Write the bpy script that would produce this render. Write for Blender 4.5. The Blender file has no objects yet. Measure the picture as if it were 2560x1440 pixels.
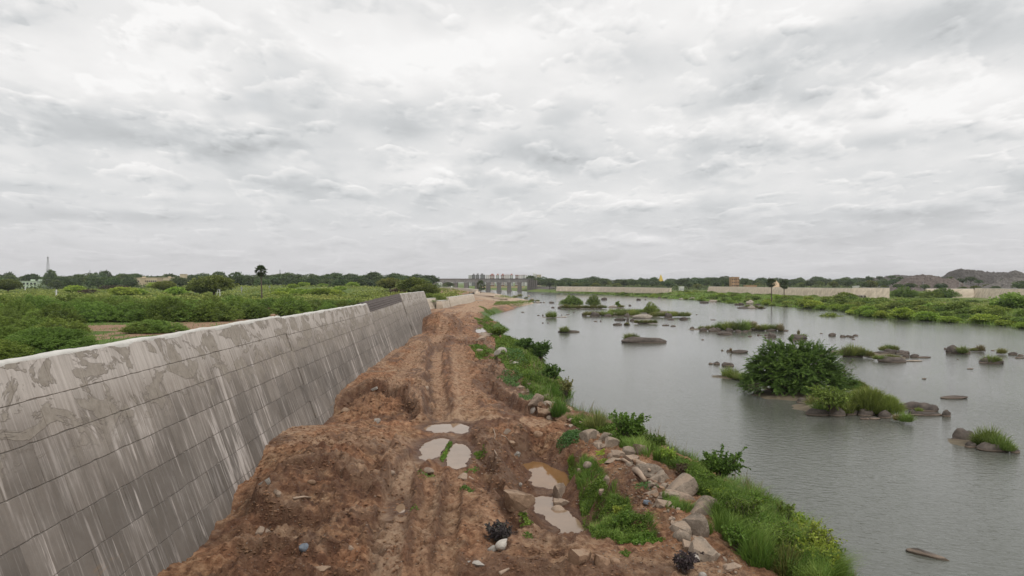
import bpy, math, random
import numpy as np
from mathutils import Matrix, Vector

random.seed(7)
RNG = np.random.default_rng(7)
D = bpy.data
SC = bpy.context.scene
COL = SC.collection

# ------------------------------------------------------------------ camera
F = 1849.0                       # focal length in pixels of a 2560 wide frame
CAM = np.array([0.0, 0.0, 10.5])
PITCH = math.atan(15.0 / F)
cd = D.cameras.new("camera")
cd.sensor_width = 36.0
cd.lens = 36.0 * F / 2560.0
cd.clip_start = 0.5
cd.clip_end = 30000.0
cam = D.objects.new("camera", cd)
cam.location = CAM.tolist()
cam.rotation_euler = (math.pi / 2 - PITCH, 0, 0)
COL.objects.link(cam)
SC.camera = cam

# ------------------------------------------------------------------ exposure
SC.view_settings.view_transform = 'Standard'
SC.view_settings.look = 'None'
SC.view_settings.exposure = 0.18
SC.view_settings.gamma = 1.0
SC.view_settings.use_curve_mapping = False
SC.render.engine = 'CYCLES'
SC.cycles.max_bounces = 6
SC.cycles.diffuse_bounces = 3
SC.cycles.glossy_bounces = 3
SC.cycles.transmission_bounces = 4
SC.cycles.volume_bounces = 0
SC.cycles.transparent_max_bounces = 8
SC.cycles.use_denoising = True

SUN_EL, SUN_AZ = math.radians(55), math.radians(145)


# ------------------------------------------------------------------ node helper
class NT:
    def __init__(s, tree):
        s.t = tree
        s.n = tree.nodes
        s.l = tree.links

    def node(s, kind, **kw):
        n = s.n.new(kind)
        for k, v in kw.items():
            setattr(n, k, v)
        return n

    def put(s, n, key, v):
        if v is None:
            return
        sock = n.inputs[key]
        if isinstance(v, bpy.types.NodeSocket):
            s.l.new(v, sock)
        else:
            sock.default_value = v

    def math(s, op, a, b=None, c=None, clamp=False):
        n = s.node('ShaderNodeMath', operation=op)
        n.use_clamp = clamp
        s.put(n, 0, a)
        s.put(n, 1, b)
        s.put(n, 2, c)
        return n.outputs[0]

    def vmath(s, op, a, b=None, out=0):
        n = s.node('ShaderNodeVectorMath', operation=op)
        s.put(n, 0, a)
        if b is not None:
            s.put(n, 1, b)
        return n.outputs[out]

    def noise(s, vec, scale=1.0, detail=4.0, rough=0.5, dist=0.0, color=False):
        n = s.node('ShaderNodeTexNoise')
        s.put(n, 'Vector', vec)
        s.put(n, 'Scale', scale)
        s.put(n, 'Detail', detail)
        s.put(n, 'Roughness', rough)
        s.put(n, 'Distortion', dist)
        return n.outputs[1 if color else 0]

    def ramp(s, fac, stops, mode='LINEAR'):
        n = s.node('ShaderNodeValToRGB')
        n.color_ramp.interpolation = mode
        e = n.color_ramp.elements
        while len(e) < len(stops):
            e.new(0.5)
        for i, (p, c) in enumerate(stops):
            e[i].position = p
            if isinstance(c, (int, float)):
                c = (c, c, c)
            e[i].color = tuple(c) + (1.0,)
        s.put(n, 0, fac)
        return n.outputs[0]

    def smooth(s, v, lo, hi, a=0.0, b=1.0):
        n = s.node('ShaderNodeMapRange')
        n.interpolation_type = 'SMOOTHSTEP'
        s.put(n, 0, v)
        s.put(n, 1, lo)
        s.put(n, 2, hi)
        s.put(n, 3, a)
        s.put(n, 4, b)
        return n.outputs[0]

    def mix(s, fac, a, b, mode='MIX'):
        n = s.node('ShaderNodeMix', data_type='RGBA')
        n.blend_type = mode
        n.clamp_factor = True
        for i, v in ((0, fac), (6, a), (7, b)):
            if isinstance(v, bpy.types.NodeSocket):
                s.l.new(v, n.inputs[i])
            elif i and isinstance(v, tuple):
                n.inputs[i].default_value = (v + (1.0,))[:4]
            elif i:
                n.inputs[i].default_value = (v, v, v, 1)
            else:
                n.inputs[i].default_value = v
        return n.outputs[2]

    def comb(s, x, y, z):
        n = s.node('ShaderNodeCombineXYZ')
        for i, v in enumerate((x, y, z)):
            s.put(n, i, v)
        return n.outputs[0]

    def sep(s, v):
        n = s.node('ShaderNodeSeparateXYZ')
        s.put(n, 0, v)
        return n.outputs


def C1(v):
    return tuple(v) + (1.0,) if len(v) == 3 else tuple(v)


# ------------------------------------------------------------------ world: overcast cloud deck over a Nishita sky
def pix_dir(px, py):
    dx, dy = (px - 1280) / F, (720 - py) / F
    v = np.array([dx, math.cos(PITCH) + dy * math.sin(PITCH), -math.sin(PITCH) + dy * math.cos(PITCH)])
    return v / np.linalg.norm(v)


def build_world():
    w = D.worlds.new("World")
    SC.world = w
    w.use_nodes = True
    w.node_tree.nodes.clear()
    t = NT(w.node_tree)
    out = t.node('ShaderNodeOutputWorld')
    bg = t.node('ShaderNodeBackground')
    bg.inputs['Strength'].default_value = 0.1
    sky = t.node('ShaderNodeTexSky')
    sky.sky_type = 'NISHITA'
    sky.sun_disc = False
    sky.sun_elevation = SUN_EL
    sky.sun_rotation = SUN_AZ
    sky.dust_density = 3.0
    d = t.node('ShaderNodeTexCoord').outputs['Generated']
    x, y, z = t.sep(d)
    zc = t.math('MAXIMUM', z, 0.0)
    den = t.math('ADD', zc, 0.17)
    u = t.math('DIVIDE', x, den)
    v = t.math('DIVIDE', y, den)
    p = t.comb(t.math('MULTIPLY', u, 1.5), v, 0.0)
    warp = t.noise(p, 1.1, 3, 0.5, 0, True)
    wv = t.vmath('SCALE', t.vmath('SUBTRACT', warp, (0.5, 0.5, 0.5)))
    wv.node.inputs['Scale'].default_value = 0.14
    q = t.vmath('ADD', p, wv)

    def heaps(off, sc, th, det, ro):
        """one deck of heaped cloud: returns its cover and how far inside the cloud we are"""
        n = t.noise(t.vmath('ADD', q, (off, off * .6, off)), sc, det, ro)
        return n, t.smooth(n, th, th + 0.05)

    def deck(off, sc, th, det, ro, lift):
        n, m = heaps(off, sc, th, det, ro)
        up = t.noise(t.vmath('ADD', q, (off + .01, off * .6 + lift, off)), sc, det, ro)
        dn = t.noise(t.vmath('ADD', q, (off, off * .6 - lift, off)), sc, det, ro)
        return m, t.math('SUBTRACT', dn, up), n

    m1, e1, n1 = deck(0.0, 1.15, 0.50, 8, 0.50, 0.10)
    m2, e2, n2 = deck(7.3, 2.9, 0.51, 8, 0.52, 0.05)
    m3, e3, n3 = deck(13.1, 5.5, 0.55, 7, 0.58, 0.03)
    base = t.smooth(z, 0.0, 0.24, 0.572, 0.725)
    amp = t.smooth(z, 0.0, 0.16, 0.2, 0.6)
    # decks: a bright rim towards the light above, a greyer belly below and inside
    a = t.math('MULTIPLY', e1, -0.75)
    b = t.math('MULTIPLY', t.math('MULTIPLY', e2, m2), -1.0)
    c = t.math('MULTIPLY', t.math('MULTIPLY', e3, m3), -0.8)
    dk = t.smooth(n1, 0.48, 0.66, 0.05, -0.15)
    rim = t.math('MULTIPLY', m2, t.smooth(n2, 0.62, 0.545, 0.0, 0.07))
    rim = t.math('MULTIPLY_ADD', m1, t.smooth(n1, 0.58, 0.515, 0.0, 0.06), rim)
    var = t.math('ADD', t.math('ADD', a, b), t.math('ADD', t.math('ADD', c, rim), dk))
    lum = t.math('MULTIPLY_ADD', var, amp, base)
    # the cloud banks seen in the photograph: dark bellies (negative) and bright heaps (positive)
    az = t.math('ARCTAN2', x, y)
    el = t.math('ARCSINE', z)
    wob = t.noise(q, 1.6, 5, 0.6, 0, True)
    wx, wy, _ = t.sep(wob)
    az2 = t.math('MULTIPLY_ADD', t.math('SUBTRACT', wx, 0.5), 0.20, az)
    el2 = t.math('MULTIPLY_ADD', t.math('SUBTRACT', wy, 0.5), 0.085, el)
    banks = [(200, 300, 400, 34, -.20), (480, 355, 260, 28, -.13), (980, 285, 260, 44, -.15), (1380, 380, 150, 34, -.22),
             (1545, 155, 130, 45, -.20), (1900, 235, 170, 36, -.20), (2330, 65, 260, 52, -.24), (1030, 325, 60, 20, -.1),
             (300, 540, 220, 14, -.08), (2150, 538, 240, 13, -.12), (2240, 350, 150, 16, -.10), (1150, 400, 200, 26, -.06),
             (1680, 350, 120, 20, -.08), (600, 472, 120, 9, -.05), (80, 470, 110, 10, -.06),
             (900, 150, 400, 80, .05), (1150, 110, 160, 70, .04), (1650, 90, 300, 60, .05), (2100, 290, 260, 34, .10),
             (1090, 425, 90, 18, .08), (1640, 500, 90, 14, .10), (1610, 595, 45, 8, .10), (150, 200, 250, 50, .06),
             (560, 290, 90, 16, .09), (2450, 210, 120, 30, .08), (1270, 569, 22, 6, .09), (1820, 480, 70, 12, .07),
             (280, 602, 45, 5, .05), (1170, 594, 30, 5, .05), (560, 635, 25, 4, .05), (350, 520, 110, 7, .06)]
    for (px, py, rx, ry, s) in banks:
        dd = pix_dir(px, py)
        a0 = math.atan2(dd[0], dd[1])
        e0 = math.asin(dd[2])
        ga = t.math('MULTIPLY', t.math('SUBTRACT', az2 if rx > 60 else az, a0), F / rx)
        ge = t.math('MULTIPLY', t.math('SUBTRACT', el2 if ry > 20 else t.math('MULTIPLY_ADD', t.math('SUBTRACT', wy, 0.5), 0.02, el), e0), F / ry)
        r2 = t.math('ADD', t.math('MULTIPLY', ga, ga), t.math('MULTIPLY', ge, ge))
        g = t.math('EXPONENT', t.math('MULTIPLY', r2, -0.8))
        lum = t.math('MULTIPLY_ADD', g, s * 0.85, lum)
    lum = t.math('MINIMUM', t.math('MAXIMUM', lum, 0.36), 0.84)
    tint = t.mix(t.smooth(lum, 0.5, 0.80), (0.965, 0.992, 1.01), (1.0, 0.992, 0.985))
    tint = t.mix(t.smooth(z, 0.0, 0.12, 1.0, 0.0), tint, (1.0, 0.985, 1.0))
    cl = t.vmath('SCALE', tint)
    cl.node.inputs['Scale'].default_value = 10.0
    cl2 = t.vmath('SCALE', cl)
    t.l.new(lum, cl2.node.inputs['Scale'])
    # thin places where the blue shows a little
    gap = t.smooth(t.noise(q, 1.1, 4, 0.55), 0.60, 0.78, 0.0, 0.22)
    gap = t.math('MULTIPLY', gap, t.smooth(z, 0.15, 0.35))
    skyc = t.vmath('MULTIPLY', sky.outputs[0], (1.6, 1.6, 1.6))
    col = t.mix(gap, cl2, skyc)
    t.l.new(col, bg.inputs['Color'])
    t.l.new(bg.outputs[0], out.inputs['Surface'])


build_world()
sl = D.lights.new("sun", 'SUN')
sl.energy = 1.5
sl.angle = math.radians(25)
sl.color = (1.0, 0.97, 0.93)
so = D.objects.new("sun", sl)
# sun direction that matches the sky's (rotation measured clockwise from +Y)
sdir = Vector((math.sin(SUN_AZ) * math.cos(SUN_EL), math.cos(SUN_AZ) * math.cos(SUN_EL), math.sin(SUN_EL)))
so.rotation_euler = sdir.to_track_quat('Z', 'Y').to_euler()
so.location = (0, 0, 60)
COL.objects.link(so)


# ------------------------------------------------------------------ pixel rays
def ray(px, py):
    px = np.asarray(px, float)
    py = np.asarray(py, float)
    dx, dy = (px - 1280) / F, (720 - py) / F
    return dx, math.cos(PITCH) + dy * math.sin(PITCH), -math.sin(PITCH) + dy * math.cos(PITCH)


def P(px, py, z=0.0):
    """point on the level z seen at a pixel of the 2560 x 1440 photograph"""
    dx, dyy, dz = ray(px, py)
    t = (z - CAM[2]) / dz
    return np.array([dx * t, dyy * t, np.zeros_like(dx) + z]).T


# ------------------------------------------------------------------ numpy noise
def _hash(ix, iy, iz, seed):
    h = (ix.astype(np.int64) * 374761393 + iy.astype(np.int64) * 668265263 + iz.astype(np.int64) * 2147483647 + seed * 1274126177) & 0xffffffff
    h = ((h ^ (h >> 13)) * 1274126177) & 0xffffffff
    h = ((h ^ (h >> 16)) * 2246822519) & 0xffffffff
    return ((h ^ (h >> 15)) & 0xffffff) / float(0xffffff)


def vnoise2(x, y, seed=0):
    x = np.asarray(x, float)
    y = np.asarray(y, float)
    ix, iy = np.floor(x), np.floor(y)
    fx, fy = x - ix, y - iy
    fx = fx * fx * fx * (fx * (fx * 6 - 15) + 10)
    fy = fy * fy * fy * (fy * (fy * 6 - 15) + 10)
    z = np.zeros_like(ix)
    a = _hash(ix, iy, z, seed)
    b = _hash(ix + 1, iy, z, seed)
    c = _hash(ix, iy + 1, z, seed)
    d = _hash(ix + 1, iy + 1, z, seed)
    return (a * (1 - fx) + b * fx) * (1 - fy) + (c * (1 - fx) + d * fx) * fy


def fbm2(x, y, seed=0, octs=4, gain=0.5, ridged=False):
    s = 0.0
    a = 1.0
    tot = 0.0
    ca, sa = math.cos(0.6), math.sin(0.6)
    for o in range(octs):
        n = vnoise2(x, y, seed + o * 17)
        if ridged:
            n = 1 - abs(2 * n - 1)
        s = s + a * n
        tot += a
        a *= gain
        x, y = (x * ca - y * sa) * 2.03 + 5.1, (x * sa + y * ca) * 2.03 + 1.7
    return s / tot


def vnoise3(p, seed=0):
    i = np.floor(p)
    f = p - i
    f = f * f * (3 - 2 * f)
    r = 0
    for dx in (0, 1):
        for dy in (0, 1):
            for dz in (0, 1):
                w = (f[:, 0] if dx else 1 - f[:, 0]) * (f[:, 1] if dy else 1 - f[:, 1]) * (f[:, 2] if dz else 1 - f[:, 2])
                r = r + w * _hash(i[:, 0] + dx, i[:, 1] + dy, i[:, 2] + dz, seed)
    return r


def sstep(a, b, x):
    t = np.clip((x - a) / (b - a), 0, 1)
    return t * t * (3 - 2 * t)


# ------------------------------------------------------------------ mesh and object helpers
def mk_mesh(name, verts, faces, mats=(), smooth=False, attrs=None, mat_idx=None):
    """faces: one int array (m,k) or a list of such arrays with different k"""
    me = D.meshes.new(name)
    verts = np.asarray(verts, np.float32)
    if isinstance(faces, np.ndarray):
        faces = [faces]
    faces = [np.asarray(f, np.int32) for f in faces if len(f)]
    nl = sum(f.size for f in faces)
    nf = sum(len(f) for f in faces)
    me.vertices.add(len(verts))
    me.vertices.foreach_set('co', verts.ravel())
    me.loops.add(nl)
    me.loops.foreach_set('vertex_index', np.concatenate([f.ravel() for f in faces]))
    me.polygons.add(nf)
    tot = np.concatenate([np.full(len(f), f.shape[1], np.int32) for f in faces])
    st = np.concatenate([[0], np.cumsum(tot)[:-1]]).astype(np.int32)
    me.polygons.foreach_set('loop_start', st)
    me.polygons.foreach_set('loop_total', tot)
    me.polygons.foreach_set('use_smooth', np.full(nf, bool(smooth)))
    for m in mats:
        me.materials.append(m)
    if mat_idx is not None:
        me.polygons.foreach_set('material_index', np.asarray(mat_idx, np.int32))
    me.update(calc_edges=True)
    for k, v in (attrs or {}).items():
        v = np.asarray(v, np.float32)
        at = me.attributes.new(k, 'FLOAT', 'POINT')
        at.data.foreach_set('value', v)
    return me


def link(name, me, parent=None, loc=(0, 0, 0), rot=(0, 0, 0), scale=(1, 1, 1), **props):
    o = D.objects.new(name, me)
    COL.objects.link(o)
    if parent is not None:
        o.parent = parent
    o.location = [float(v) for v in loc]
    o.rotation_euler = [float(v) for v in rot]
    if isinstance(scale, (int, float)):
        scale = (scale,) * 3
    o.scale = [float(v) for v in scale]
    for k, v in props.items():
        if v is not None:
            o[k] = v
    return o


def thing(name, label, cat, loc=(0, 0, 0), rz=0.0, group=None):
    return link(name, None, None, loc, (0, 0, rz), label=label, category=cat, group=group)


BOXF = np.array([[0, 3, 2, 1], [4, 5, 6, 7], [0, 1, 5, 4], [1, 2, 6, 5], [2, 3, 7, 6], [3, 0, 4, 7]])


class MB:
    """collects simple solids, builds one mesh"""
    def __init__(s):
        s.v = []
        s.f4 = []
        s.f3 = []
        s.n = 0

    def add(s, v, f4=None, f3=None):
        v = np.asarray(v, float).reshape(-1, 3)
        s.v.append(v)
        if f4 is not None and len(f4):
            s.f4.append(np.asarray(f4) + s.n)
        if f3 is not None and len(f3):
            s.f3.append(np.asarray(f3) + s.n)
        s.n += len(v)
        return s

    def box(s, x0, x1, y0, y1, z0, z1):
        return s.add([(x0, y0, z0), (x1, y0, z0), (x1, y1, z0), (x0, y1, z0), (x0, y0, z1), (x1, y0, z1), (x1, y1, z1), (x0, y1, z1)], BOXF)

    def frustum(s, x0, x1, y0, y1, z0, z1, t):
        """box whose top is drawn in by t on every side"""
        return s.add([(x0, y0, z0), (x1, y0, z0), (x1, y1, z0), (x0, y1, z0), (x0 + t, y0 + t, z1), (x1 - t, y0 + t, z1), (x1 - t, y1 - t, z1), (x0 + t, y1 - t, z1)], BOXF)

    def tube(s, pts, radii, k=6):
        pts = np.asarray(pts, float)
        n = len(pts)
        radii = np.broadcast_to(np.asarray(radii, float), (n,))
        tan = np.gradient(pts, axis=0)
        tan /= np.linalg.norm(tan, axis=1)[:, None] + 1e-9
        up = np.array([0.03, 0.05, 1.0])
        a = np.cross(tan, up)
        bad = np.linalg.norm(a, axis=1) < 0.1
        a[bad] = np.cross(tan[bad], [1.0, 0, 0])
        a /= np.linalg.norm(a, axis=1)[:, None]
        b = np.cross(tan, a)
        th = np.arange(k) / k * 2 * math.pi
        v = pts[:, None, :] + radii[:, None, None] * (np.cos(th)[None, :, None] * a[:, None, :] + np.sin(th)[None, :, None] * b[:, None, :])
        f = []
        for i in range(n - 1):
            for j in range(k):
                f.append((i * k + j, i * k + (j + 1) % k, (i + 1) * k + (j + 1) % k, (i + 1) * k + j))
        v = np.concatenate([v.reshape(-1, 3), pts[:1], pts[-1:]])
        c0, c1 = n * k, n * k + 1
        f3 = [(c0, (j + 1) % k, j) for j in range(k)] + [(c1, (n - 1) * k + j, (n - 1) * k + (j + 1) % k) for j in range(k)]
        return s.add(v, f, f3)

    def mesh(s, name, mat, smooth=False):
        fs = []
        if s.f4:
            fs.append(np.concatenate(s.f4))
        if s.f3:
            fs.append(np.concatenate(s.f3))
        return mk_mesh(name, np.concatenate(s.v), fs, (mat,), smooth)


def grid_faces(nr, nc):
    i = np.arange(nr - 1)[:, None] * nc + np.arange(nc - 1)[None, :]
    i = i.ravel()
    return np.stack([i, i + 1, i + nc + 1, i + nc], 1)


# ------------------------------------------------------------------ materials
def new_mat(name):
    m = D.materials.new(name)
    m.use_nodes = True
    m.node_tree.nodes.clear()
    t = NT(m.node_tree)
    out = t.node('ShaderNodeOutputMaterial')
    b = t.node('ShaderNodeBsdfPrincipled')
    t.l.new(b.outputs[0], out.inputs[0])
    return m, t, b, out


def bump(t, b, h, strength=0.5, dist=0.05):
    n = t.node('ShaderNodeBump')
    n.inputs['Strength'].default_value = strength
    n.inputs['Distance'].default_value = dist
    t.l.new(h, n.inputs['Height'])
    t.l.new(n.outputs[0], b.inputs['Normal'])


def simple_mat(name, col, rough=0.8, var=0.25, scale=2.0, spec=0.3, metal=0.0, rnd=0.0):
    m, t, b, out = new_mat(name)
    pos = t.node('ShaderNodeNewGeometry').outputs['Position']
    n = t.noise(pos, scale, 6, 0.6)
    f = t.math('MULTIPLY_ADD', n, 2 * var, 1 - var)
    if rnd:
        r = t.node('ShaderNodeObjectInfo').outputs['Random']
        f = t.math('MULTIPLY', f, t.math('MULTIPLY_ADD', r, 2 * rnd, 1 - rnd))
    c = t.vmath('SCALE', tuple(col))
    t.l.new(f, c.node.inputs['Scale'])
    t.l.new(c, b.inputs['Base Color'])
    b.inputs['Roughness'].default_value = rough
    b.inputs['Specular IOR Level'].default_value = spec
    b.inputs['Metallic'].default_value = metal
    return m


def soil_mat():
    m, t, b, out = new_mat("soil")
    pos = t.node('ShaderNodeNewGeometry').outputs['Position']
    att = lambda k: t.node('ShaderNodeAttribute', attribute_name=k).outputs['Fac']
    dry, wet, green, sand = att('dry'), att('wet'), att('green'), att('sand')
    n1 = t.noise(pos, 0.6, 6, 0.6)
    n2 = t.noise(pos, 3.0, 8, 0.65)
    n3 = t.noise(pos, 14.0, 6, 0.7)
    base = t.ramp(n2, [(0.30, (0.075, 0.033, 0.017)), (0.44, (0.205, 0.101, 0.052)), (0.55, (0.325, 0.180, 0.098)), (0.71, (0.48, 0.31, 0.185))])
    rust = t.ramp(n1, [(0.35, (1.10, 0.95, 0.88)), (0.65, (0.92, 0.98, 1.0))])
    base = t.mix(1.0, base, rust, 'MULTIPLY')
    tan = t.ramp(n2, [(0.3, (0.30, 0.19, 0.12)), (0.7, (0.50, 0.35, 0.235))])
    c = t.mix(t.math('MULTIPLY', dry, t.smooth(t.math('ADD', n2, t.math('MULTIPLY', n3, 0.5)), 0.5, 0.85, 0.25, 1.0)), base, tan)
    dark = t.ramp(n3, [(0.3, (0.055, 0.026, 0.017)), (0.7, (0.115, 0.056, 0.035))])
    c = t.mix(wet, c, dark)
    sd = t.ramp(n2, [(0.3, (0.36, 0.27, 0.19)), (0.7, (0.52, 0.42, 0.32))])
    c = t.mix(sand, c, sd)
    # straw, root hairs and small stones
    sp = t.noise(pos, 26.0, 2, 0.5)
    c = t.mix(t.smooth(sp, 0.70, 0.78, 0.0, 0.65), c, (0.46, 0.36, 0.27))
    c = t.mix(t.smooth(t.noise(pos, 9.0, 5, 0.7), 0.60, 0.74, 0.0, 0.42), c, (0.07, 0.034, 0.020))
    g = t.ramp(n3, [(0.3, (0.05, 0.085, 0.022)), (0.7, (0.12, 0.18, 0.045))])
    c = t.mix(t.math('MULTIPLY', green, t.smooth(t.math('ADD', n2, t.math('MULTIPLY', green, 0.35)), 0.45, 0.7)), c, g)
    t.l.new(c, b.inputs['Base Color'])
    r = t.math('MULTIPLY_ADD', wet, -0.42, 0.93)
    t.l.new(r, b.inputs['Roughness'])
    b.inputs['Specular IOR Level'].default_value = 0.25
    h = t.math('ADD', t.math('MULTIPLY', n3, 0.4), t.math('MULTIPLY', n2, 1.0))
    h = t.math('MULTIPLY_ADD', t.noise(pos, 40.0, 4, 0.6), 0.15, h)
    bump(t, b, h, 1.0, 0.22)
    return m


def field_mat():
    m, t, b, out = new_mat("field_grass")
    pos = t.node('ShaderNodeNewGeometry').outputs['Position']
    att = lambda k: t.node('ShaderNodeAttribute', attribute_name=k).outputs['Fac']
    bare = att('bare')
    n1 = t.noise(pos, 0.05, 6, 0.6)
    n2 = t.noise(pos, 0.5, 8, 0.65)
    n3 = t.noise(pos, 3.0, 6, 0.7)
    g = t.ramp(n2, [(0.25, (0.055, 0.09, 0.024)), (0.5, (0.105, 0.155, 0.04)), (0.75, (0.19, 0.225, 0.08))])
    g = t.mix(t.smooth(n1, 0.45, 0.7, 0.0, 0.6), g, (0.22, 0.22, 0.09))
    e = t.ramp(n3, [(0.3, (0.18, 0.10, 0.062)), (0.7, (0.42, 0.29, 0.20))])
    c = t.mix(t.smooth(t.math('ADD', bare, t.math('MULTIPLY', t.math('SUBTRACT', n2, 0.5), 1.1)), 0.36, 0.56), g, e)
    t.l.new(c, b.inputs['Base Color'])
    b.inputs['Roughness'].default_value = 0.95
    b.inputs['Specular IOR Level'].default_value = 0.1
    bump(t, b, t.math('ADD', n3, n2), 0.8, 0.3)
    return m


def water_mat():
    m, t, b, out = new_mat("river_water")
    pos = t.node('ShaderNodeNewGeometry').outputs['Position']
    b.inputs['Base Color'].default_value = (0.098, 0.102, 0.086, 1)
    b.inputs['Roughness'].default_value = 0.11
    b.inputs['IOR'].default_value = 1.333
    b.inputs['Specular IOR Level'].default_value = 0.5
    patch = t.noise(t.vmath('MULTIPLY', pos, (0.03, 0.012, 0.02)), 1.0, 4, 0.5)
    rot = t.node('ShaderNodeVectorRotate')
    rot.rotation_type = 'Z_AXIS'
    rot.inputs['Angle'].default_value = math.radians(24)
    t.l.new(pos, rot.inputs['Vector'])
    w1 = t.noise(t.vmath('MULTIPLY', rot.outputs[0], (0.9, 2.1, 1.0)), 1.5, 2, 0.5, 0.35)
    w2 = t.noise(t.vmath('MULTIPLY', rot.outputs[0], (1.2, 2.2, 1.0)), 3.6, 3, 0.55, 0.3)
    h = t.math('ADD', t.math('MULTIPLY', w1, 1.0), t.math('MULTIPLY', w2, 0.45))
    # the breeze ripples the open near reach more than the sheltered far one
    x, y, z = t.sep(pos)
    breeze = t.smooth(t.math('SUBTRACT', y, t.math('MULTIPLY', x, 0.7)), 95.0, 10.0, 0.32, 1.0)
    amp = t.math('MULTIPLY', t.smooth(patch, 0.35, 0.65, 0.65, 1.0), breeze)
    n = t.node('ShaderNodeBump')
    n.inputs['Strength'].default_value = 1.0
    t.l.new(t.math('MULTIPLY', h, amp), n.inputs['Height'])
    n.inputs['Distance'].default_value = 0.065
    t.l.new(n.outputs[0], b.inputs['Normal'])
    return m


def puddle_mat(name, col):
    m, t, b, out = new_mat(name)
    pos = t.node('ShaderNodeNewGeometry').outputs['Position']
    n = t.noise(pos, 0.9, 4, 0.5)
    c = t.vmath('SCALE', col)
    t.l.new(t.math('MULTIPLY_ADD', n, 0.5, 0.75), c.node.inputs['Scale'])
    t.l.new(c, b.inputs['Base Color'])
    b.inputs['Roughness'].default_value = 0.03
    b.inputs['IOR'].default_value = 1.333
    bump(t, b, t.noise(pos, 1.5, 2, 0.5), 0.08, 0.05)
    return m


def concrete_mat(name, tone=1.0, origin=(-12.0, 0.0), direction=(-0.037, 1.0), top=8.5, warm=0.0, fine=1.0):
    """cast concrete: run-off streaks down the batter, smeared patches near the top, dark lower lifts"""
    m, t, b, out = new_mat(name)
    pos = t.node('ShaderNodeNewGeometry').outputs['Position']
    L = math.hypot(*direction)
    dx, dy = direction[0] / L, direction[1] / L
    x, y, z = t.sep(pos)
    u = t.math('ADD', t.math('MULTIPLY', t.math('SUBTRACT', x, origin[0]), dx), t.math('MULTIPLY', t.math('SUBTRACT', y, origin[1]), dy))
    v = t.math('SUBTRACT', top, z)
    uv = t.comb(u, v, 0.0)
    rnd = t.node('ShaderNodeObjectInfo').outputs['Random']
    S = lambda su, sv, det, ro, off=0.0, ds=0.0: t.noise(t.vmath('ADD', t.vmath('MULTIPLY', uv, (su, sv, 1)), (off, off * .7, off)), 1.0, det, ro, ds)
    blot = S(0.9, 0.9, 7, 0.62, 3)
    base = t.ramp(blot, [(0.25, (0.21, 0.185, 0.162)), (0.5, (0.29, 0.262, 0.235)), (0.75, (0.37, 0.342, 0.312))])
    # darker towards the lower lifts, one pour differs from the next
    low = t.math('MULTIPLY', t.smooth(t.math('ADD', v, t.math('MULTIPLY', S(0.3, 0.3, 3, 0.5, 9), 3.0)), 1.8, 6.0), 0.50)
    pour = t.math('MULTIPLY_ADD', rnd, 0.26, t.math('SUBTRACT', 0.88, low))
    base = t.mix(1.0, base, t.comb(pour, pour, pour), 'MULTIPLY')
    # fine board and run-off streaks
    st = S(7.0 * fine, 0.35, 6, 0.65, 5)
    stm = t.math('MAXIMUM', S(1.1, 0.13, 5, 0.6, 7), t.math('SUBTRACT', S(3.1, 0.22, 5, 0.6, 31), 0.035))
    base = t.mix(t.smooth(st, 0.48, 0.66, 0.0, 0.50), base, (0.155, 0.136, 0.117))
    base = t.mix(t.smooth(st, 0.50, 0.34, 0.0, 0.40), base, (0.46, 0.43, 0.41))
    # wide pale lime runs starting at the first joints
    lime = t.math('MULTIPLY', t.smooth(stm, 0.575, 0.635), t.smooth(v, 0.9, 2.2))
    base = t.mix(t.math('MULTIPLY', lime, t.smooth(S(3.0, 0.5, 5, 0.6, 11), 0.35, 0.6, 0.2, 0.68)), base, (0.52, 0.485, 0.46))
    drk = t.math('MULTIPLY', t.smooth(stm, 0.50, 0.42), t.smooth(v, 1.0, 3.0))
    base = t.mix(t.math('MULTIPLY', drk, 0.42), base, (0.125, 0.112, 0.098))
    # pale upper lift with trowelled grey-brown smears
    up = t.smooth(t.math('ADD', v, t.math('MULTIPLY', blot, 1.2)), 2.5, 1.2)
    base = t.mix(t.math('MULTIPLY', up, 0.62), base, t.ramp(st, [(0.35, (0.54, 0.51, 0.485)), (0.65, (0.36, 0.335, 0.31))]))
    sm = S(0.55, 0.8, 6, 0.62, 15, 1.2)
    upw = t.math('MULTIPLY', t.smooth(v, 3.3, 1.6), t.smooth(sm, 0.52, 0.545))
    base = t.mix(t.math('MULTIPLY', upw, 0.85), base, t.ramp(S(4, 4, 5, .6, 2), [(0.3, (0.19, 0.168, 0.14)), (0.7, (0.30, 0.275, 0.24))]))
    edge = t.math('MULTIPLY', t.smooth(v, 3.4, 1.6), t.math('MULTIPLY', t.smooth(sm, 0.505, 0.522), t.smooth(sm, 0.55, 0.53)))
    base = t.mix(t.math('MULTIPLY', edge, 0.5), base, (0.12, 0.105, 0.088))
    # rusty seep low down
    rs = t.math('MULTIPLY', t.smooth(S(0.2, 1.2, 5, 0.6, 21), 0.62, 0.70), t.smooth(v, 4.5, 6.0))
    base = t.mix(t.math('MULTIPLY', rs, 0.5), base, (0.30, 0.19, 0.09))
    if warm:
        base = t.mix(warm, base, t.ramp(st, [(0.35, (0.56, 0.50, 0.40)), (0.65, (0.36, 0.31, 0.24))]))
    base = t.mix(1.0, base, (tone * 1.13, tone * 1.09, tone * 1.055), 'MULTIPLY')
    t.l.new(base, b.inputs['Base Color'])
    b.inputs['Roughness'].default_value = 0.85
    b.inputs['Specular IOR Level'].default_value = 0.25
    h = t.math('ADD', t.math('MULTIPLY', S(5, 5, 6, 0.65, 1), 0.6), t.math('MULTIPLY', st, 0.5))
    h = t.math('MULTIPLY_ADD', upw, 0.5, h)
    bump(t, b, h, 0.5, 0.05)
    return m


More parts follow.
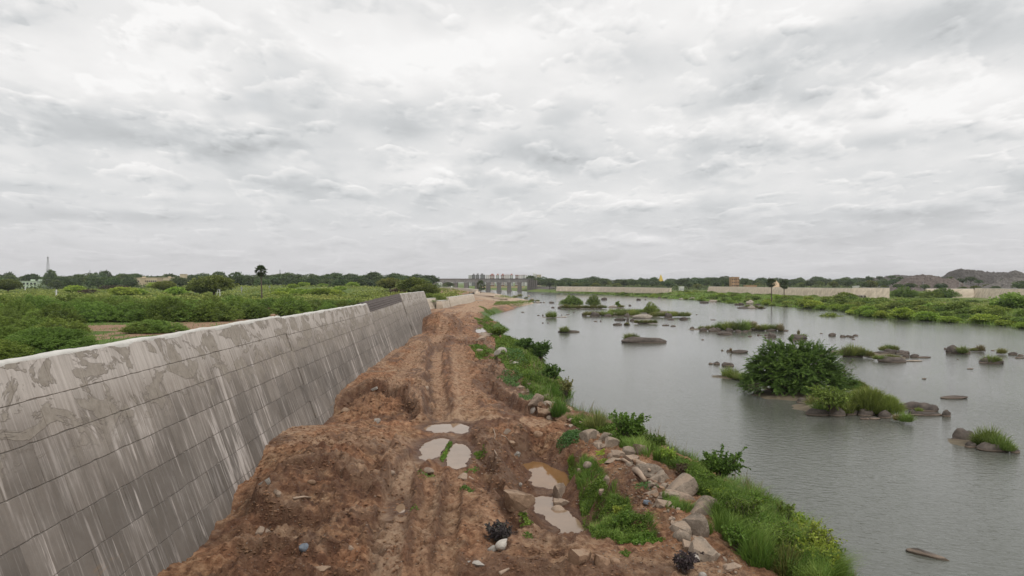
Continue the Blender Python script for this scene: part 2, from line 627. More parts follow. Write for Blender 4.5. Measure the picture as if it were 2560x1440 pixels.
def rock_mat(name, c0, c1, river=False, dusty=0.0, scale=1.0):
    m, t, b, out = new_mat(name)
    g = t.node('ShaderNodeNewGeometry')
    pos = g.outputs['Position']
    rnd = t.node('ShaderNodeObjectInfo').outputs['Random']
    n1 = t.noise(pos, 1.6 * scale, 8, 0.62)
    n2 = t.noise(pos, 11.0 * scale, 6, 0.65)
    c = t.ramp(n1, [(0.3, c0), (0.68, c1)])
    f = t.math('MULTIPLY_ADD', rnd, 0.5, 0.75)
    c = t.mix(1.0, c, t.comb(f, f, f), 'MULTIPLY')
    c = t.mix(t.smooth(n2, 0.52, 0.72, 0.0, 0.55), c, tuple(v * 0.38 for v in c0))
    c = t.mix(t.smooth(n2, 0.46, 0.32, 0.0, 0.35), c, tuple(min(v * 1.5, .6) for v in c1))
    if river:
        z = t.sep(pos)[2]
        zz = t.math('ADD', z, t.math('MULTIPLY', t.math('SUBTRACT', n1, 0.5), 0.16))
        c = t.mix(t.smooth(zz, 0.15, 0.11, 0.0, 0.7), c, (0.26, 0.20, 0.155))
        c = t.mix(t.smooth(zz, 0.07, 0.05, 0.0, 0.8), c, (0.07, 0.055, 0.04))
    if dusty:
        nz = t.sep(g.outputs['Normal'])[2]
        du = t.math('MULTIPLY', t.smooth(nz, 0.35, 0.9), t.smooth(n1, 0.42, 0.58, 0.0, dusty))
        c = t.mix(du, c, (0.30, 0.215, 0.15))
    t.l.new(c, b.inputs['Base Color'])
    b.inputs['Roughness'].default_value = 0.88
    b.inputs['Specular IOR Level'].default_value = 0.2
    bump(t, b, t.math('ADD', n2, t.math('MULTIPLY', n1, 1.5)), 0.6, 0.06)
    return m


def leaf_mat(name, dark, light, tip=None, rnd=0.25, trans=0.35, clump=0.6):
    """leaves: colour by leaf (attribute 'tint'), by plant (object random) and by patch"""
    m, t, b, out = new_mat(name)
    tint = t.node('ShaderNodeAttribute', attribute_name='tint').outputs['Fac']
    r = t.node('ShaderNodeObjectInfo').outputs['Random']
    pos = t.node('ShaderNodeNewGeometry').outputs['Position']
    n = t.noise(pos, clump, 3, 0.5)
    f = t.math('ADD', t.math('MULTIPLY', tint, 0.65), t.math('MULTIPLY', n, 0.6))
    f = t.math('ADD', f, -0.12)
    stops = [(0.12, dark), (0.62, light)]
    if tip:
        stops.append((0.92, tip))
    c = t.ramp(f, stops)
    k = t.math('MULTIPLY_ADD', r, 2 * rnd, 1 - rnd)
    k2 = t.math('MULTIPLY_ADD', t.math('FRACT', t.math('MULTIPLY', r, 7.3)), 0.24, 0.88)
    c = t.mix(1.0, c, t.comb(t.math('MULTIPLY', k, k2), k, k), 'MULTIPLY')
    t.l.new(c, b.inputs['Base Color'])
    b.inputs['Roughness'].default_value = 0.6
    b.inputs['Specular IOR Level'].default_value = 0.25
    tr = t.node('ShaderNodeBsdfTranslucent')
    t.l.new(c, tr.inputs['Color'])
    mx = t.node('ShaderNodeMixShader')
    mx.inputs[0].default_value = trans
    t.l.new(b.outputs[0], mx.inputs[1])
    t.l.new(tr.outputs[0], mx.inputs[2])
    t.l.new(mx.outputs[0], out.inputs[0])
    return m


M = {}
M['soil'] = soil_mat()
M['field'] = field_mat()
M['water'] = water_mat()
M['puddle'] = puddle_mat('muddy_water', (0.25, 0.17, 0.11))
M['pond'] = puddle_mat('brown_pond_water', (0.22, 0.12, 0.05))
M['wall'] = concrete_mat('wall_concrete')
M['wall_far'] = concrete_mat('pale_wall_concrete', 1.25, top=5.5, warm=0.45, fine=0.25)
M['wall_right'] = concrete_mat('right_wall_concrete', 1.2, origin=(158, 603), direction=(44, -207), top=7.3, warm=0.75, fine=0.12)
M['cap'] = simple_mat('fresh_cement', (0.56, 0.54, 0.50), 0.9, 0.25, 3.0)
M['core'] = simple_mat('core_concrete', (0.28, 0.25, 0.22), 0.95, 0.4, 6.0)  # plain concrete tone behind the panels, reused on the pipes
M['rebar'] = simple_mat('rusty_steel', (0.19, 0.165, 0.155), 0.8, 0.4, 5.0)
M['cage_shade'] = simple_mat('painted_cage_shade', (0.05, 0.04, 0.037), 0.95, 0.4, 2.0)  # dark colour painting the shade and shrubs behind the cage
M['rock_grey'] = rock_mat('grey_granite', (0.165, 0.132, 0.10), (0.36, 0.295, 0.235), dusty=0.5)
M['rock_pink'] = rock_mat('pinkish_granite', (0.19, 0.14, 0.105), (0.39, 0.305, 0.235), dusty=0.5)
M['rock_white'] = rock_mat('pale_stone', (0.24, 0.215, 0.19), (0.42, 0.385, 0.34))
M['rock_blue'] = rock_mat('blue_grey_stone', (0.11, 0.13, 0.155), (0.26, 0.29, 0.33))
M['rock_mud'] = rock_mat('mud_coated_rock', (0.15, 0.09, 0.055), (0.31, 0.205, 0.135), dusty=0.9)
M['rock_river'] = rock_mat('dark_river_rock', (0.048, 0.040, 0.035), (0.135, 0.112, 0.095), river=True)
M['rock_riverpale'] = rock_mat('pale_river_rock', (0.20, 0.17, 0.14), (0.40, 0.35, 0.29), river=True)
M['bark'] = simple_mat('bark', (0.11, 0.085, 0.065), 0.9, 0.4, 4.0)
M['deadwood'] = simple_mat('dead_wood', (0.36, 0.27, 0.20), 0.85, 0.4, 6.0)
M['leaf_tree'] = leaf_mat('dark_tree_leaves', (0.033, 0.055, 0.022), (0.092, 0.138, 0.046), (0.16, 0.20, 0.07), 0.3, 0.2, 0.12)
M['leaf_olive'] = leaf_mat('olive_tree_leaves', (0.06, 0.085, 0.02), (0.17, 0.205, 0.045), (0.25, 0.26, 0.07), 0.2, 0.25, 0.2)
M['leaf_bush'] = leaf_mat('thorn_bush_leaves', (0.070, 0.108, 0.022), (0.20, 0.28, 0.055), (0.33, 0.39, 0.10), 0.25, 0.3, 0.35)
M['leaf_lime'] = leaf_mat('bright_bush_leaves', (0.12, 0.18, 0.025), (0.30, 0.40, 0.055), (0.42, 0.50, 0.10), 0.2, 0.35, 0.4)
M['leaf_scrub'] = leaf_mat('riverbank_scrub_leaves', (0.075, 0.115, 0.022), (0.21, 0.285, 0.055), (0.34, 0.39, 0.10), 0.28, 0.3, 0.3)
M['leaf_island'] = leaf_mat('feathery_leaves', (0.045, 0.085, 0.020), (0.13, 0.22, 0.045), (0.23, 0.33, 0.07), 0.1, 0.3, 0.6)
M['leaf_shrub'] = leaf_mat('shrub_leaves', (0.05, 0.092, 0.016), (0.145, 0.235, 0.035), (0.28, 0.38, 0.06), 0.2, 0.3, 1.2)
M['leaf_ground'] = leaf_mat('creeper_leaves', (0.05, 0.10, 0.028), (0.12, 0.21, 0.065), (0.20, 0.28, 0.09), 0.1, 0.3, 1.5)
M['leaf_purple'] = leaf_mat('dark_purple_leaves', (0.03, 0.026, 0.028), (0.085, 0.068, 0.07), (0.11, 0.14, 0.08), 0.1, 0.15, 3.0)
M['leaf_brown'] = leaf_mat('dry_reddish_leaves', (0.05, 0.035, 0.022), (0.12, 0.085, 0.05), (0.17, 0.15, 0.07), 0.2, 0.2, 0.8)
M['grass'] = leaf_mat('green_grass', (0.055, 0.105, 0.018), (0.14, 0.245, 0.04), (0.27, 0.36, 0.09), 0.15, 0.3, 0.9)
M['grass_olive'] = leaf_mat('olive_grass', (0.09, 0.105, 0.03), (0.215, 0.235, 0.07), (0.36, 0.33, 0.14), 0.2, 0.3, 0.6)
M['leaf_field'] = leaf_mat('low_scrub_leaves', (0.10, 0.14, 0.03), (0.26, 0.325, 0.075), (0.40, 0.43, 0.14), 0.0, 0.3, 0.05)
M['leaf_wood'] = leaf_mat('woodland_leaves', (0.045, 0.072, 0.028), (0.135, 0.18, 0.065), (0.22, 0.25, 0.10), 0.0, 0.2, 0.04)
M['grass_islet'] = leaf_mat('islet_grass', (0.095, 0.135, 0.030), (0.235, 0.300, 0.070), (0.42, 0.42, 0.16), 0.25, 0.3, 0.5)
M['grass_dry'] = leaf_mat('dry_grass', (0.14, 0.11, 0.05), (0.29, 0.235, 0.12), (0.42, 0.33, 0.20), 0.15, 0.3, 1.0)
M['palm'] = leaf_mat('palm_leaves', (0.028, 0.042, 0.018), (0.075, 0.10, 0.035), None, 0.1, 0.2, 1.0)
M['bridge'] = simple_mat('weathered_bridge_concrete', (0.22, 0.21, 0.20), 0.9, 0.6, 0.35)
M['bridge_dark'] = simple_mat('stained_pier_masonry', (0.15, 0.135, 0.125), 0.9, 0.5, 0.5)
M['steel'] = simple_mat('galvanised_steel', (0.30, 0.30, 0.31), 0.5, 0.2, 1.0, metal=0.3)
M['white'] = simple_mat('white_render', (0.66, 0.66, 0.63), 0.8, 0.08, 0.5)
M['cream'] = simple_mat('cream_render', (0.56, 0.47, 0.33), 0.8, 0.1, 0.5)
M['mint'] = simple_mat('pale_green_render', (0.48, 0.57, 0.44), 0.8, 0.1, 0.5)
M['raw'] = simple_mat('bare_concrete_frame', (0.23, 0.225, 0.22), 0.9, 0.2, 0.5)
M['redtrim'] = simple_mat('red_brown_trim', (0.40, 0.17, 0.14), 0.8, 0.15, 0.6)
M['brick'] = simple_mat('orange_brick', (0.42, 0.26, 0.15), 0.85, 0.2, 1.0)
M['pane'] = simple_mat('dark_window', (0.045, 0.05, 0.055), 0.25, 0.1, 1.0, spec=0.5)
M['tin'] = simple_mat('grey_roof_sheet', (0.30, 0.31, 0.33), 0.6, 0.15, 0.7)
M['sandheap'] = simple_mat('tan_sand', (0.52, 0.38, 0.25), 0.95, 0.12, 0.5)
M['spoil'] = rock_mat('quarry_spoil', (0.065, 0.058, 0.052), (0.17, 0.155, 0.142), scale=0.3)
M['spoil_red'] = rock_mat('reddish_quarry_spoil', (0.085, 0.066, 0.056), (0.20, 0.165, 0.145), scale=0.3)
M['yellow'] = simple_mat('yellow_paint', (0.62, 0.44, 0.08), 0.7, 0.1, 1.0)
M['mud'] = simple_mat('wet_silt', (0.13, 0.105, 0.07), 0.8, 0.5, 1.5)
M['feather_white'] = simple_mat('white_feathers', (0.75, 0.75, 0.72), 0.8, 0.05, 5.0)
M['feather_grey'] = simple_mat('grey_feathers', (0.20, 0.23, 0.27), 0.8, 0.15, 5.0)
M['orange'] = simple_mat('yellow_orange', (0.6, 0.35, 0.05), 0.6, 0.1, 1.0)


hz = D.materials.new('haze')
hz.use_nodes = True
hz.node_tree.nodes.clear()
_o = hz.node_tree.nodes.new('ShaderNodeOutputMaterial')
_v = hz.node_tree.nodes.new('ShaderNodeVolumePrincipled')
_v.inputs['Color'].default_value = (0.93, 0.96, 1.0, 1)
_v.inputs['Density'].default_value = 0.00008
_v.inputs['Anisotropy'].default_value = 0.0
hz.node_tree.links.new(_v.outputs[0], _o.inputs['Volume'])
M['haze'] = hz


# ------------------------------------------------------------------ the near bank: height function
WX0, WK, BAT = -12.0, -0.037, 0.35        # wall face: X = WX0 + WK*Y + BAT*(8.5 - z)


def wall_hit(px, py):
    kx, ky = (px - 1280) / F, (py - 705) / F
    Y = -12.7 / (kx + 0.037 - BAT * ky)
    return kx * Y, Y, 10.5 - ky * Y


SHORE_PX = [(2250, 1560), (2125, 1440), (2070, 1390), (1990, 1300), (1845, 1225), (1725, 1160), (1625, 1110), (1525, 1072), (1435, 1047),
            (1400, 1015), (1428, 992), (1400, 965), (1352, 905), (1338, 880), (1290, 860), (1258, 846), (1240, 833), (1272, 825), (1232, 812),
            (1222, 792), (1228, 785), (1277, 776), (1290, 769), (1340, 758), (1318, 753), (1292, 748), (1282, 744), (1262, 740), (1243, 734),
            (1212, 731), (1195, 729.5)]
_sp = np.array([P(a, b, 0.0)[:2] for a, b in SHORE_PX])
_sp = np.concatenate([[[14.0, 5.0], [13.5, 16.0]], _sp, [[-75, 1000], [-120, 1400]]])
_sy, _sx = _sp[:, 1], _sp[:, 0]
_o = np.argsort(_sy)
_sy, _sx = _sy[_o], _sx[_o]


def shore_x(Y):
    return np.interp(Y, _sy, _sx) + (vnoise2(Y * 0.55, Y * 0, 5) - 0.5) * 0.8 * np.clip(Y / 60, 0.5, 2)


FIELD_EDGE = [(0, -13.2), (146, -18.6), (150, -18.9), (168, -28.2), (223, -27.0), (308, -17.0), (330, -24), (423, -21.2), (669, -69.5), (900, -120), (1400, -200)]
_fe = np.array(FIELD_EDGE)


def field_edge(Y):
    return np.interp(Y, _fe[:, 0], _fe[:, 1])


CTRL = []
for a, b in [(395, 1440), (470, 1400), (510, 1362), (545, 1302), (580, 1296), (585, 1236), (640, 1182), (648, 1126), (740, 1066), (810, 1063),
             (838, 1030), (850, 1000), (890, 950), (950, 905), (1013, 860), (1058, 833)]:
    X, Y, Z = wall_hit(a, b)
    Z = min(max(Z, 0.9), 3.6) - (0.22 if a == 648 else 0)
    CTRL += [(X, Y, Z), (X - 1.2, Y, Z)]
CP = [(600, 1430, 1.7), (800, 1430, 2.1), (1000, 1430, 2.3), (1200, 1430, 2.4), (1400, 1430, 2.5), (1600, 1430, 2.5), (1800, 1430, 2.2), (1950, 1440, 1.5),
      (760, 1375, 1.95), (900, 1380, 2.25), (640, 1330, 1.95), (650, 1240, 2.5), (700, 1180, 2.95), (760, 1090, 3.05), (860, 1120, 3.0),
      (960, 1120, 2.75), (850, 1180, 2.7), (900, 1250, 2.45), (700, 1290, 2.1), (830, 1300, 2.2), (960, 1200, 2.5), (990, 1290, 2.1), (985, 1380, 2.1),
      (1005, 1160, 2.3), (1060, 1230, 2.3), (1130, 1290, 2.3), (1060, 1130, 2.08), (1145, 1140, 2.08), (1110, 1070, 2.08), (1200, 1100, 2.25),
      (1180, 1200, 2.4), (1220, 1290, 2.45), (1265, 1240, 2.5), (1225, 1370, 2.4), (900, 1048, 2.1), (940, 1035, 2.1), (950, 1000, 2.75), (900, 985, 2.95),
      (1000, 995, 2.85), (1040, 1045, 2.1), (930, 930, 2.95), (1000, 880, 2.85), (1040, 850, 2.8), (1090, 1000, 2.1), (1085, 940, 2.12), (1085, 880, 2.15),
      (1150, 950, 2.45), (1180, 880, 2.45), (1120, 860, 2.35), (1190, 1030, 2.3), (1300, 1047, 2.35), (1385, 1040, 2.25), (1040, 940, 2.85),
      (1260, 935, 1.6), (1290, 975, 1.0), (1315, 1003, 1.05), (1255, 965, 1.5), (1355, 1012, 1.7), (1330, 900, 1.9), (1262, 900, 2.0), (1200, 920, 2.4),
      (1225, 985, 2.3), (1275, 925, 1.2), (1230, 890, 2.1), (1340, 950, 1.9), (1300, 950, 1.7), (1375, 975, 1.0), (1290, 880, 1.8), (1250, 850, 1.7),
      (1400, 1022, 1.7), (1440, 1062, 1.6), (1500, 1092, 1.9), (1560, 1130, 2.3), (1620, 1195, 2.4), (1700, 1235, 2.3), (1750, 1310, 2.2), (1785, 1372, 2.1),
      (1310, 1160, 0.8), (1375, 1185, 0.65), (1360, 1220, .65), (1400, 1285, .6), (1440, 1330, .6), (1350, 1250, .6), (1345, 1140, 0.95), (1300, 1075, 2.3),
      (1400, 1080, 2.2), (1350, 1095, 2.3), (1340, 1118, 1.2), (1385, 1135, 1.4), (1445, 1150, 1.9), (1480, 1180, 2.1), (1440, 1205, 1.5), (1490, 1290, 1.4),
      (1505, 1345, 1.6), (1545, 1230, 2.4), (1600, 1290, 2.35), (1620, 1345, 2.3), (1275, 1150, 1.7), (1230, 1130, 2.15), (1250, 1190, 2.0),
      (1300, 1225, 1.2), (1320, 1290, 1.2), (1270, 1290, 2.3), (1300, 1330, 1.5), (1360, 1345, 1.1), (1385, 1376, 2.2), (1320, 1385, 2.3), (1460, 1385, 2.4),
      (1530, 1395, 2.35), (1275, 1330, 2.1), (1650, 1290, 2.3),
      (1180, 800, 2.6), (1140, 850, 2.45), (1200, 842, 1.9), (1100, 838, 2.7), (1215, 870, 2.1), (1205, 824, 1.75), (1160, 780, 2.6), (1180, 760, 2.7),
      (1140, 772, 2.5), (1122, 786, 2.0), (1200, 752, 2.6), (1238, 772, 1.4), (1200, 737, 2.2), (1155, 762, 2.8), (1225, 742, 1.6), (1180, 745, 3.0),
      (1270, 755, 1.0), (1250, 790, .8), (1215, 800, 1.7)]
for a, b, z in CP:
    p = P(a, b, z)
    CTRL.append((p[0], p[1], z))
CTRL += [(-8, 8, 1.8), (0, 8, 2.3), (8, 8, 2.3), (-11, 8, 1.8), (-30, 200, 1.5), (-28, 260, 1.8), (-22, 300, 2.6), (-30, 380, 4.6), (-24, 345, 4.4), (-12, 420, 3.0),
         (-25, 480, 3.2), (-50, 560, 3.2), (-80, 700, 3.2), (-150, 1200, 3), (-60, 800, 1.5), (-22, 160, 2.2), (-16, 320, 3.1), (-8, 380, 2.4)]
CT = np.array(CTRL)


def _rbf_fit(c):
    # distances are measured with depth compressed, as the strip is long and narrow
    q = np.stack([c[:, 0], c[:, 1] * 0.55], 1)
    n = len(q)
    d = np.sqrt(((q[:, None] - q[None]) ** 2).sum(-1) + 0.15)
    A = np.zeros((n + 3, n + 3))
    A[:n, :n] = -d + np.eye(n) * 0.12
    A[:n, n] = 1
    A[:n, n + 1:] = q / 100
    A[n, :n] = 1
    A[n + 1:, :n] = (q / 100).T
    b = np.concatenate([c[:, 2], [0, 0, 0]])
    return q, np.linalg.solve(A, b)


_rq, _rw = _rbf_fit(CT)


def rbf(X, Y):
    sh = X.shape
    x, y = X.ravel(), Y.ravel() * 0.55
    out = np.empty(x.size)
    n = len(_rq)
    for i in range(0, x.size, 20000):
        a, b = x[i:i + 20000], y[i:i + 20000]
        d = np.sqrt((a[:, None] - _rq[:, 0]) ** 2 + (b[:, None] - _rq[:, 1]) ** 2 + 0.15)
        out[i:i + 20000] = -d @ _rw[:n] + _rw[n] + (a / 100) * _rw[n + 1] + (b / 100) * _rw[n + 2]
    return out.reshape(sh)


def poly_world(pts, z):
    return np.array([P(a, b, z)[:2] for a, b in pts])


def poly_sd(X, Y, poly):
    """signed distance to a polygon, negative inside"""
    d2 = np.full(X.shape, 1e9)
    ins = np.zeros(X.shape, bool)
    n = len(poly)
    for i in range(n):
        ax, ay = poly[i]
        bx, by = poly[(i + 1) % n]
        ex, ey = bx - ax, by - ay
        t = np.clip(((X - ax) * ex + (Y - ay) * ey) / (ex * ex + ey * ey + 1e-12), 0, 1)
        d2 = np.minimum(d2, (X - ax - t * ex) ** 2 + (Y - ay - t * ey) ** 2)
        c = ((ay > Y) != (by > Y))
        with np.errstate(divide='ignore', invalid='ignore'):
            xi = (bx - ax) * (Y - ay) / (by - ay + 1e-12) + ax
        ins ^= c & (X < xi)
    return np.sqrt(d2) * np.where(ins, -1, 1)


def line_dist(X, Y, pts):
    d2 = np.full(X.shape, 1e9)
    sgn = np.zeros(X.shape)
    al = np.zeros(X.shape)
    acc = 0.0
    for i in range(len(pts) - 1):
        ax, ay = pts[i]
        bx, by = pts[i + 1]
        ex, ey = bx - ax, by - ay
        L = math.hypot(ex, ey)
        t = np.clip(((X - ax) * ex + (Y - ay) * ey) / (L * L), 0, 1)
        q = (X - ax - t * ex) ** 2 + (Y - ay - t * ey) ** 2
        m = q < d2
        d2 = np.where(m, q, d2)
        cr = (X - ax) * ey - (Y - ay) * ex
        sgn = np.where(m, np.sign(cr), sgn)
        al = np.where(m, acc + t * L, al)
        acc += L
    return np.sqrt(d2), sgn, al


PUDDLES = [
    ('puddle', [(1058, 1072), (1072, 1062), (1100, 1060), (1132, 1058), (1158, 1060), (1172, 1068), (1172, 1080), (1158, 1086), (1140, 1084), (1128, 1078), (1112, 1082), (1085, 1084)], 2.06,
     'pale muddy puddle farthest up the track, shaped like two joined pools', 'puddle'),
    ('puddle', [(1052, 1148), (1050, 1125), (1062, 1106), (1085, 1098), (1110, 1094), (1124, 1098), (1116, 1116), (1104, 1130), (1100, 1142), (1082, 1150), (1066, 1154)], 2.05,
     'flat muddy puddle left of the small green weed strip on the track', 'puddle'),
    ('puddle', [(1124, 1118), (1140, 1108), (1160, 1110), (1174, 1124), (1174, 1150), (1160, 1168), (1142, 1174), (1122, 1168), (1114, 1152), (1118, 1134)], 2.05,
     'oval muddy puddle right of the small green weed strip on the track', 'puddle'),
    ('puddle', [(1305, 1160), (1330, 1152), (1352, 1156), (1378, 1166), (1398, 1172), (1414, 1186), (1420, 1202), (1426, 1222), (1408, 1226), (1372, 1224), (1338, 1214), (1322, 1204), (1332, 1190), (1326, 1180), (1314, 1174)], 0.82,
     'brown pool in the dug pit, above the clay bar', 'pond'),
    ('puddle', [(1326, 1244), (1350, 1240), (1380, 1242), (1392, 1262), (1420, 1278), (1452, 1302), (1474, 1330), (1478, 1346), (1462, 1358), (1420, 1352), (1384, 1340), (1394, 1324), (1366, 1304), (1348, 1284), (1332, 1264)], 0.78,
     'brown pool in the dug pit, below the clay bar', 'puddle'),
    ('puddle', [(1188, 827), (1194, 817), (1206, 815), (1214, 819), (1217, 829), (1204, 832), (1194, 834)], 1.72,
     'bright white puddle beside the shore beyond the mounds', 'puddle'),
    ('puddle', [(989, 1275), (994, 1262), (1006, 1258), (1012, 1266), (1011, 1282), (1000, 1284)], 2.06,
     'small wet puddle lying in the wheel rut near the camera', 'puddle'),
    ('puddle', [(1252, 960), (1262, 955), (1285, 950), (1290, 957), (1272, 963)], 1.38,
     'thin orange puddle in the hollow beside the green bank', 'pond'),
]


def bank_height(X, Y):
    z = rbf(X, Y)
    # spoil heap against the foot of the wall end
    cx, cy = P(1105, 812, 3.2)[:2]
    r = np.sqrt(((X - cx) / 5.5) ** 2 + ((Y - cy) / 13.0) ** 2)
    r = r * (0.8 + 0.5 * fbm2(X * .3, Y * .2, 71, 3))
    heap = 3.2 * sstep(1.15, 0.1, r)
    z = z + heap
    att = {}
    dry = np.full(X.shape, 0.12)
    wet = np.zeros(X.shape)
    rough = np.full(X.shape, 0.5)
    trk = np.zeros(X.shape)

    # tracks: (pixel line, level, half width, depth, dryness, noise factor)
    def track(pts, zz, hw, depth, dr, wt=0.0, lip=0.0):
        nonlocal z, dry, wet, rough, trk
        w = poly_world(pts, zz)
        d, sg, al = line_dist(X, Y, w)
        hwn = hw * (0.85 + 0.3 * vnoise2(al * 0.5, al * 0, 3))
        m = sstep(hwn * 1.25, hwn * 0.8, d)
        z = z - depth * m + lip * np.exp(-((d - hwn * 1.5) / (hw * 0.4)) ** 2) * (0.3 + 1.0 * fbm2(X * 1.6, Y * 1.6, 31, 3))
        dry = dry * (1 - m) + dr * m
        wet = np.maximum(wet * (1 - m), wt * m)
        rough = rough * (1 - (0.9 if pts[0][1] > 1100 else 0.7) * m)
        trk = np.maximum(trk, m * (1.0 if pts[0][1] > 1030 else .6))
        return m, al, d

    track([(1075, 1120), (1035, 1165), (1008, 1200), (992, 1260), (975, 1330), (965, 1400), (955, 1520)], 2.2, 0.50, 0.26, 1.0, 0.12, 0.16)
    m, al, d = track([(1150, 1170), (1130, 1230), (1120, 1300), (1110, 1380), (1100, 1500)], 2.3, 0.36, 0.14, 0.45, 0.05, 0.09)
    z = z - 0.09 * m * sstep(-.1, .5, np.sin(al * 15 + 2.5 * np.abs(d) * 4))
    m, al, d = track([(1090, 1180), (1075, 1240), (1060, 1310), (1045, 1400), (1040, 1500)], 2.3, 0.34, 0.12, 0.4, 0.05, 0.08)
    z = z - 0.08 * m * sstep(-.1, .5, np.sin(al * 15 - 2.5 * np.abs(d) * 4))
    track([(1100, 1050), (1090, 1000), (1085, 940), (1088, 890), (1098, 850), (1130, 810), (1165, 780), (1180, 760)], 2.15, 0.75, 0.14, 0.6, 0.0, 0.2)
    track([(1170, 1040), (1160, 960), (1150, 900), (1145, 860)], 2.4, 0.8, 0.08, 0.4, 0.0, 0.08)
    track([(930, 920), (960, 895), (1000, 868), (1035, 848)], 2.9, 0.6, 0.05, 0.6, 0.0, 0.06)
    track([(985, 985), (1000, 940), (1030, 890), (1060, 855)], 2.9, 0.55, 0.08, 0.6, 0.0, 0.06)
    track([(1130, 1042), (1220, 1046), (1310, 1048), (1390, 1040)], 2.3, 0.9, 0.05, 0.75, 0.0, 0.1)
    track([(780, 1105), (850, 1120), (930, 1100), (1010, 1075)], 2.9, 0.9, 0.03, 0.7, 0.0, 0.05)
    track([(1165, 775), (1200, 758), (1190, 746)], 2.7, 3.5, 0.0, 0.95)
    # flat, sandy lip in the lower right foreground
    for (px, py, rx, ry, dr) in [(1500, 1425, 3.6, 1.8, 0.5), (1750, 1425, 3.0, 1.5, 0.7), (900, 1110, 2.5, 3.0, 0.35), (1230, 1260, 1.0, 3.5, 0.45), (1180, 1400, 2.2, 1.5, 0.45)]:
        c = P(px, py, 2.4)[:2]
        g = np.exp(-((X - c[0]) / rx) ** 2 - ((Y - c[1]) / ry) ** 2)
        dry = np.maximum(dry, dr * g)
        rough = rough * (1 - 0.45 * g)
    # freshly turned, lumpy ground
    for (px, py, rx, ry, k) in [(780, 1200, 3.5, 5.0, .7), (700, 1320, 3.0, 4.0, .8), (940, 1000, 4.0, 5.0, .8), (1340, 1080, 2.5, 3.5, .7), (1240, 1140, 1.5, 4, .7),
                                (1580, 1250, 1.2, 3.0, .9), (1210, 860, 3, 20, .8), (1110, 800, 6, 25, .6), (850, 1400, 3, 2.5, .5), (1010, 880, 2, 30, .5)]:
        c = P(px, py, 2.4)[:2]
        g = np.exp(-((X - c[0]) / rx) ** 2 - ((Y - c[1]) / ry) ** 2)
        rough = np.maximum(rough, 0.5 + k * g)
    # cut banks and slumped edges: the ground steps along a line (higher on the side given)
    def step(pts, zz, amp, side, w=0.22, fall=1.6, wt=0.75):
        nonlocal z, wet, dry
        pw = poly_world(pts, zz)
        m_ = (X > pw[:, 0].min() - 8) & (X < pw[:, 0].max() + 8) & (Y > pw[:, 1].min() - 9) & (Y < pw[:, 1].max() + 9)
        if not m_.any():
            return
        xs, ys = X[m_], Y[m_]
        jx = (fbm2(xs * .9, ys * .8, 101, 4) - .5) * 1.5 * w / .22 * .8
        d, sg, al = line_dist(xs, ys, pw)
        sd = d * sg * side + jx
        L = al.max()
        end = sstep(0, 1.2, al) * sstep(0, 1.2, L - al)
        prof = amp * (sstep(-w, w, sd) - 0.45) * np.exp(-np.abs(sd) / fall) * end
        z[m_] += prof
        face = np.exp(-((sd + w * .6) / (w * 1.5)) ** 2) * end
        wet[m_] = np.maximum(wet[m_], wt * face)
        dry[m_] = np.maximum(dry[m_], .75 * np.exp(-((sd - w * 2.5) / (w * 2.2)) ** 2) * end)

    step([(848, 1012), (885, 992), (925, 985), (965, 988), (1005, 998), (1040, 1035)], 2.6, 1.0, -1, .28, 2.2)
    step([(1072, 1045), (1066, 1000), (1064, 950), (1068, 900), (1080, 862)], 2.5, 0.7, -1, .25, 1.4)
    step([(1120, 1040), (1130, 980), (1128, 920), (1120, 870)], 2.4, 0.3, 1, .2, 1.0, .4)
    step([(1185, 1085), (1205, 1130), (1228, 1180), (1262, 1225), (1282, 1262), (1296, 1310), (1300, 1372)], 2.3, 0.9, -1, .25, 1.4)
    step([(588, 1245), (640, 1262), (700, 1288), (760, 1290), (820, 1272)], 2.3, 0.7, -1, .2, 1.2)
    step([(690, 1180), (760, 1168), (850, 1180), (920, 1200), (960, 1240)], 2.7, 0.55, -1, .2, 1.3, .5)
    step([(520, 1395), (600, 1372), (690, 1372), (760, 1398), (800, 1430)], 1.9, 0.5, -1, .2, 1.0, .5)
    step([(850, 1330), (905, 1300), (950, 1290), (985, 1300)], 2.2, 0.4, -1, .18, .9, .5)
    step([(1235, 1408), (1290, 1378), (1370, 1368), (1440, 1372), (1520, 1360), (1600, 1364)], 2.3, 0.8, 1, .2, 1.2, .6)
    step([(1242, 890), (1236, 930), (1246, 975), (1285, 1018), (1350, 1034), (1388, 1028)], 2.1, 1.1, -1, .4, 2.0)
    step([(1245, 905), (1290, 898), (1330, 905)], 2.0, 0.8, 1, .4, 1.6)
    step([(1008, 1165), (990, 1215), (975, 1280), (952, 1350), (935, 1430)], 2.3, 0.45, -1, .16, .9, .6)
    step([(1012, 1082), (975, 1120), (950, 1165), (938, 1210)], 2.5, 0.6, -1, .22, 1.3, .5)
    step([(1300, 1062), (1330, 1090), (1375, 1098), (1400, 1080)], 2.2, 0.9, 1, .25, 1.2)
    step([(1048, 1160), (1040, 1210), (1020, 1280), (1008, 1350), (1000, 1430)], 2.3, 0.3, 1, .14, .7, .6)
    step([(1130, 1190), (1095, 1260), (1085, 1340), (1080, 1430)], 2.3, 0.2, 1, .12, .6, .6)
    step([(1545, 1210), (1560, 1250), (1600, 1300), (1650, 1330)], 2.3, 0.6, 1, .2, 1.0, .5)
    step([(1190, 850), (1215, 880), (1200, 905), (1230, 960)], 2.2, 0.5, -1, .4, 2.0, .6)
    step([(1085, 870), (1120, 850), (1180, 855), (1225, 850)], 2.4, 0.7, -1, .6, 3.0, .7)
    step([(880, 930), (930, 905), (985, 875), (1040, 850)], 2.8, 0.35, 1, .25, 1.2, .5)
    f = 1.0 / (1 + Y / 260)
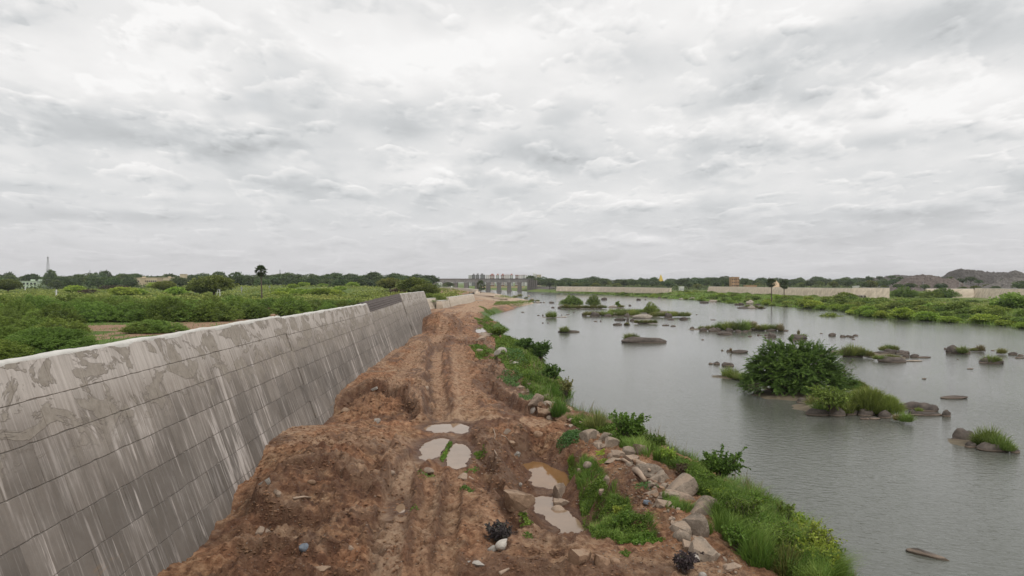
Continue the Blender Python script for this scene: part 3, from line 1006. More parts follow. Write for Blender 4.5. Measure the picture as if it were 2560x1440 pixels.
    lump = fbm2(X * 0.7, Y * 0.55, 11, 4, 0.5, True)
    lump = lump - 0.58
    mid = fbm2(X * 2.3, Y * 1.9, 23, 3, 0.55, True) - 0.58
    rough = np.minimum(rough, 1.0) * (0.45 + 0.55 * sstep(0.3, 2.5, X - (WX0 + WK * Y + 2.1)))
    fine = fbm2(X * 7.0, Y * 6.0, 41, 3, 0.55) - 0.5
    rill = fbm2(X * 3.4 + Y * 0.5, Y * 0.35, 57, 3, 0.55, True) - 0.55
    z = z + f * rough * (0.85 * lump + 0.42 * mid + 0.26 * fine + 0.14 * rill + 0.13 * (fbm2(X * 15, Y * 13, 47, 2) - .5) * sstep(70, 40, Y))
    clod = sstep(0.60, 0.80, vnoise2(X * 3.1, Y * 2.6, 77)) * sstep(0.45, 0.6, vnoise2(X * .8, Y * .7, 78))
    z = z + clod * 0.14 * rough * f
    # smooth fall to the river
    ds = shore_x(Y) - X
    cap = np.where(ds > 0, ds * 0.62, ds * 0.45)
    cap = cap + (fbm2(X * .8, Y * .5, 91, 3) - .5) * 0.5 * np.clip(ds, 0, 1)
    k = 0.35
    h = np.clip(0.5 + 0.5 * (cap - z) / k, 0, 1)
    z = cap * (1 - h) + z * h - k * h * (1 - h)
    # puddles: raise the rims first, then sink the pools
    sds = []
    for (_, pts, lv, _, _) in PUDDLES:
        w = poly_world(pts, lv)
        x0, y0 = w.min(0) - 1.5
        x1, y1 = w.max(0) + 1.5
        m = (X > x0) & (X < x1) & (Y > y0) & (Y < y1)
        if not m.any():
            continue
        xs, ys = X[m], Y[m]
        sc = min(1.0, 0.25 * math.sqrt((x1 - x0 - 3) * (y1 - y0 - 3)))
        sd = poly_sd(xs, ys, w) + (fbm2(xs * 2.2, ys * 1.6, 13, 4) - 0.5) * 0.55 * sc
        zz = z[m]
        z[m] = np.maximum(zz * sstep(0, 0.9, sd) + (lv + 0.03 + 0.1 * np.clip(sd, 0, 1)) * (1 - sstep(0, 0.9, sd)), np.where(sd < 1.0, lv + 0.012, -9))
        wet[m] = np.maximum(wet[m], sstep(0.9, 0.0, sd) * 0.8)
        sds.append((m, sd, lv))
    for (m, sd, lv) in sds:
        z[m] = np.where(sd < 0, lv + np.maximum(sd * 0.5, -0.12) - 0.01, z[m])
    # patches of darker soil in the cuts and hollows
    for (px, py, rx, ry, k) in [(1290, 965, 2.2, 5, .85), (1250, 925, 1.5, 6, .6), (1340, 1120, 1.8, 2.6, .8), (1270, 1180, 1.2, 4, .55), (1330, 1310, 1.2, 2.2, .8), (1450, 1180, 0.9, 4, .6),
                                (900, 1025, 3.5, 2.2, .55), (640, 1130, 1.2, 2, .6), (660, 1275, 1.4, 1.6, .6), (620, 1345, 1.5, 1.5, .45), (860, 1225, 2.5, 2.5, .4),
                                (1110, 812, 4.5, 12, .55), (1140, 835, 5, 12, .55), (1215, 860, 3, 14, .5), (1030, 1020, 1.2, 4, .4), (950, 1160, 1.2, 2, .5), (1300, 1400, 1.0, 1.0, .5)]:
        c = P(px, py, 1.8)[:2]
        g = np.exp(-((X - c[0]) / rx) ** 2 - ((Y - c[1]) / ry) ** 2)
        wet = np.maximum(wet, k * g * sstep(0.3, 0.6, fbm2(X * 1.1, Y * .9, 83, 3)))
    ds = shore_x(Y) - X
    # fresh crumbly faces are darker soil, level trodden places a paler crust
    if Y.ndim == 2:
        gyv = np.gradient(z, axis=0) / np.maximum(np.gradient(Y, axis=0), 1e-6)
        gxv = np.gradient(z, axis=1) / np.maximum(np.gradient(X, axis=1), 1e-6)
        sl = np.hypot(gxv, gyv)
        fr_ = 1 - trk
        for _ in range(3):
            sl[1:-1, 1:-1] = (sl[1:-1, 1:-1] * 2 + sl[:-2, 1:-1] + sl[2:, 1:-1] + sl[1:-1, :-2] + sl[1:-1, 2:]) / 6
        patch = fbm2(X * .35, Y * .25, 207, 4)
        wet = np.maximum(wet, .66 * sstep(.5, 1.2, sl) * sstep(.3, .5, patch) * fr_)
        wet = np.maximum(wet, .6 * sstep(.52, .66, fbm2(X * .5, Y * .35, 209, 4)) * fr_)
        dry = np.maximum(dry, .85 * sstep(.5, .12, sl) * sstep(.42, .6, patch))
    att['green'] = sstep(3.4, 1.6, ds + (fbm2(X * .9, Y * .6, 19, 3) - .5) * 2.5) * (Y < 260) + 0.0
    att['sand'] = sstep(330, 400, Y + 60 * (X + 20) / 30) * 0.8
    att['dry'] = np.clip(dry + 0.4 * sstep(150, 320, Y), 0, 1)
    att['wet'] = np.clip(wet + 0.6 * sstep(0.5, 0.0, ds), 0, 1)
    return z, att


# grid, finer near the camera
NR, NCOL = 980, 430
_r = np.linspace(0, 1, NR)
inv0, inv1 = 1 / 12.0, 1 / 900.0
GY = 1 / (inv0 + (inv1 - inv0) * (0.25 * _r + 0.75 * (1 - (1 - _r) ** 0.8) if False else _r))
GY = np.concatenate([np.geomspace(6, 11.9, 20), GY])
NR = len(GY)


def bank_left(Y):
    w = WX0 + WK * Y + BAT * 8.5 - 1.1
    return np.where(Y < 148, np.maximum(w, -1e3), np.interp(Y, [148, 152, 168, 223, 308, 330, 423, 669, 900], [-19.5, -19.8, -27.6, -26.5, -17.4, -40, -24, -73, -130]))


GL = bank_left(GY)
GL = np.where(GY < 148, WX0 + WK * GY + BAT * (8.5 - 4.0) - 1.0, GL)
GR = shore_x(GY) + 2.5 + GY * 0.01
GS = np.linspace(0, 1, NCOL)
GX = GL[:, None] + (GR - GL)[:, None] * GS[None, :]
GYY = np.repeat(GY[:, None], NCOL, 1)
GZ, GATT = bank_height(GX, GYY)


def hbank(X, Y):
    """bilinear look-up in the bank grid"""
    X = np.asarray(X, float)
    Y = np.asarray(Y, float)
    r = np.clip(np.interp(Y, GY, np.arange(NR)), 0, NR - 1.001)
    i = r.astype(int)
    fr = r - i

    def row(k):
        s = np.clip((X - GL[k]) / (GR[k] - GL[k]), 0, 0.9999) * (NCOL - 1)
        j = s.astype(int)
        fs = s - j
        return GZ[k, j] * (1 - fs) + GZ[k, j + 1] * fs
    return row(i) * (1 - fr) + row(i + 1) * fr


_T = np.geomspace(13, 800, 900)


def hit(px, py):
    """first point of the near bank seen at a pixel"""
    dx, dyy, dz = ray(px, py)
    Y = _T
    X = dx / dyy * Y
    Z = 10.5 + dz / dyy * Y
    H = hbank(X, Y)
    H = np.where((X > np.interp(Y, GY, GR)), -0.5, H)
    H = np.maximum(H, 0.0)
    k = np.argmax(Z < H)
    if k == 0:
        return P(px, py, 0)
    a = (Z[k - 1] - H[k - 1])
    b = (H[k] - Z[k])
    t = a / (a + b + 1e-9)
    y = Y[k - 1] * (1 - t) + Y[k] * t
    x = dx / dyy * y
    return np.array([x, y, 10.5 + dz / dyy * y])


me = mk_mesh('ground', np.stack([GX.ravel(), GYY.ravel(), GZ.ravel()], 1), grid_faces(NR, NCOL), (M['soil'],), True,
             {k: v.ravel() for k, v in GATT.items()})
link('ground', me, kind='structure')

for (nm, pts, lv, lab, mt) in PUDDLES:
    w = poly_world(pts, lv)
    c = w.mean(0)
    e = c + (w - c) * (1 + 0.45 / np.linalg.norm(w - c, axis=1))[:, None]
    n = len(e)
    v = np.column_stack([e - c, np.zeros(n)])
    f = np.arange(n)[None, :]
    a = 0.5 * np.sum(e[:, 0] * np.roll(e[:, 1], -1) - np.roll(e[:, 0], -1) * e[:, 1])
    if a < 0:
        f = f[:, ::-1]
    link(nm, mk_mesh(nm, v, f, (M[mt],)), loc=(c[0], c[1], lv), label=lab, category='puddle')

# ------------------------------------------------------------------ river, riverbed, field, right bank, far land
q = 9000.0
link('river_water', mk_mesh('river_water', [(-600, -200, 0), (1400, -200, 0), (1400, 1250, 0), (-600, 1250, 0)], np.array([[0, 1, 2, 3]]), (M['water'],)), kind='structure')

RSHORE = [(2700, 838), (2560, 820), (2400, 808), (2200, 795), (2100, 778), (1980, 768), (1900, 762), (1820, 757), (1740, 751), (1640, 744), (1540, 738.5), (1480, 735), (1420, 732), (1340, 729.5), (1300, 728.3)]
_rs = np.array([P(a, b, 0)[:2] for a, b in RSHORE])
_rs = np.concatenate([[[105, -60], [112, 60], [117, 120]], _rs, [[0, 900], [-30, 1050], [-120, 1300]]])


def rshore(Y):
    return np.interp(Y, _rs[:, 1], _rs[:, 0]) + (vnoise2(Y * 0.12, Y * 0, 9) - 0.5) * 5


def hright(X, Y):
    ds = X - rshore(Y)
    z = 2.5 * sstep(0, 16, ds) + 0.9 * (fbm2(X * .05, Y * .05, 5, 4) - .5) * sstep(2, 20, ds) + np.minimum(ds * 0.3, 0)
    return z


def hfield(X, Y):
    z = 4.5 + 1.3 * (fbm2(X * .02, Y * .02, 8, 4) - .5) * sstep(60, 160, Y) + 0.25 * (fbm2(X * .3, Y * .3, 4, 3) - .5)
    # a low rise on the left behind the thicket, and falling ground by the houses
    z = z + 3.2 * np.exp(-((X + 150) / 70) ** 2 - ((Y - 470) / 90) ** 2) + 1.5 * np.exp(-((X + 75) / 40) ** 2 - ((Y - 420) / 70) ** 2)
    return z


gy = np.concatenate([np.linspace(-60, 40, 12)[:-1], 1 / np.linspace(1 / 40, 1 / 1250, 260)])
gs = np.linspace(0, 1, 160) ** 1.6
fe = field_edge(gy)
X = fe[:, None] - gs[None, :] * (1100 + 0 * fe[:, None]) * np.clip(gy / 600 + 0.3, 0.35, 1.4)[:, None]
Y = np.repeat(gy[:, None], len(gs), 1)
Z = hfield(X, Y)
tr1 = poly_world([(-300, 850), (60, 835), (190, 822), (300, 815), (440, 812), (560, 806), (690, 792), (780, 778)], 4.5)
tr2 = poly_world([(560, 806), (680, 775), (770, 762), (840, 745)], 4.5)
tr3 = poly_world([(215, 850), (330, 838), (420, 832)], 4.5)
tr4 = poly_world([(220, 840), (330, 830), (450, 822)], 4.5)
bare = np.zeros(X.shape)
for tr, hw in ((tr1, 3.0), (tr2, 3.0), (tr3, 1.6), (tr4, 1.4)):
    d, _, _ = line_dist(X, Y, tr)
    bare = np.maximum(bare, sstep(hw * 1.8, hw * 0.5, d + (fbm2(X * .25, Y * .25, 6, 3) - .5) * hw * 2))
bare = np.maximum(bare, 0.75 * sstep(260, 300, Y) * sstep(-75, -40, X) * (Y < 700))
bare = np.maximum(bare, 0.75 * sstep(.5, .62, fbm2(X * .06, Y * .16, 66, 3)) * sstep(150, 90, Y))
me = mk_mesh('field', np.stack([X.ravel(), Y.ravel(), Z.ravel()], 1), grid_faces(len(gy), len(gs))[:, ::-1], (M['field'],), True, {'bare': bare.ravel()})
link('field', me, kind='structure')

gy = np.concatenate([np.linspace(-60, 100, 16)[:-1], 1 / np.linspace(1 / 100, 1 / 1250, 200)])
gs = np.linspace(0, 1, 150) ** 1.7
X = rshore(gy)[:, None] - 3 + gs[None, :] * 1300
Y = np.repeat(gy[:, None], len(gs), 1)
Z = hright(X, Y)
bare = 0.5 * sstep(18, 40, X - rshore(Y)) * sstep(110, 60, X - rshore(Y)) * sstep(.4, .6, fbm2(X * .04, Y * .03, 12, 3)) + 0.3 * sstep(130, 160, X - rshore(Y)) * 0
me = mk_mesh('right_bank', np.stack([X.ravel(), Y.ravel(), Z.ravel()], 1), grid_faces(len(gy), len(gs)), (M['field'],), True, {'bare': bare.ravel()})
link('right_bank', me, kind='structure')

gx = np.linspace(-9000, 9000, 60)
gy = np.concatenate([[1000, 1012], np.geomspace(1060, 12000, 24)])
X, Y = np.meshgrid(gx, gy)
Z = 2.6 + 6.0 * (fbm2(X * .002, Y * .002, 3, 3) - .5) * sstep(1500, 3000, Y)
Z[0] = -1
Z[1] = .9
me = mk_mesh('distant_land', np.stack([X.ravel(), Y.ravel(), Z.ravel()], 1), grid_faces(len(gy), len(gx)), (M['field'],), True, {'bare': np.zeros(X.size)})
link('distant_land', me, kind='structure')

# ------------------------------------------------------------------ the long battered wall
wl = math.hypot(WK, 1.0)
UD = np.array([WK / wl, 1 / wl, 0])
DN = np.array([BAT, 0, -1.0])
DN = DN - UD * np.dot(DN, UD)
DNL = np.linalg.norm(DN)
DN = DN / DNL
NN = np.cross(DN, UD)
NN = NN / np.linalg.norm(NN)
if NN[0] < 0:
    NN = -NN


def wall_top(Y):
    """level of the wall crest"""
    z = np.interp(Y, [0, 43.3, 43.5, 75, 75.1, 104.9, 105, 146], [8.46, 8.46, 8.37, 8.28, 7.45, 7.74, 8.78, 8.63])
    return z


def wall_pt(Y, z, out=0.0):
    return np.array([WX0 + WK * Y + BAT * (8.5 - z), Y, z]) + NN * out


wall = thing('retaining_wall', 'long leaning grey concrete wall with dark run-off streaks beside the mud track', 'wall', (WX0 + WK * 80, 80, 1.0))
WO = np.array([WX0 + WK * 80, 80, 1.0])


def wadd(name, me, **k):
    return link(name, me, wall, **k)


# core behind the panels
mb = MB()
segs = [(6, 43.3, 0), (43.6, 74.9, 0), (75.2, 104.8, 0), (105.1, 146, .1)]
for (y0, y1, o) in segs:
    vs = []
    for yy in (y0, y1):
        zt = float(wall_top(yy)) - 0.06
        a = wall_pt(yy, -1.0, -0.03 + o)
        b = wall_pt(yy, zt, -0.03 + o)
        vs += [a, b, b - np.array([0.62, 0, 0]), a - np.array([2.6, 0, 0])]
    vs = np.array(vs) - WO
    mb.add(vs, [(0, 1, 5, 4), (1, 2, 6, 5), (2, 3, 7, 6), (3, 0, 4, 7), (0, 3, 2, 1), (4, 5, 6, 7)])
wadd('core', mb.mesh('core', M['core']))

# panel prototypes with ragged arrises
PW, PH = 1.6, 1.05


def panel_mesh(seed, w, h):
    r = np.random.default_rng(seed)
    k = 10
    pts = []
    for (ax, ay, bx, by) in ((0, 0, w, 0), (w, 0, w, h), (w, h, 0, h), (0, h, 0, 0)):
        n = 7 if ax != bx else 4
        for i in range(n):
            t = i / n
            pts.append((ax + (bx - ax) * t, ay + (by - ay) * t))
    pts = np.array(pts)
    c = np.array([w / 2, h / 2])
    vert = (pts[:, 0] < 1e-6) | (pts[:, 0] > w - 1e-6)
    g = np.where(vert, 0.006, 0.003) + r.random(len(pts)) ** 3 * np.where(vert, 0.012, 0.028)
    inner = pts + np.sign(c - pts) * g[:, None]
    inner2 = inner + np.sign(c - inner) * np.array([0.008, 0.012])
    n = len(pts)
    v = np.concatenate([np.column_stack([inner, np.full(n, -0.10)]), np.column_stack([inner, -0.012 - r.random(n) * 0.012]), np.column_stack([inner2, r.random(n) * 0.004])])
    f = []
    for L in (0, 1):
        for i in range(n):
            j = (i + 1) % n
            f.append((L * n + i, L * n + j, (L + 1) * n + j, (L + 1) * n + i))
    ng = np.array([list(range(2 * n, 3 * n))])
    return mk_mesh('panel', v, [np.array(f), ng], (M['wall'],))


protos = [panel_mesh(100 + i, PW, PH) for i in range(8)]
PAN = []
for (sy0, sy1, o) in ((10.4, 43.45, 0.0), (43.45, 75.1, 0.0), (75.1, 104.9, 0.0), (104.95, 146.0, 0.1)):
    for j in range(8):
        y = sy0 - (PW / 2 if j % 2 else 0)
        k = 0
        while y < sy1 - 0.05:
            ya, yb = max(y, sy0), min(y + PW, sy1)
            y += PW
            k += 1
            if yb - ya < 0.25:
                continue
            yc = (ya + yb) / 2
            ztop = float(wall_top(yc)) - j * PH / DNL
            foot = wall_pt(yc, ztop, o)
            if ztop < float(hbank(foot[0] + 0.3, yc)) - 0.1 or ztop < 0.6:
                continue
            base = wall_pt(ya, ztop, o + random.uniform(-0.005, 0.005))
            m4 = Matrix.Identity(4)
            for r_ in range(3):
                m4[r_][0] = UD[r_] * (yb - ya) / PW
                m4[r_][1] = DN[r_]
                m4[r_][2] = NN[r_]
                m4[r_][3] = base[r_] - WO[r_]
            PAN.append((ya, m4, protos[(k * 3 + j * 5) % 8]))
PAN.sort(key=lambda t: t[0])
for (ya, m4, me) in PAN[:295]:
    ob = D.objects.new('panel', me)
    COL.objects.link(ob)
    ob.parent = wall
    ob.matrix_local = m4
# the farther ones, past the limit, in one mesh
vs, f4s, fns, n0 = [], [], [], 0
for (ya, m4, me) in PAN[295:]:
    A = np.array(m4)
    co = np.empty(len(me.vertices) * 3)
    me.vertices.foreach_get('co', co)
    co = co.reshape(-1, 3) @ A[:3, :3].T + A[:3, 3]
    vs.append(co)
    nq = len(co) // 3
    fi = [tuple(p.vertices) for p in me.polygons]
    f4s.append(np.array([t for t in fi if len(t) == 4]) + n0)
    fns.append(np.array([t for t in fi if len(t) > 4]) + n0)
    n0 += len(co)
wadd('panel', mk_mesh('panel', np.concatenate(vs), [np.concatenate(f4s), np.concatenate(fns)], (M['wall'],)))['kind'] = 'stuff'

# pale rough crest
for (y0, y1, o, wd) in ((6, 43.3, 0, .66), (43.6, 74.9, 0, .62), (105.1, 146, .1, .5)):
    n = int((y1 - y0) / 0.25)
    ys = np.linspace(y0, y1, n)
    cols = np.array([0.02, 0.0, -0.05, -0.25, -0.45, -1.0])
    hz = np.array([-0.10, -0.01, 0.05, 0.07, 0.05, -0.12])
    V = []
    for yy in ys:
        zt = float(wall_top(yy))
        b = wall_pt(yy, zt, o)
        for c_, h_ in zip(cols, hz):
            off = c_ * wd if c_ < 0 else c_
            V.append((b[0] + off, yy, zt + h_))
    V = np.array(V)
    nz = (fbm2(V[:, 0] * 4, V[:, 1] * 1.3, 44, 4) - .5) * 0.09
    V[:, 2] += nz
    V[:, 0] += (fbm2(V[:, 1] * 0.9, V[:, 0] * 9, 45, 3) - .5) * 0.10
    wadd('coping', mk_mesh('coping', V - WO, grid_faces(n, len(cols)), (M['cap'],), True))

# steel cage left open on the crest
cage = thing('steel_cage', 'open rusty reinforcing cage on the unfinished stretch of the wall crest', 'rebar cage', wall_pt(90, 7.6))
co = wall_pt(90, 7.6)
mb = MB()
for yy in np.arange(75.3, 104.8, 0.55):
    zt = float(wall_top(yy))
    top = 8.58 + 0.25 * (yy - 75) / 30
    for o in (0.0, -0.34):
        mb.tube([wall_pt(yy, zt - 0.1, o) - co, wall_pt(yy + random.uniform(-.06, .06), top + random.uniform(-.05, .08), o) - co], 0.035, 4)
cm = mb.mesh('upright_bars', M['rebar'])
o_ = link('upright_bars', cm, cage)
o_['kind'] = 'stuff'
for q_ in range(4):
    mb = MB()
    for o in (0.0, -0.34):
        pts = [wall_pt(yy, float(wall_top(yy)) + 0.12 + q_ * 0.24, o) - co for yy in np.linspace(75.3, 104.7, 12)]
        mb.tube(pts, 0.03, 4)
    link('cross_bar', mb.mesh('cross_bar', M['rebar']), cage)
mb = MB()
for (y0, y1) in ((75.3, 104.8),):
    vs = []
    for yy in (y0, y1):
        a = wall_pt(yy, float(wall_top(yy)) - 0.1, -0.6)
        b = wall_pt(yy, 8.5 + 0.2 * (yy - 75) / 30, -0.45)
        vs += [a, b, b - np.array([.5, 0, 0]), a - np.array([1.5, 0, 0])]
    mb.add(np.array(vs) - co, [(0, 1, 5, 4), (1, 2, 6, 5), (2, 3, 7, 6), (3, 0, 4, 7), (0, 3, 2, 1), (4, 5, 6, 7)])
link('shade_backing', mb.mesh('shade_backing', M['cage_shade']), cage)  # added dark slab standing in for shade and shrubs behind the bars


def plain_wall(name, label, pts, ztops, zbots, mat, batter=0.35, thick=0.8, side=1, bay=6.0, course=1.05, group=None, crest='cap'):
    """a battered wall along a ground line, split into pours that are parts of the wall"""
    pts = np.array(pts, float)
    org = np.array([pts[:, 0].mean(), pts[:, 1].mean(), min(zbots)])
    w = thing(name, label, 'wall', org, 0, group)
    for i in range(len(pts) - 1):
        a, b = pts[i], pts[i + 1]
        L = np.linalg.norm(b - a)
        u = (b - a) / L
        nrm = np.array([u[1], -u[0]]) * side
        nb = max(1, int(round(L / bay)))
        for k in range(nb):
            s0, s1 = k / nb * L + 0.04, (k + 1) / nb * L - 0.04
            z0 = zbots[i] + (zbots[i + 1] - zbots[i]) * (k + .5) / nb
            zt = ztops[i] + (ztops[i + 1] - ztops[i]) * (k + .5) / nb + random.uniform(-.06, .06)
            nc = max(1, int(round((zt - z0) / course)))
            mb = MB()
            for c_ in range(nc):
                za = z0 + (zt - z0) * c_ / nc + 0.03
                zb = z0 + (zt - z0) * (c_ + 1) / nc - 0.03
                pr = []
                jt = random.uniform(-.03, .03)
                for s_ in (s0, s1):
                    for (zz, bk) in ((za, 0), (zb, 0), (zb, 1), (za, 1)):
                        off = (zt - zz) * batter + jt
                        if bk:
                            off = -thick
                        xy = a + u * s_ + nrm * off
                        pr.append((xy[0] - org[0], xy[1] - org[1], zz - org[2]))
                mb.add(pr, [(0, 1, 5, 4), (1, 2, 6, 5), (2, 3, 7, 6), (3, 0, 4, 7), (0, 3, 2, 1), (4, 5, 6, 7)])
            # dark joint filler set back
            pr = []
            for s_ in (s0 - 0.05, s1 + 0.05):
                for (zz, bk) in ((z0 - .5, 0), (zt - .08, 0), (zt - .08, 1), (z0 - .5, 1)):
                    off = (zt - zz) * batter - 0.08
                    if bk:
                        off = -thick + 0.1
                    xy = a + u * s_ + nrm * off
                    pr.append((xy[0] - org[0], xy[1] - org[1], zz - org[2]))
            mb.add(pr, [(0, 1, 5, 4), (1, 2, 6, 5), (2, 3, 7, 6), (3, 0, 4, 7), (0, 3, 2, 1), (4, 5, 6, 7)])
            link('panel', mb.mesh('panel', mat), w)
        # crest slab
        mb = MB()
        pr = []
        for s_, zt in ((0.05, ztops[i]), (L - .05, ztops[i + 1])):
            for (dz, off) in ((-.02, 0.04), (.10, 0.0), (.10, -thick), (-.02, -thick)):
                xy = a + u * s_ + nrm * off
                pr.append((xy[0] - org[0], xy[1] - org[1], zt + dz - org[2]))
        mb.add(pr, [(0, 1, 5, 4), (1, 2, 6, 5), (2, 3, 7, 6), (3, 0, 4, 7), (0, 3, 2, 1), (4, 5, 6, 7)])
        link('coping', mb.mesh('coping', M[crest]), w)
    return w


def P2(px, py, z):
    return P(px, py, z)[:2]


# second run, paler, beyond the tall wall
e0 = np.array([-27.4, 172.0])
plain_wall('retaining_wall', 'lower pale wall starting behind the end of the tall wall', [e0, P2(1068, 746.5, 5.5), P2(1103, 744.5, 5.5)], [5.5, 5.5, 5.5], [0.8, 0.8, 0.8], M['wall_far'], group='low pale walls on the near bank')
plain_wall('retaining_wall', 'short broken-topped pale wall block standing between two low walls', [P2(1103.5, 751, 4.9), P2(1122, 749, 4.9)], [4.75, 4.8], [0.8, 0.8], M['wall_far'], 0.25, 1.6, bay=5, group='low pale walls on the near bank')
plain_wall('retaining_wall', 'low pale wall climbing beside the sandy end of the track', [P2(1121, 744, 5.5), P2(1150, 740, 5.5), P2(1183, 735, 5.5)], [5.5, 5.5, 5.5], [1.2, 2.0, 2.6], M['wall_far'], group='low pale walls on the near bank')
plain_wall('retaining_wall', 'farthest pale wall on the near bank, in front of the bridge piers', [P2(1092, 717.2, 6.2), P2(1130, 719, 6.2), P2(1165, 721, 6.2), P2(1181, 723, 6.2)], [6.2, 6.2, 6.2, 6.2], [2.5, 2.5, 2.5, 2.5], M['wall_far'], 0.15, 1.2, bay=11, group='low pale walls on the near bank')
plain_wall('retaining_wall', 'end block of the farthest near-bank wall, beside the bridge pier', [P2(1182, 723.4, 6.3), P2(1190, 724.2, 6.3)], [6.4, 6.4], [2.3, 2.3], M['wall_far'], 0.25, 1.4, bay=9, group='low pale walls on the near bank')
# right bank
plain_wall('retaining_wall', 'long pale wall on the far bank under the trees, next to the bridge', [P2(1392, 716.2, 6.6), P2(1500, 716.8, 6.6), P2(1676, 719, 6.6)], [6.6, 6.5, 6.3], [3.0, 2.8, 2.8], M['wall_right'], 0.3, 1, side=1, bay=11, course=2.2, group='pale walls on the far bank')
plain_wall('retaining_wall', 'long pale leaning wall on the far bank behind the two palms', [P2(1772, 716.4, 7.0), P2(1980, 719, 7.2), P2(2130, 720.5, 7.3)], [7.0, 7.2, 7.3], [2.6, 2.6, 2.6], M['wall_right'], 0.4, 1, side=1, bay=8, course=2.1, group='pale walls on the far bank')
plain_wall('retaining_wall', 'taller pale end stretch of the far-bank wall above the black pipes', [P2(2134, 719.5, 7.6), P2(2222, 720, 7.6)], [7.6, 7.6], [2.2, 2.2], M['wall_right'], 0.4, 1, side=1, bay=8, course=2.1, group='pale walls on the far bank')
plain_wall('retaining_wall', 'pale far-bank wall at the right under the grey quarry heaps', [P2(2316, 722, 7.0), P2(2434, 722, 7.0)], [7.0, 7.0], [2.4, 2.4], M['wall_right'], 0.4, 1, side=1, bay=8, course=2.1, group='pale walls on the far bank')
plain_wall('retaining_wall', 'last pale far-bank wall, cut by the right edge of the photo', [P2(2437, 721, 7.2), P2(2600, 723.5, 7.2), P2(2800, 727, 7.2)], [7.3, 7.3, 7.3], [2.2, 2.2, 2.2], M['wall_right'], 0.4, 1, side=1, bay=8, course=2.1, group='pale walls on the far bank')

# the air: one box round everything that is built
link('haze', MB().box(-9500, 9500, -250, 12500, -3, 62).mesh('haze', M['haze']), kind='stuff', label='thin grey haze over the whole river plain')


# ------------------------------------------------------------------ prototypes: rocks
_ico = {}


def ico(sub):
    if sub not in _ico:
        import bmesh
        bm = bmesh.new()
        bmesh.ops.create_icosphere(bm, subdivisions=sub, radius=1.0)
        v = np.array([x.co[:] for x in bm.verts])
        f = np.array([[a.index for a in p.verts] for p in bm.faces])
        bm.free()
        _ico[sub] = (v, f)
    return _ico[sub]


def rock_mesh(name, mat, seed, kind='boulder', sub=3):
    """unit rock: about 1 wide, sits with its foot a little below z = 0"""
    r = np.random.default_rng(seed)
    v, f = ico(sub)
    v = v.copy()
    n = v / np.linalg.norm(v, axis=1)[:, None]
    if kind == 'boulder':
        ncut, lo, hi, sz = 10, 0.38, 0.62, (0.80, 0.68, 0.68)
    elif kind == 'slab':
        ncut, lo, hi, sz = 9, 0.42, 0.7, (0.74, 0.58, 0.38)
    elif kind == 'round':
        ncut, lo, hi, sz = 3, 0.8, 0.92, (0.52, 0.45, 0.42)
    else:                            # whale-backed river rock
        ncut, lo, hi, sz = 5, 0.72, 0.92, (0.52, 0.42, 0.42)
    for _ in range(ncut):
        d = r.normal(size=3)
        d /= np.linalg.norm(d)
        h = r.uniform(lo, hi)
        e = v @ d - h
        v = v - np.clip(e, 0, None)[:, None] * d * (0.985 if kind in ('boulder', 'slab') else 0.93)
    nz = vnoise3(v * 2.2 + 10, seed) - .5
    nz2 = vnoise3(v * 6 + 20, seed + 1) - .5
    v = v * (1 + (0.07 if kind in ('boulder', 'slab') else 0.12 if kind == 'round' else 0.24) * nz + 0.05 * nz2)[:, None]
    if kind == 'whale':
        lay = np.floor(v[:, 2] * 7 + vnoise3(v * 1.5 + 3, seed) * 2)
        v[:, :2] *= (1 + 0.05 * ((lay * 7.31) % 1 - .5))[:, None]
        v[:, 2] = np.where(v[:, 2] > 0, v[:, 2] ** 1.0 * (0.8 + 0.4 * (vnoise3(np.column_stack([v[:, 0] * 2 + 5, v[:, 1] * 2, v[:, 0] * 0]), seed))), v[:, 2])
    v = v * np.array(sz)
    v[:, 2] += sz[2] * (0.55 if kind in ('boulder', 'round') else 0.25)
    return mk_mesh(name, v, f, (mat,), kind in ('round', 'whale'))


ROCKS = {}


def rock_proto(kind, mat, i, sub=3):
    k = (kind, mat, i, sub)
    if k not in ROCKS:
        ROCKS[k] = rock_mesh('rock', M[mat], 1000 + i * 31 + len(kind), kind, sub)
    return ROCKS[k]


# ------------------------------------------------------------------ prototypes: foliage
def quads_from(c, a, b):
    """quads centred at c with half axes a and b"""
    v = np.stack([c - a - b, c + a - b, c + a + b, c - a + b], 1).reshape(-1, 3)
    f = np.arange(len(c) * 4).reshape(-1, 4)
    return v, f


def leaves(c, d, L, W, r, droop=0.0):
    """kite leaves rooted at c, pointing along d; returns verts (n*4), faces"""
    n = len(c)
    d = d / (np.linalg.norm(d, axis=1)[:, None] + 1e-9)
    up = r.normal(size=(n, 3))
    s = np.cross(d, up)
    s /= np.linalg.norm(s, axis=1)[:, None] + 1e-9
    L = np.broadcast_to(L, (n,))[:, None]
    W = np.broadcast_to(W, (n,))[:, None]
    tip = c + d * L
    tip[:, 2] -= droop * L[:, 0]
    mid = c + d * L * 0.5
    v = np.stack([c, mid + s * W, tip, mid - s * W], 1).reshape(-1, 3)
    return v, np.arange(n * 4).reshape(-1, 4)


def core_blob(sx, sy, sz, cz, seed, sub=3, k=0.5):
    v, f = ico(sub)
    n = 1 + k * (vnoise3(v * 1.8 + 7, seed) - .5) + 0.3 * (vnoise3(v * 4.5 + 3, seed + 5) - .5)
    v = v * n[:, None] * np.array([sx, sy, sz]) + np.array([0, 0, cz])
    return v, f


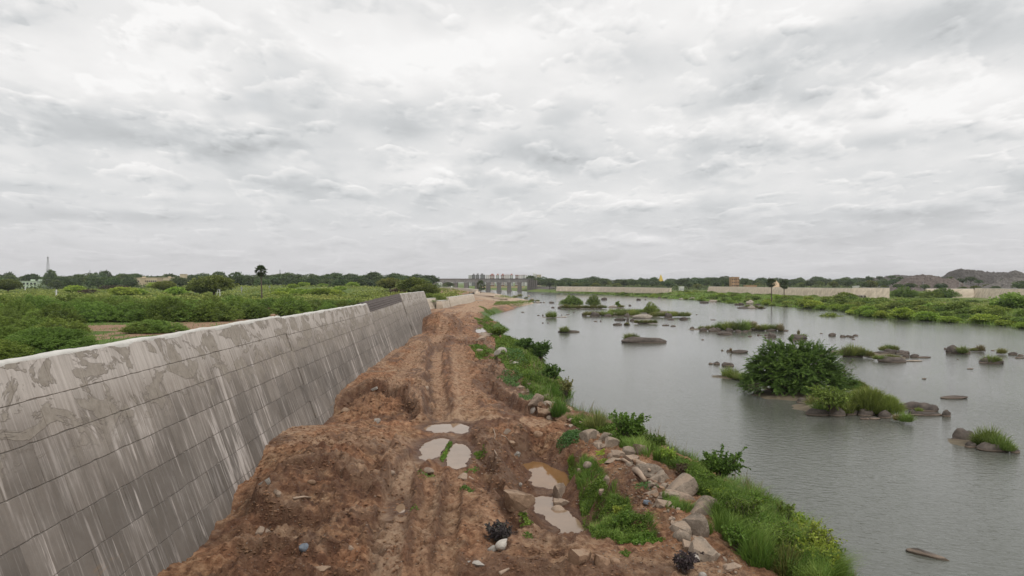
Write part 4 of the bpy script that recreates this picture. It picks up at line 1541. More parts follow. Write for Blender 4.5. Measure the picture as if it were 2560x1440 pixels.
def foliage_mesh(name, mat, seed, n_clump, per, leaf, rx, ry, rz, cz, clump_r, flat=0.6, core=0.72, narrow=0.45, outward=0.7, up=0.25, hollow=0.55):
    """crown: clumps of leaf faces spread through an uneven ellipsoid, with a rough inner mass"""
    r = np.random.default_rng(seed)
    th = r.random(n_clump) * 2 * math.pi
    cphi = r.uniform(-0.35, 1.0, n_clump)
    sp = np.sqrt(1 - cphi ** 2)
    dirs = np.stack([np.cos(th) * sp, np.sin(th) * sp, cphi], 1)
    rad = r.uniform(hollow, 1.0, n_clump) ** 0.6 * (0.82 + 0.36 * vnoise3(dirs * 1.6 + 9, seed))
    cc = dirs * rad[:, None] * np.array([rx, ry, rz]) + np.array([0, 0, cz])
    cr = clump_r * r.uniform(0.55, 1.35, n_clump)
    idx = np.repeat(np.arange(n_clump), per)
    n = len(idx)
    o = r.normal(size=(n, 3))
    o /= np.linalg.norm(o, axis=1)[:, None]
    o *= r.random(n)[:, None] ** 0.4
    o[:, 2] *= flat
    c = cc[idx] + o * cr[idx][:, None]
    d = dirs[idx] * outward + o * 0.6 + r.normal(size=(n, 3)) * 0.5 + np.array([0, 0, up])
    L = leaf * r.uniform(0.6, 1.4, n)
    v, f = leaves(c, d, L, L * narrow, r, 0.15)
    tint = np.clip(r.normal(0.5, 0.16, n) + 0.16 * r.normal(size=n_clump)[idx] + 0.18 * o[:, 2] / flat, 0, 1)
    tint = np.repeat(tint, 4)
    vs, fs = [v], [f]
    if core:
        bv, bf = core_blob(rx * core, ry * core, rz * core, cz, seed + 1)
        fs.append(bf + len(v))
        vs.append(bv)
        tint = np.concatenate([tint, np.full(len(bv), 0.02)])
    return mk_mesh(name, np.concatenate(vs), fs, (mat,), False, {'tint': tint})


def spray_mesh(name, mat, seed, n_spray, per, R, H, leaf, arch=0.5, core=0.6, width=0.2, cz=None, spread=1.0):
    """thorn bush: arching twigs from the base, each lined with small feathery leaflets"""
    r = np.random.default_rng(seed)
    th = r.random(n_spray) * 2 * math.pi
    el = np.arccos(r.uniform(0.02, 0.98, n_spray)) * spread
    sx, sy = np.cos(th) * np.sin(el), np.sin(th) * np.sin(el)
    lump = 0.72 + 0.5 * vnoise3(np.stack([sx * 1.7, sy * 1.7, np.cos(el)], 1) + 4, seed)
    tipx = np.stack([sx * R, sy * R, np.cos(el) * H * 0.95 + 0.08 * H], 1) * lump[:, None]
    start = tipx * r.uniform(0.45, 0.75, n_spray)[:, None]
    start[:, 2] += 0.02 * H
    idx = np.repeat(np.arange(n_spray), per)
    n = len(idx)
    t = r.random(n)
    p = start[idx] * (1 - t)[:, None] + tipx[idx] * t[:, None]
    p[:, 2] += arch * H * 0.30 * (t - t * t * 1.25)
    d0 = tipx[idx] - start[idx]
    d0 /= np.linalg.norm(d0, axis=1)[:, None]
    side = np.cross(d0, [0, 0, 1.0])
    side /= np.linalg.norm(side, axis=1)[:, None] + 1e-6
    sg = r.choice([-1.0, 1.0], n)[:, None]
    d = d0 * 0.7 + side * sg * r.uniform(0.3, 0.9, n)[:, None] + r.normal(size=(n, 3)) * 0.22
    L = leaf * r.uniform(0.6, 1.4, n) * (1 - 0.3 * t)
    p = p + r.normal(size=(n, 3)) * leaf * 0.25
    v, f = leaves(p, d, L, L * width, r, 0.22)
    tint = np.clip(0.34 + 0.22 * t + 0.10 * r.normal(size=n) + 0.13 * r.normal(size=n_spray)[idx], 0, 1)
    tint = np.repeat(tint, 4)
    vs, fs = [v], [f]
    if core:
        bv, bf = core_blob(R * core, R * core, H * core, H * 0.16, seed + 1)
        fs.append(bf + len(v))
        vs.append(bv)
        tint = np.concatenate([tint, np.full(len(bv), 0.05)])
    return mk_mesh(name, np.concatenate(vs), fs, (mat,), False, {'tint': tint})


def blades(base, h, lean, w, r, bend=0.5):
    """grass blades: a quad and a tip triangle each"""
    n = len(base)
    th = r.random(n) * 2 * math.pi
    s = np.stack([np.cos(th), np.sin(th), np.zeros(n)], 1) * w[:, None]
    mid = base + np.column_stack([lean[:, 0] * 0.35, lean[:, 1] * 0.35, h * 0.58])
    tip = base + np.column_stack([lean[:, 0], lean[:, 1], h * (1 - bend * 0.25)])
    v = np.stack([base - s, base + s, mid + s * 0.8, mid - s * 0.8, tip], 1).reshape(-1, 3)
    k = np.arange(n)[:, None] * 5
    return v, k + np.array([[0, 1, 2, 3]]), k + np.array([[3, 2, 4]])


def tuft_mesh(name, mat, seed, n, R, H, w, out=0.6, flat=1.0, dome=0.0):
    r = np.random.default_rng(seed)
    a = r.random(n) * 2 * math.pi
    q = r.random(n) ** 0.6 * R
    base = np.stack([np.cos(a) * q, np.sin(a) * q * flat, -0.03 * H + dome * (1 - (q / R) ** 2)], 1)
    h = H * (0.45 + 0.85 * r.random(n) ** 1.8) * (1 - 0.35 * (q / R) ** 2)
    lean = np.stack([np.cos(a), np.sin(a)], 1) * (out * H * (0.25 + q / R))[:, None] * r.uniform(0.2, 1.1, n)[:, None] + r.normal(size=(n, 2)) * H * 0.14
    v, f4, f3 = blades(base, h, lean, w * r.uniform(.6, 1.3, n), r)
    t = np.clip(r.normal(.5, .17, n), 0, 1)
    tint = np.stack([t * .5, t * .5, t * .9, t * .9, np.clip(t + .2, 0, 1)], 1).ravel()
    return mk_mesh(name, v, [f4, f3], (mat,), False, {'tint': tint})


def trunk_mesh(name, mat, seed, H, r0, spread=0.5, nb=5, k=6):
    r = np.random.default_rng(seed)
    mb = MB()
    top = np.array([r.normal() * .06 * H, r.normal() * .06 * H, H])
    mb.tube([(0, 0, -0.3), (r.normal() * .03 * H, r.normal() * .03 * H, H * .5), top], [r0 * 1.25, r0 * .9, r0 * .5], k)
    for i in range(nb):
        a = i / nb * 2 * math.pi + r.normal() * .4
        s = np.array([0, 0, H * r.uniform(.4, .75)])
        e = s + np.array([math.cos(a), math.sin(a), r.uniform(.6, 1.2)]) * H * spread
        mb.tube([s, (s + e) / 2 + np.array([0, 0, .05 * H]), e], [r0 * .5, r0 * .35, r0 * .15], 5)
    return mb.mesh(name, mat, True)


# tree prototypes (unit scale is metres)
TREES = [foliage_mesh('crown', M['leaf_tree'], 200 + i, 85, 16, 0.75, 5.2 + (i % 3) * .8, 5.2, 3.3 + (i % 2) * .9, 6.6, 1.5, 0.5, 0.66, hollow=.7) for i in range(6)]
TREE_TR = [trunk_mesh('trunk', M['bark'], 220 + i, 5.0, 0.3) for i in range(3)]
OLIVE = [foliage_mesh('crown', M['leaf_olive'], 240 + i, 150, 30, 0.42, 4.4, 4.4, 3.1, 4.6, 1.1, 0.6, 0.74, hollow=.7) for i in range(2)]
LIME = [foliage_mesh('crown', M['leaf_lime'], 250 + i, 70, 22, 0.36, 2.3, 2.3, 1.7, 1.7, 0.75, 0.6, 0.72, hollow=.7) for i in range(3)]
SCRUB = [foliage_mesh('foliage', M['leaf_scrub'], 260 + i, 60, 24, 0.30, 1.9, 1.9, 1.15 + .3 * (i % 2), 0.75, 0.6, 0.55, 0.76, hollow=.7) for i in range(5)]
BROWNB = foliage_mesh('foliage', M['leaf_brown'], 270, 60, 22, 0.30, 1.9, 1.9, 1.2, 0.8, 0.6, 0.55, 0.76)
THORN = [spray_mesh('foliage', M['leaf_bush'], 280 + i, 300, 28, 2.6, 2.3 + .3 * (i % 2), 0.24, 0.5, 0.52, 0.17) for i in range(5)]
THORN_NEAR = [spray_mesh('foliage', M['leaf_bush'], 290 + i, 800, 40, 2.6, 2.0, 0.17, 0.6, 0.5, 0.14) for i in range(2)]
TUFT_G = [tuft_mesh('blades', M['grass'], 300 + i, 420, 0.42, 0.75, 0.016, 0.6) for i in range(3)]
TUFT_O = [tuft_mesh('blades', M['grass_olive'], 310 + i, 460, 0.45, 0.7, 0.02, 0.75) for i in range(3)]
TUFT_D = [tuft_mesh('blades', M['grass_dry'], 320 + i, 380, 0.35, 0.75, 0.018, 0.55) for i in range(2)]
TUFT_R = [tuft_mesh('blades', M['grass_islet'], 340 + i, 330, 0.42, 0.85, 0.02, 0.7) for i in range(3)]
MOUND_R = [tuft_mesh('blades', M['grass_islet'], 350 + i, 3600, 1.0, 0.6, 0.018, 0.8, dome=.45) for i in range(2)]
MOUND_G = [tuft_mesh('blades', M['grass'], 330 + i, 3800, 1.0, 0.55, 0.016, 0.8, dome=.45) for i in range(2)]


def with_sizes(n, a, b):
    return [random.uniform(a, b) for _ in range(n)]


def add_tree(name, label, cat, loc, s, crown, trunk=None, group=None, sz=None, rz=None):
    t = thing(name, label, cat, loc, random.uniform(0, 6.28) if rz is None else rz, group)
    t.scale = (s, s, sz or s)
    link('crown', crown, t)
    if trunk is not None:
        link('trunk', trunk, t)
    return t


def add_bush(name, label, loc, s, me, group=None, sz=None, cat='bush', rz=None, sx=None):
    o = link(name, me, None, loc, (0, 0, random.uniform(0, 6.28) if rz is None else rz), (s * (sx or 1), s, sz or s), label=label, category=cat, group=group)
    return o


# ------------------------------------------------------------------ near rocks and stones
def px2m(p, px):
    return px / F * p[1]


def near_rock(px, py, w, h, kind, mat, label, name='boulder', cat=None, rz=None, tilt=(0, 0), depth=0.8, i=None, sink=0.28, group=None):
    """px,py: foot of the rock in the photograph, w,h: its size there"""
    p = hit(px, py)
    W, H = px2m(p, w) * 1.12, px2m(p, h) * 1.12
    i = (int(px * 7 + py * 3) % 6) if i is None else i
    me = rock_proto(kind, mat, i)
    bz = {'boulder': 0.5 * 1.45, 'slab': 0.3 * 1.2, 'round': 0.42 * 1.45, 'whale': 0.42 * 1.15}[kind]
    sc = (W * 0.95, W * depth, H * 0.85 / bz)
    z = float(hbank(p[0], p[1] + W * depth * 0.3)) - sink * H
    z = min(z, p[2] + 0.1)
    return link(name, me, None, (p[0], p[1] + W * depth * 0.35, z), (tilt[0], tilt[1], random.uniform(-.5, .5) if rz is None else rz), sc,
                label=label, category=cat or ('stone' if name == 'stone' else 'boulder'), group=group)


G_RIM = 'granite boulders along the rocky edge of the bank'
G_TRK = 'loose stones lying on the churned mud'
NEAR = [
    # the rocky edge, from the camera outwards
    (1706, 1236, 62, 60, 'boulder', 'rock_grey', 'largest flat-faced grey boulder with a crack, left of the leafy sapling', G_RIM),
    (1632, 1186, 56, 30, 'slab', 'rock_grey', 'broad grey slab rising behind the dead wood', G_RIM),
    (1652, 1204, 46, 32, 'boulder', 'rock_grey', 'blocky grey boulder touching the large cracked one on its left', G_RIM),
    (1528, 1122, 44, 18, 'slab', 'rock_grey', 'flat grey rock on top of the cluster of five angular blocks', G_RIM),
    (1552, 1142, 32, 28, 'boulder', 'rock_pink', 'squarish pinkish block in the middle of the five-block cluster', G_RIM),
    (1577, 1142, 27, 30, 'boulder', 'rock_grey', 'upright grey block next to the shadowed gap in the cluster', G_RIM),
    (1602, 1136, 30, 28, 'boulder', 'rock_pink', 'pointed tan block at the river side of the cluster', G_RIM),
    (1588, 1156, 38, 26, 'boulder', 'rock_pink', 'rust-spotted block at the front of the cluster', G_RIM),
    (1530, 1144, 24, 16, 'round', 'rock_pink', 'small rounded pink rock at the left foot of the cluster', G_RIM),
    (1532, 1154, 30, 9, 'slab', 'rock_grey', 'thin grey slab under the cluster', G_RIM),
    (1664, 1222, 24, 17, 'round', 'rock_grey', 'rounded grey stone wedged left of the largest boulder', G_RIM),
    (1674, 1224, 12, 14, 'boulder', 'rock_pink', 'small orange-tan wedge stone at the foot of the largest boulder', G_RIM),
    (1634, 1244, 32, 18, 'boulder', 'rock_pink', 'reddish brown block above the two long slabs', G_RIM),
    (1672, 1254, 66, 22, 'slab', 'rock_grey', 'long pale slab, left of two lying side by side', G_RIM),
    (1710, 1252, 66, 26, 'slab', 'rock_pink', 'long pale slab, right of two lying side by side', G_RIM),
    (1656, 1270, 32, 22, 'boulder', 'rock_pink', 'pinkish block just above the two tall boulders', G_RIM),
    (1620, 1262, 16, 9, 'slab', 'rock_blue', 'small blue-grey flat stone on the red soil ridge', G_RIM),
    (1640, 1268, 15, 9, 'slab', 'rock_grey', 'small grey flat stone beside the blue-grey one', G_RIM),
    (1766, 1286, 60, 48, 'boulder', 'rock_grey', 'dark boulder half hidden by grass at the top of the slope', G_RIM),
    (1808, 1262, 26, 13, 'slab', 'rock_white', 'small pale rock jutting out behind the dark boulder', G_RIM),
    (1693, 1332, 46, 48, 'boulder', 'rock_grey', 'tall lumpy grey boulder, left of the pair above the sandy lip', G_RIM),
    (1735, 1338, 60, 62, 'boulder', 'rock_grey', 'big layered grey boulder, right of the pair above the sandy lip', G_RIM),
    (1706, 1352, 42, 28, 'round', 'rock_grey', 'smooth grey rock at the foot of the tall pair', G_RIM),
    (1732, 1378, 40, 34, 'boulder', 'rock_pink', 'pinkish angular rock leaning on the sloping slab', G_RIM),
    (1772, 1405, 76, 62, 'slab', 'rock_grey', 'long grey slab sloping down into the sand', G_RIM),
    (1735, 1408, 32, 24, 'round', 'rock_white', 'rounded whitish boulder bedded in the sand', G_RIM),
    (1833, 1424, 50, 20, 'slab', 'rock_pink', 'low brown slab pointing at the grass near the bottom edge', G_RIM),
    (1758, 1444, 20, 14, 'round', 'rock_white', 'pale round stone beside the dark weed at the bottom edge', G_RIM),
    (1513, 1212, 13, 34, 'boulder', 'rock_pink', 'thin pink stone standing on end on the grassy slope', G_RIM),
    (1512, 1234, 18, 16, 'slab', 'rock_pink', 'small pink slab among the grass', G_RIM),
    (1470, 1172, 24, 16, 'round', 'rock_grey', 'round brown-grey stone alone in the grass', G_RIM),
    (1448, 1178, 11, 12, 'round', 'rock_pink', 'small stone left of the round one in the grass', G_RIM),
    (1474, 1098, 50, 26, 'slab', 'rock_grey', 'broad humped grey slab above the green creeper', G_RIM),
    (1514, 1100, 32, 20, 'slab', 'rock_grey', 'grey slab to the right of the humped one', G_RIM),
    (1489, 1116, 22, 12, 'boulder', 'rock_pink', 'small reddish block on the rubble path', G_RIM),
    (1514, 1118, 18, 9, 'slab', 'rock_pink', 'small flat reddish stone beside the rubble path', G_RIM),
    (1462, 1064, 24, 12, 'boulder', 'rock_pink', 'orange-brown block between two grass tufts', G_RIM),
    (1412, 1052, 34, 16, 'boulder', 'rock_mud', 'muddy rock where the cross track meets the bank', G_RIM),
    (1392, 1052, 24, 12, 'boulder', 'rock_mud', 'small muddy rock at the end of the cross track', G_RIM),
    (1390, 1032, 26, 22, 'boulder', 'rock_grey', 'grey-green rounded block with a tuft growing behind it', G_RIM),
    (1363, 1020, 20, 16, 'boulder', 'rock_grey', 'grey block above the clay-covered boulder', G_RIM),
    (1366, 1046, 42, 30, 'boulder', 'rock_mud', 'clay-covered boulder by the edge of the first hollow', G_RIM),
    (1340, 1018, 34, 24, 'slab', 'rock_pink', 'tilted flat pink boulder on the rim of the first hollow', G_RIM),
    (1333, 1028, 12, 15, 'slab', 'rock_white', 'thin cream flake standing on the rim of the first hollow', G_RIM),
    (1249, 888, 24, 20, 'boulder', 'rock_white', 'whitish leaning boulder in the creeper beyond the hollow', G_RIM),
    (1259, 876, 16, 12, 'boulder', 'rock_white', 'small pale block behind the whitish leaning boulder', G_RIM),
    (1199, 879, 18, 9, 'round', 'rock_pink', 'flat round stone between two grass patches by the track', G_RIM),
    (1288, 914, 22, 9, 'slab', 'rock_white', 'pale slab on the top edge of the hollow', G_RIM),
    (1298, 972, 20, 9, 'slab', 'rock_pink', 'pinkish slab below the thick creeper', G_RIM),
    (1353, 974, 12, 9, 'round', 'rock_grey', 'small grey stone inside the tall bank grass', G_RIM),
    (1216, 841, 44, 13, 'slab', 'rock_grey', 'flat brown rock shelf below the white puddle', G_RIM),
    (1202, 852, 22, 9, 'slab', 'rock_pink', 'small rock step under the flat shelf', G_RIM),
    # the dug pit
    (1290, 1278, 62, 46, 'boulder', 'rock_mud', 'big clay-topped boulder overhanging the pit', 'boulders in and round the dug pit'),
    (1398, 1243, 44, 44, 'boulder', 'rock_pink', 'pointed brown boulder between the two pools', 'boulders in and round the dug pit'),
    (1408, 1266, 38, 24, 'boulder', 'rock_pink', 'low banded boulder just below the pointed one', 'boulders in and round the dug pit'),
    (1395, 1284, 34, 25, 'round', 'rock_pink', 'round banded boulder standing in the lower pool', 'boulders in and round the dug pit'),
    (1262, 1372, 44, 22, 'round', 'rock_white', 'smooth pale rock below the dark purple weed', 'boulders in and round the dug pit'),
    (1233, 1378, 28, 17, 'slab', 'rock_white', 'flat whitish stone left of the smooth pale rock', 'boulders in and round the dug pit'),
    (1462, 1408, 54, 40, 'boulder', 'rock_mud', 'large mud-coated boulder in the foreground lip', 'boulders in and round the dug pit'),
    (1500, 1416, 32, 28, 'boulder', 'rock_mud', 'reddish mud-coated rock beside the large one in the lip', 'boulders in and round the dug pit'),
    (1538, 1408, 26, 20, 'round', 'rock_mud', 'smaller reddish rock at the right end of the lip', 'boulders in and round the dug pit'),
    (1298, 1070, 22, 14, 'boulder', 'rock_mud', 'muddy lump on the crest above the pit', 'boulders in and round the dug pit'),
    (1282, 1122, 18, 16, 'boulder', 'rock_mud', 'brown rock caught among the bare roots', 'boulders in and round the dug pit'),
    (1292, 1138, 14, 11, 'slab', 'rock_white', 'small white chip at the head of the upper pool', 'boulders in and round the dug pit'),
    (1346, 1093, 26, 16, 'round', 'rock_mud', 'clay lump over the hollow at the head of the pit', 'boulders in and round the dug pit'),
    (1299, 1214, 12, 10, 'slab', 'rock_white', 'little cream stone beside the upper pool', 'boulders in and round the dug pit'),
    # loose on the mud
    (662, 1204, 25, 22, 'boulder', 'rock_white', 'pale angular stone near the foot of the wall', G_TRK),
    (655, 1334, 30, 14, 'slab', 'rock_pink', 'flat tan stone in the muddy dip by the wall', G_TRK),
    (760, 1383, 30, 18, 'round', 'rock_blue', 'blue-grey stone, the bluest on the mud', G_TRK),
    (877, 1376, 20, 13, 'slab', 'rock_pink', 'small tan stone right of the blue-grey one', G_TRK),
    (692, 1245, 17, 20, 'boulder', 'rock_pink', 'narrow tan stone set in the lumpy slope', G_TRK),
    (777, 1212, 20, 11, 'round', 'rock_mud', 'mud-brown lump on the mound', G_TRK),
    (940, 1054, 20, 8, 'slab', 'rock_white', 'flat pale stone below the cut bank', G_TRK),
    (978, 1182, 16, 10, 'round', 'rock_pink', 'small round stone beside the wheel rut', G_TRK),
    (1068, 1184, 30, 11, 'round', 'rock_pink', 'half-buried tan rock under the oval puddle', G_TRK),
    (1165, 1196, 34, 10, 'slab', 'rock_pink', 'flat half-buried slab right of the oval puddle', G_TRK),
    (1190, 1416, 34, 9, 'slab', 'rock_white', 'flat pale stone near the bottom edge of the photo', G_TRK),
    (808, 1428, 40, 22, 'boulder', 'rock_mud', 'dark mud boulder at the very bottom of the track', G_TRK),
    (938, 978, 16, 8, 'boulder', 'rock_white', 'small whitish rubbish-like stones on the plateau', G_TRK),
    (865, 1028, 24, 9, 'slab', 'rock_mud', 'brown slab against the wall foot', G_TRK),
    (1066, 972, 10, 10, 'round', 'rock_pink', 'small stone on the side of the plateau', G_TRK),
    (1268, 1086, 16, 10, 'boulder', 'rock_pink', 'tan stone at the start of the gully', G_TRK),
]
for (px, py, w, h, kd, mt, lab, g) in NEAR:
    big = w > 22
    near_rock(px, py, w, h, kd, mt, lab, 'boulder' if big else 'stone', group=g, depth=0.85 if kd != 'slab' else 0.7,
              tilt=(random.uniform(-.15, .15), random.uniform(-.2, .2)))

G_FILL = 'medium stones filling the gaps along the rocky edge'
rf = random.Random(9)
for k in range(150):
    a, b_, wd = rf.choice([((1240, 860), (1300, 965), 11), ((1300, 965), (1400, 1040), 15), ((1480, 1100), (1660, 1240), 17), ((1560, 1150), (1720, 1340), 17), ((1500, 1110), (1600, 1165), 22), ((1600, 1165), (1680, 1260), 20), ((1680, 1270), (1750, 1400), 18), ((1450, 1075), (1520, 1120), 16), ((1620, 1235), (1700, 1300), 14), ((1400, 1030), (1450, 1075), 16), ((1740, 1380), (1860, 1438), 12)])
    t_ = rf.random()
    px = a[0] + (b_[0] - a[0]) * t_ + rf.uniform(-1, 1) * 22
    py = a[1] + (b_[1] - a[1]) * t_ + rf.uniform(-1, 1) * 14
    w_ = wd * rf.uniform(.5, 1.1)
    near_rock(px, py, w_, w_ * rf.uniform(.5, .8), rf.choice(['boulder', 'boulder', 'slab']), rf.choice(['rock_grey', 'rock_pink', 'rock_grey', 'rock_mud']), 'medium stone wedged among the boulders of the rocky edge', 'stone', group=G_FILL,
              tilt=(rf.uniform(-.3, .3), rf.uniform(-.3, .3)), rz=rf.uniform(0, 6))

# rubble too small to pick apart
r = np.random.default_rng(5)
vs, fs = [], []
iv, jf = ico(1)
cnt = 0
zones = [((1440, 1080), (1600, 1260), 300, 6), ((1560, 1140), (1720, 1380), 260, 7), ((560, 1080), (1250, 1436), 420, 4.5), ((1200, 1080), (1330, 1380), 160, 5), ((1500, 1370), (1900, 1438), 200, 4),
         ((1180, 830), (1300, 1050), 130, 4), ((900, 860), (1200, 1060), 200, 3.5), ((1130, 750), (1240, 860), 120, 4), ((1560, 1240), (1640, 1310), 90, 6)]
for (a, b, n, s) in zones:
    for _ in range(n):
        px = a[0] + (b[0] - a[0]) * r.random()
        py = a[1] + (b[1] - a[1]) * r.random()
        p = hit(px, py)
        if p[2] < 0.9 or p[0] < WX0 + WK * p[1] + BAT * (8.5 - p[2]) + 0.1:
            continue
        R = s / F * p[1] * r.uniform(0.25, 1.0) ** 1.5 * 0.5 + 0.01
        v = iv * (1 + 0.5 * (vnoise3(iv * 1.7 + cnt, 3)[:, None] - .5)) * R * np.array([1, r.uniform(.6, 1), r.uniform(.4, .8)])
        vs.append(v + p + np.array([0, 0, R * .15]))
        fs.append(jf + cnt * len(iv))
        cnt += 1
link('rubble', mk_mesh('rubble', np.concatenate(vs), np.concatenate(fs), (M['rock_pink'],), False), label='small loose stones scattered over the mud and the rocky edge', category='rubble', kind='stuff')
# clods of turned earth
vs, fs = [], []
cnt = 0
for (a, b, n, s) in [((560, 1060), (1010, 1436), 950, 7.0), ((860, 1000), (1060, 1060), 160, 7), ((1180, 1060), (1400, 1260), 420, 7), ((1180, 850), (1260, 1000), 200, 5), ((1060, 780), (1240, 860), 300, 5),
                     ((980, 1180), (1250, 1430), 420, 5), ((1560, 1220), (1640, 1330), 160, 7), ((1230, 1290), (1420, 1430), 250, 6), ((850, 860), (1080, 1000), 420, 4), ((640, 1060), (1000, 1120), 140, 5), ((1400, 1380), (1850, 1438), 160, 5)]:
    for _ in range(n):
        px = a[0] + (b[0] - a[0]) * r.random()
        py = a[1] + (b[1] - a[1]) * r.random()
        p = hit(px, py)
        if p[2] < 0.95 or p[0] < WX0 + WK * p[1] + BAT * (8.5 - p[2]) + 0.05:
            continue
        R = s / F * p[1] * r.uniform(0.25, 1.0) ** 1.3 * 0.6 + 0.01
        v = iv * (1 + 0.8 * (vnoise3(iv * 1.7 + cnt, 3)[:, None] - .5)) * R * np.array([r.uniform(.8, 1.5), r.uniform(.7, 1.2), r.uniform(.35, .8)])
        vs.append(v + p + np.array([0, 0, R * .1]))
        fs.append(jf + cnt * len(iv))
        cnt += 1
me = mk_mesh('clods', np.concatenate(vs), np.concatenate(fs), (M['soil'],), False, {'dry': np.full(cnt * len(iv), .25), 'wet': np.repeat(r.random(cnt) ** 2 * .8, len(iv)), 'green': np.zeros(cnt * len(iv)), 'sand': np.zeros(cnt * len(iv))})
link('clods', me, label='clods of turned brown earth lying on the mud', category='clods', kind='stuff')


# ------------------------------------------------------------------ grass and creepers on the near bank
def area(pts, z=1.6):
    return np.array([hit(a, b)[:2] for a, b in pts])


def sample(poly, n, r):
    x0, y0 = poly.min(0)
    x1, y1 = poly.max(0)
    out = []
    tot = 0
    while tot < n:
        X = x0 + (x1 - x0) * r.random(n * 2)
        Y = y0 + (y1 - y0) * r.random(n * 2)
        m = poly_sd(X, Y, poly) < 0
        m &= vnoise2(X * 1.3, Y * 1.1, 8) + r.random(len(X)) * .5 > 0.56
        out.append(np.stack([X[m], Y[m]], 1))
        tot += m.sum()
        if len(out) > 60:
            break
    return np.concatenate(out)[:n]


GRASS_AREAS = [  # polygon in the photograph, blades, height, leaf patches, kind
    ([(1780, 1255), (1860, 1250), (1960, 1300), (2060, 1390), (2110, 1450), (2060, 1500), (1960, 1446), (1860, 1400), (1790, 1330)], 20000, 0.95, 4000),
    ([(1640, 1130), (1720, 1170), (1830, 1240), (1790, 1262), (1740, 1240), (1700, 1180), (1630, 1150)], 11000, 0.7, 2200),
    ([(1420, 1150), (1500, 1175), (1520, 1230), (1580, 1290), (1640, 1340), (1560, 1360), (1490, 1350), (1450, 1270), (1425, 1200)], 14000, 0.34, 2600),
    ([(1510, 1095), (1570, 1090), (1640, 1115), (1620, 1150), (1560, 1120)], 5000, 0.55, 600),
    ([(1420, 1050), (1500, 1050), (1520, 1085), (1450, 1080)], 4200, 0.45, 600),
    ([(1300, 960), (1350, 930), (1400, 950), (1430, 990), (1400, 1010), (1340, 995)], 9000, 0.60, 500),
    ([(1240, 850), (1290, 850), (1345, 870), (1365, 905), (1380, 950), (1300, 960), (1270, 930), (1240, 890)], 11000, 0.45, 3800),
    ([(1215, 790), (1228, 800), (1240, 835), (1250, 850), (1225, 840), (1205, 812)], 2200, 0.5, 500),
    ([(1172, 860), (1210, 862), (1245, 885), (1230, 900), (1190, 893)], 2400, 0.3, 200),
    ([(1240, 755), (1300, 752), (1338, 757), (1290, 766), (1232, 764)], 1500, 0.8, 400),
    ([(1232, 742), (1262, 738), (1290, 746), (1250, 752)], 600, 0.9, 100),
    ([(1650, 1235), (1700, 1262), (1735, 1275), (1670, 1280)], 1600, 0.35, 100),
    ([(1195, 766), (1215, 772), (1240, 783), (1222, 786)], 500, .6, 60),
    ([(1185, 795), (1205, 800), (1215, 815), (1195, 812)], 500, .4, 60),
]
FR = {}
r = np.random.default_rng(11)
BV, BB4, BB3, BT = [], [], [], []
LV, LT = [], []
nb = 0
GRASS_AREAS += [('shore', 9000, 0.6, 300)]
for (pts, n, h, nl) in GRASS_AREAS:
    if pts == 'shore':
        yy = 1 / r.uniform(1 / 170., 1 / 22., n)
        s = np.stack([shore_x(yy) - r.random(n) ** 1.3 * 1.9 * np.clip(yy / 40, .8, 1.6), yy], 1)
        pl = area([(1500, 1060), (1540, 1080), (1520, 1090)])
    else:
        pl = area(pts)
        s = sample(pl, n, r)
    z = hbank(s[:, 0], s[:, 1])
    m = z > -0.25
    s, z = s[m], z[m]
    n = len(s)
    big = fbm2(s[:, 0] * .9, s[:, 1] * .9, 33, 3)
    hh = h * r.uniform(0.4, 1.15, n) * (0.5 + big)
    cl = np.stack([vnoise2(s[:, 0] * 1.6, s[:, 1] * 1.6, 51) - .5, vnoise2(s[:, 0] * 1.6, s[:, 1] * 1.6, 52) - .5], 1)
    lean = cl * hh[:, None] * 1.5 + r.normal(size=(n, 2)) * hh[:, None] * 0.22 + np.array([0.12, -0.03]) * hh[:, None]
    far = np.clip(s[:, 1] / 40, 0.7, 3.5)
    v, f4, f3 = blades(np.column_stack([s, z - .03]), hh, lean, 0.011 * far * r.uniform(.6, 1.3, n), r)
    BV.append(v)
    BB4.append(f4 + nb)
    BB3.append(f3 + nb)
    nb += len(v)
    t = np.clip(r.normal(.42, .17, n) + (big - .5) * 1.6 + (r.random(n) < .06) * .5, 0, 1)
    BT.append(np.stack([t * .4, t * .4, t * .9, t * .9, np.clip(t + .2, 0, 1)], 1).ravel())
    # broad-leaved weeds between the blades
    s = sample(pl, nl * 11, r)
    z = hbank(s[:, 0], s[:, 1])
    s, z = s[z > -.1], z[z > -.1]
    k = vnoise2(s[:, 0] * .8, s[:, 1] * .8, 61) > .45
    s, z = s[k], z[k]
    n = len(s)
    c = np.column_stack([s, z + r.random(n) ** 1.3 * 0.62 * h + 0.02])
    d = np.column_stack([r.normal(size=(n, 2)), r.uniform(0, 1.0, n)])
    L = 0.07 * np.clip(s[:, 1] / 30, .8, 3.5) * r.uniform(.6, 1.3, n)
    v, f = leaves(c, d, L, L * .42, r, .2)
    LV.append(v)
    LT.append(np.repeat(np.clip(r.normal(.5, .2, n), 0, 1), 4))
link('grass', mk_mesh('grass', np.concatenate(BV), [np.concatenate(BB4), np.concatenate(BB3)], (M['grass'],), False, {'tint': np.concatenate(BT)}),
     label='green grass growing down the bank to the river', category='grass', kind='stuff')
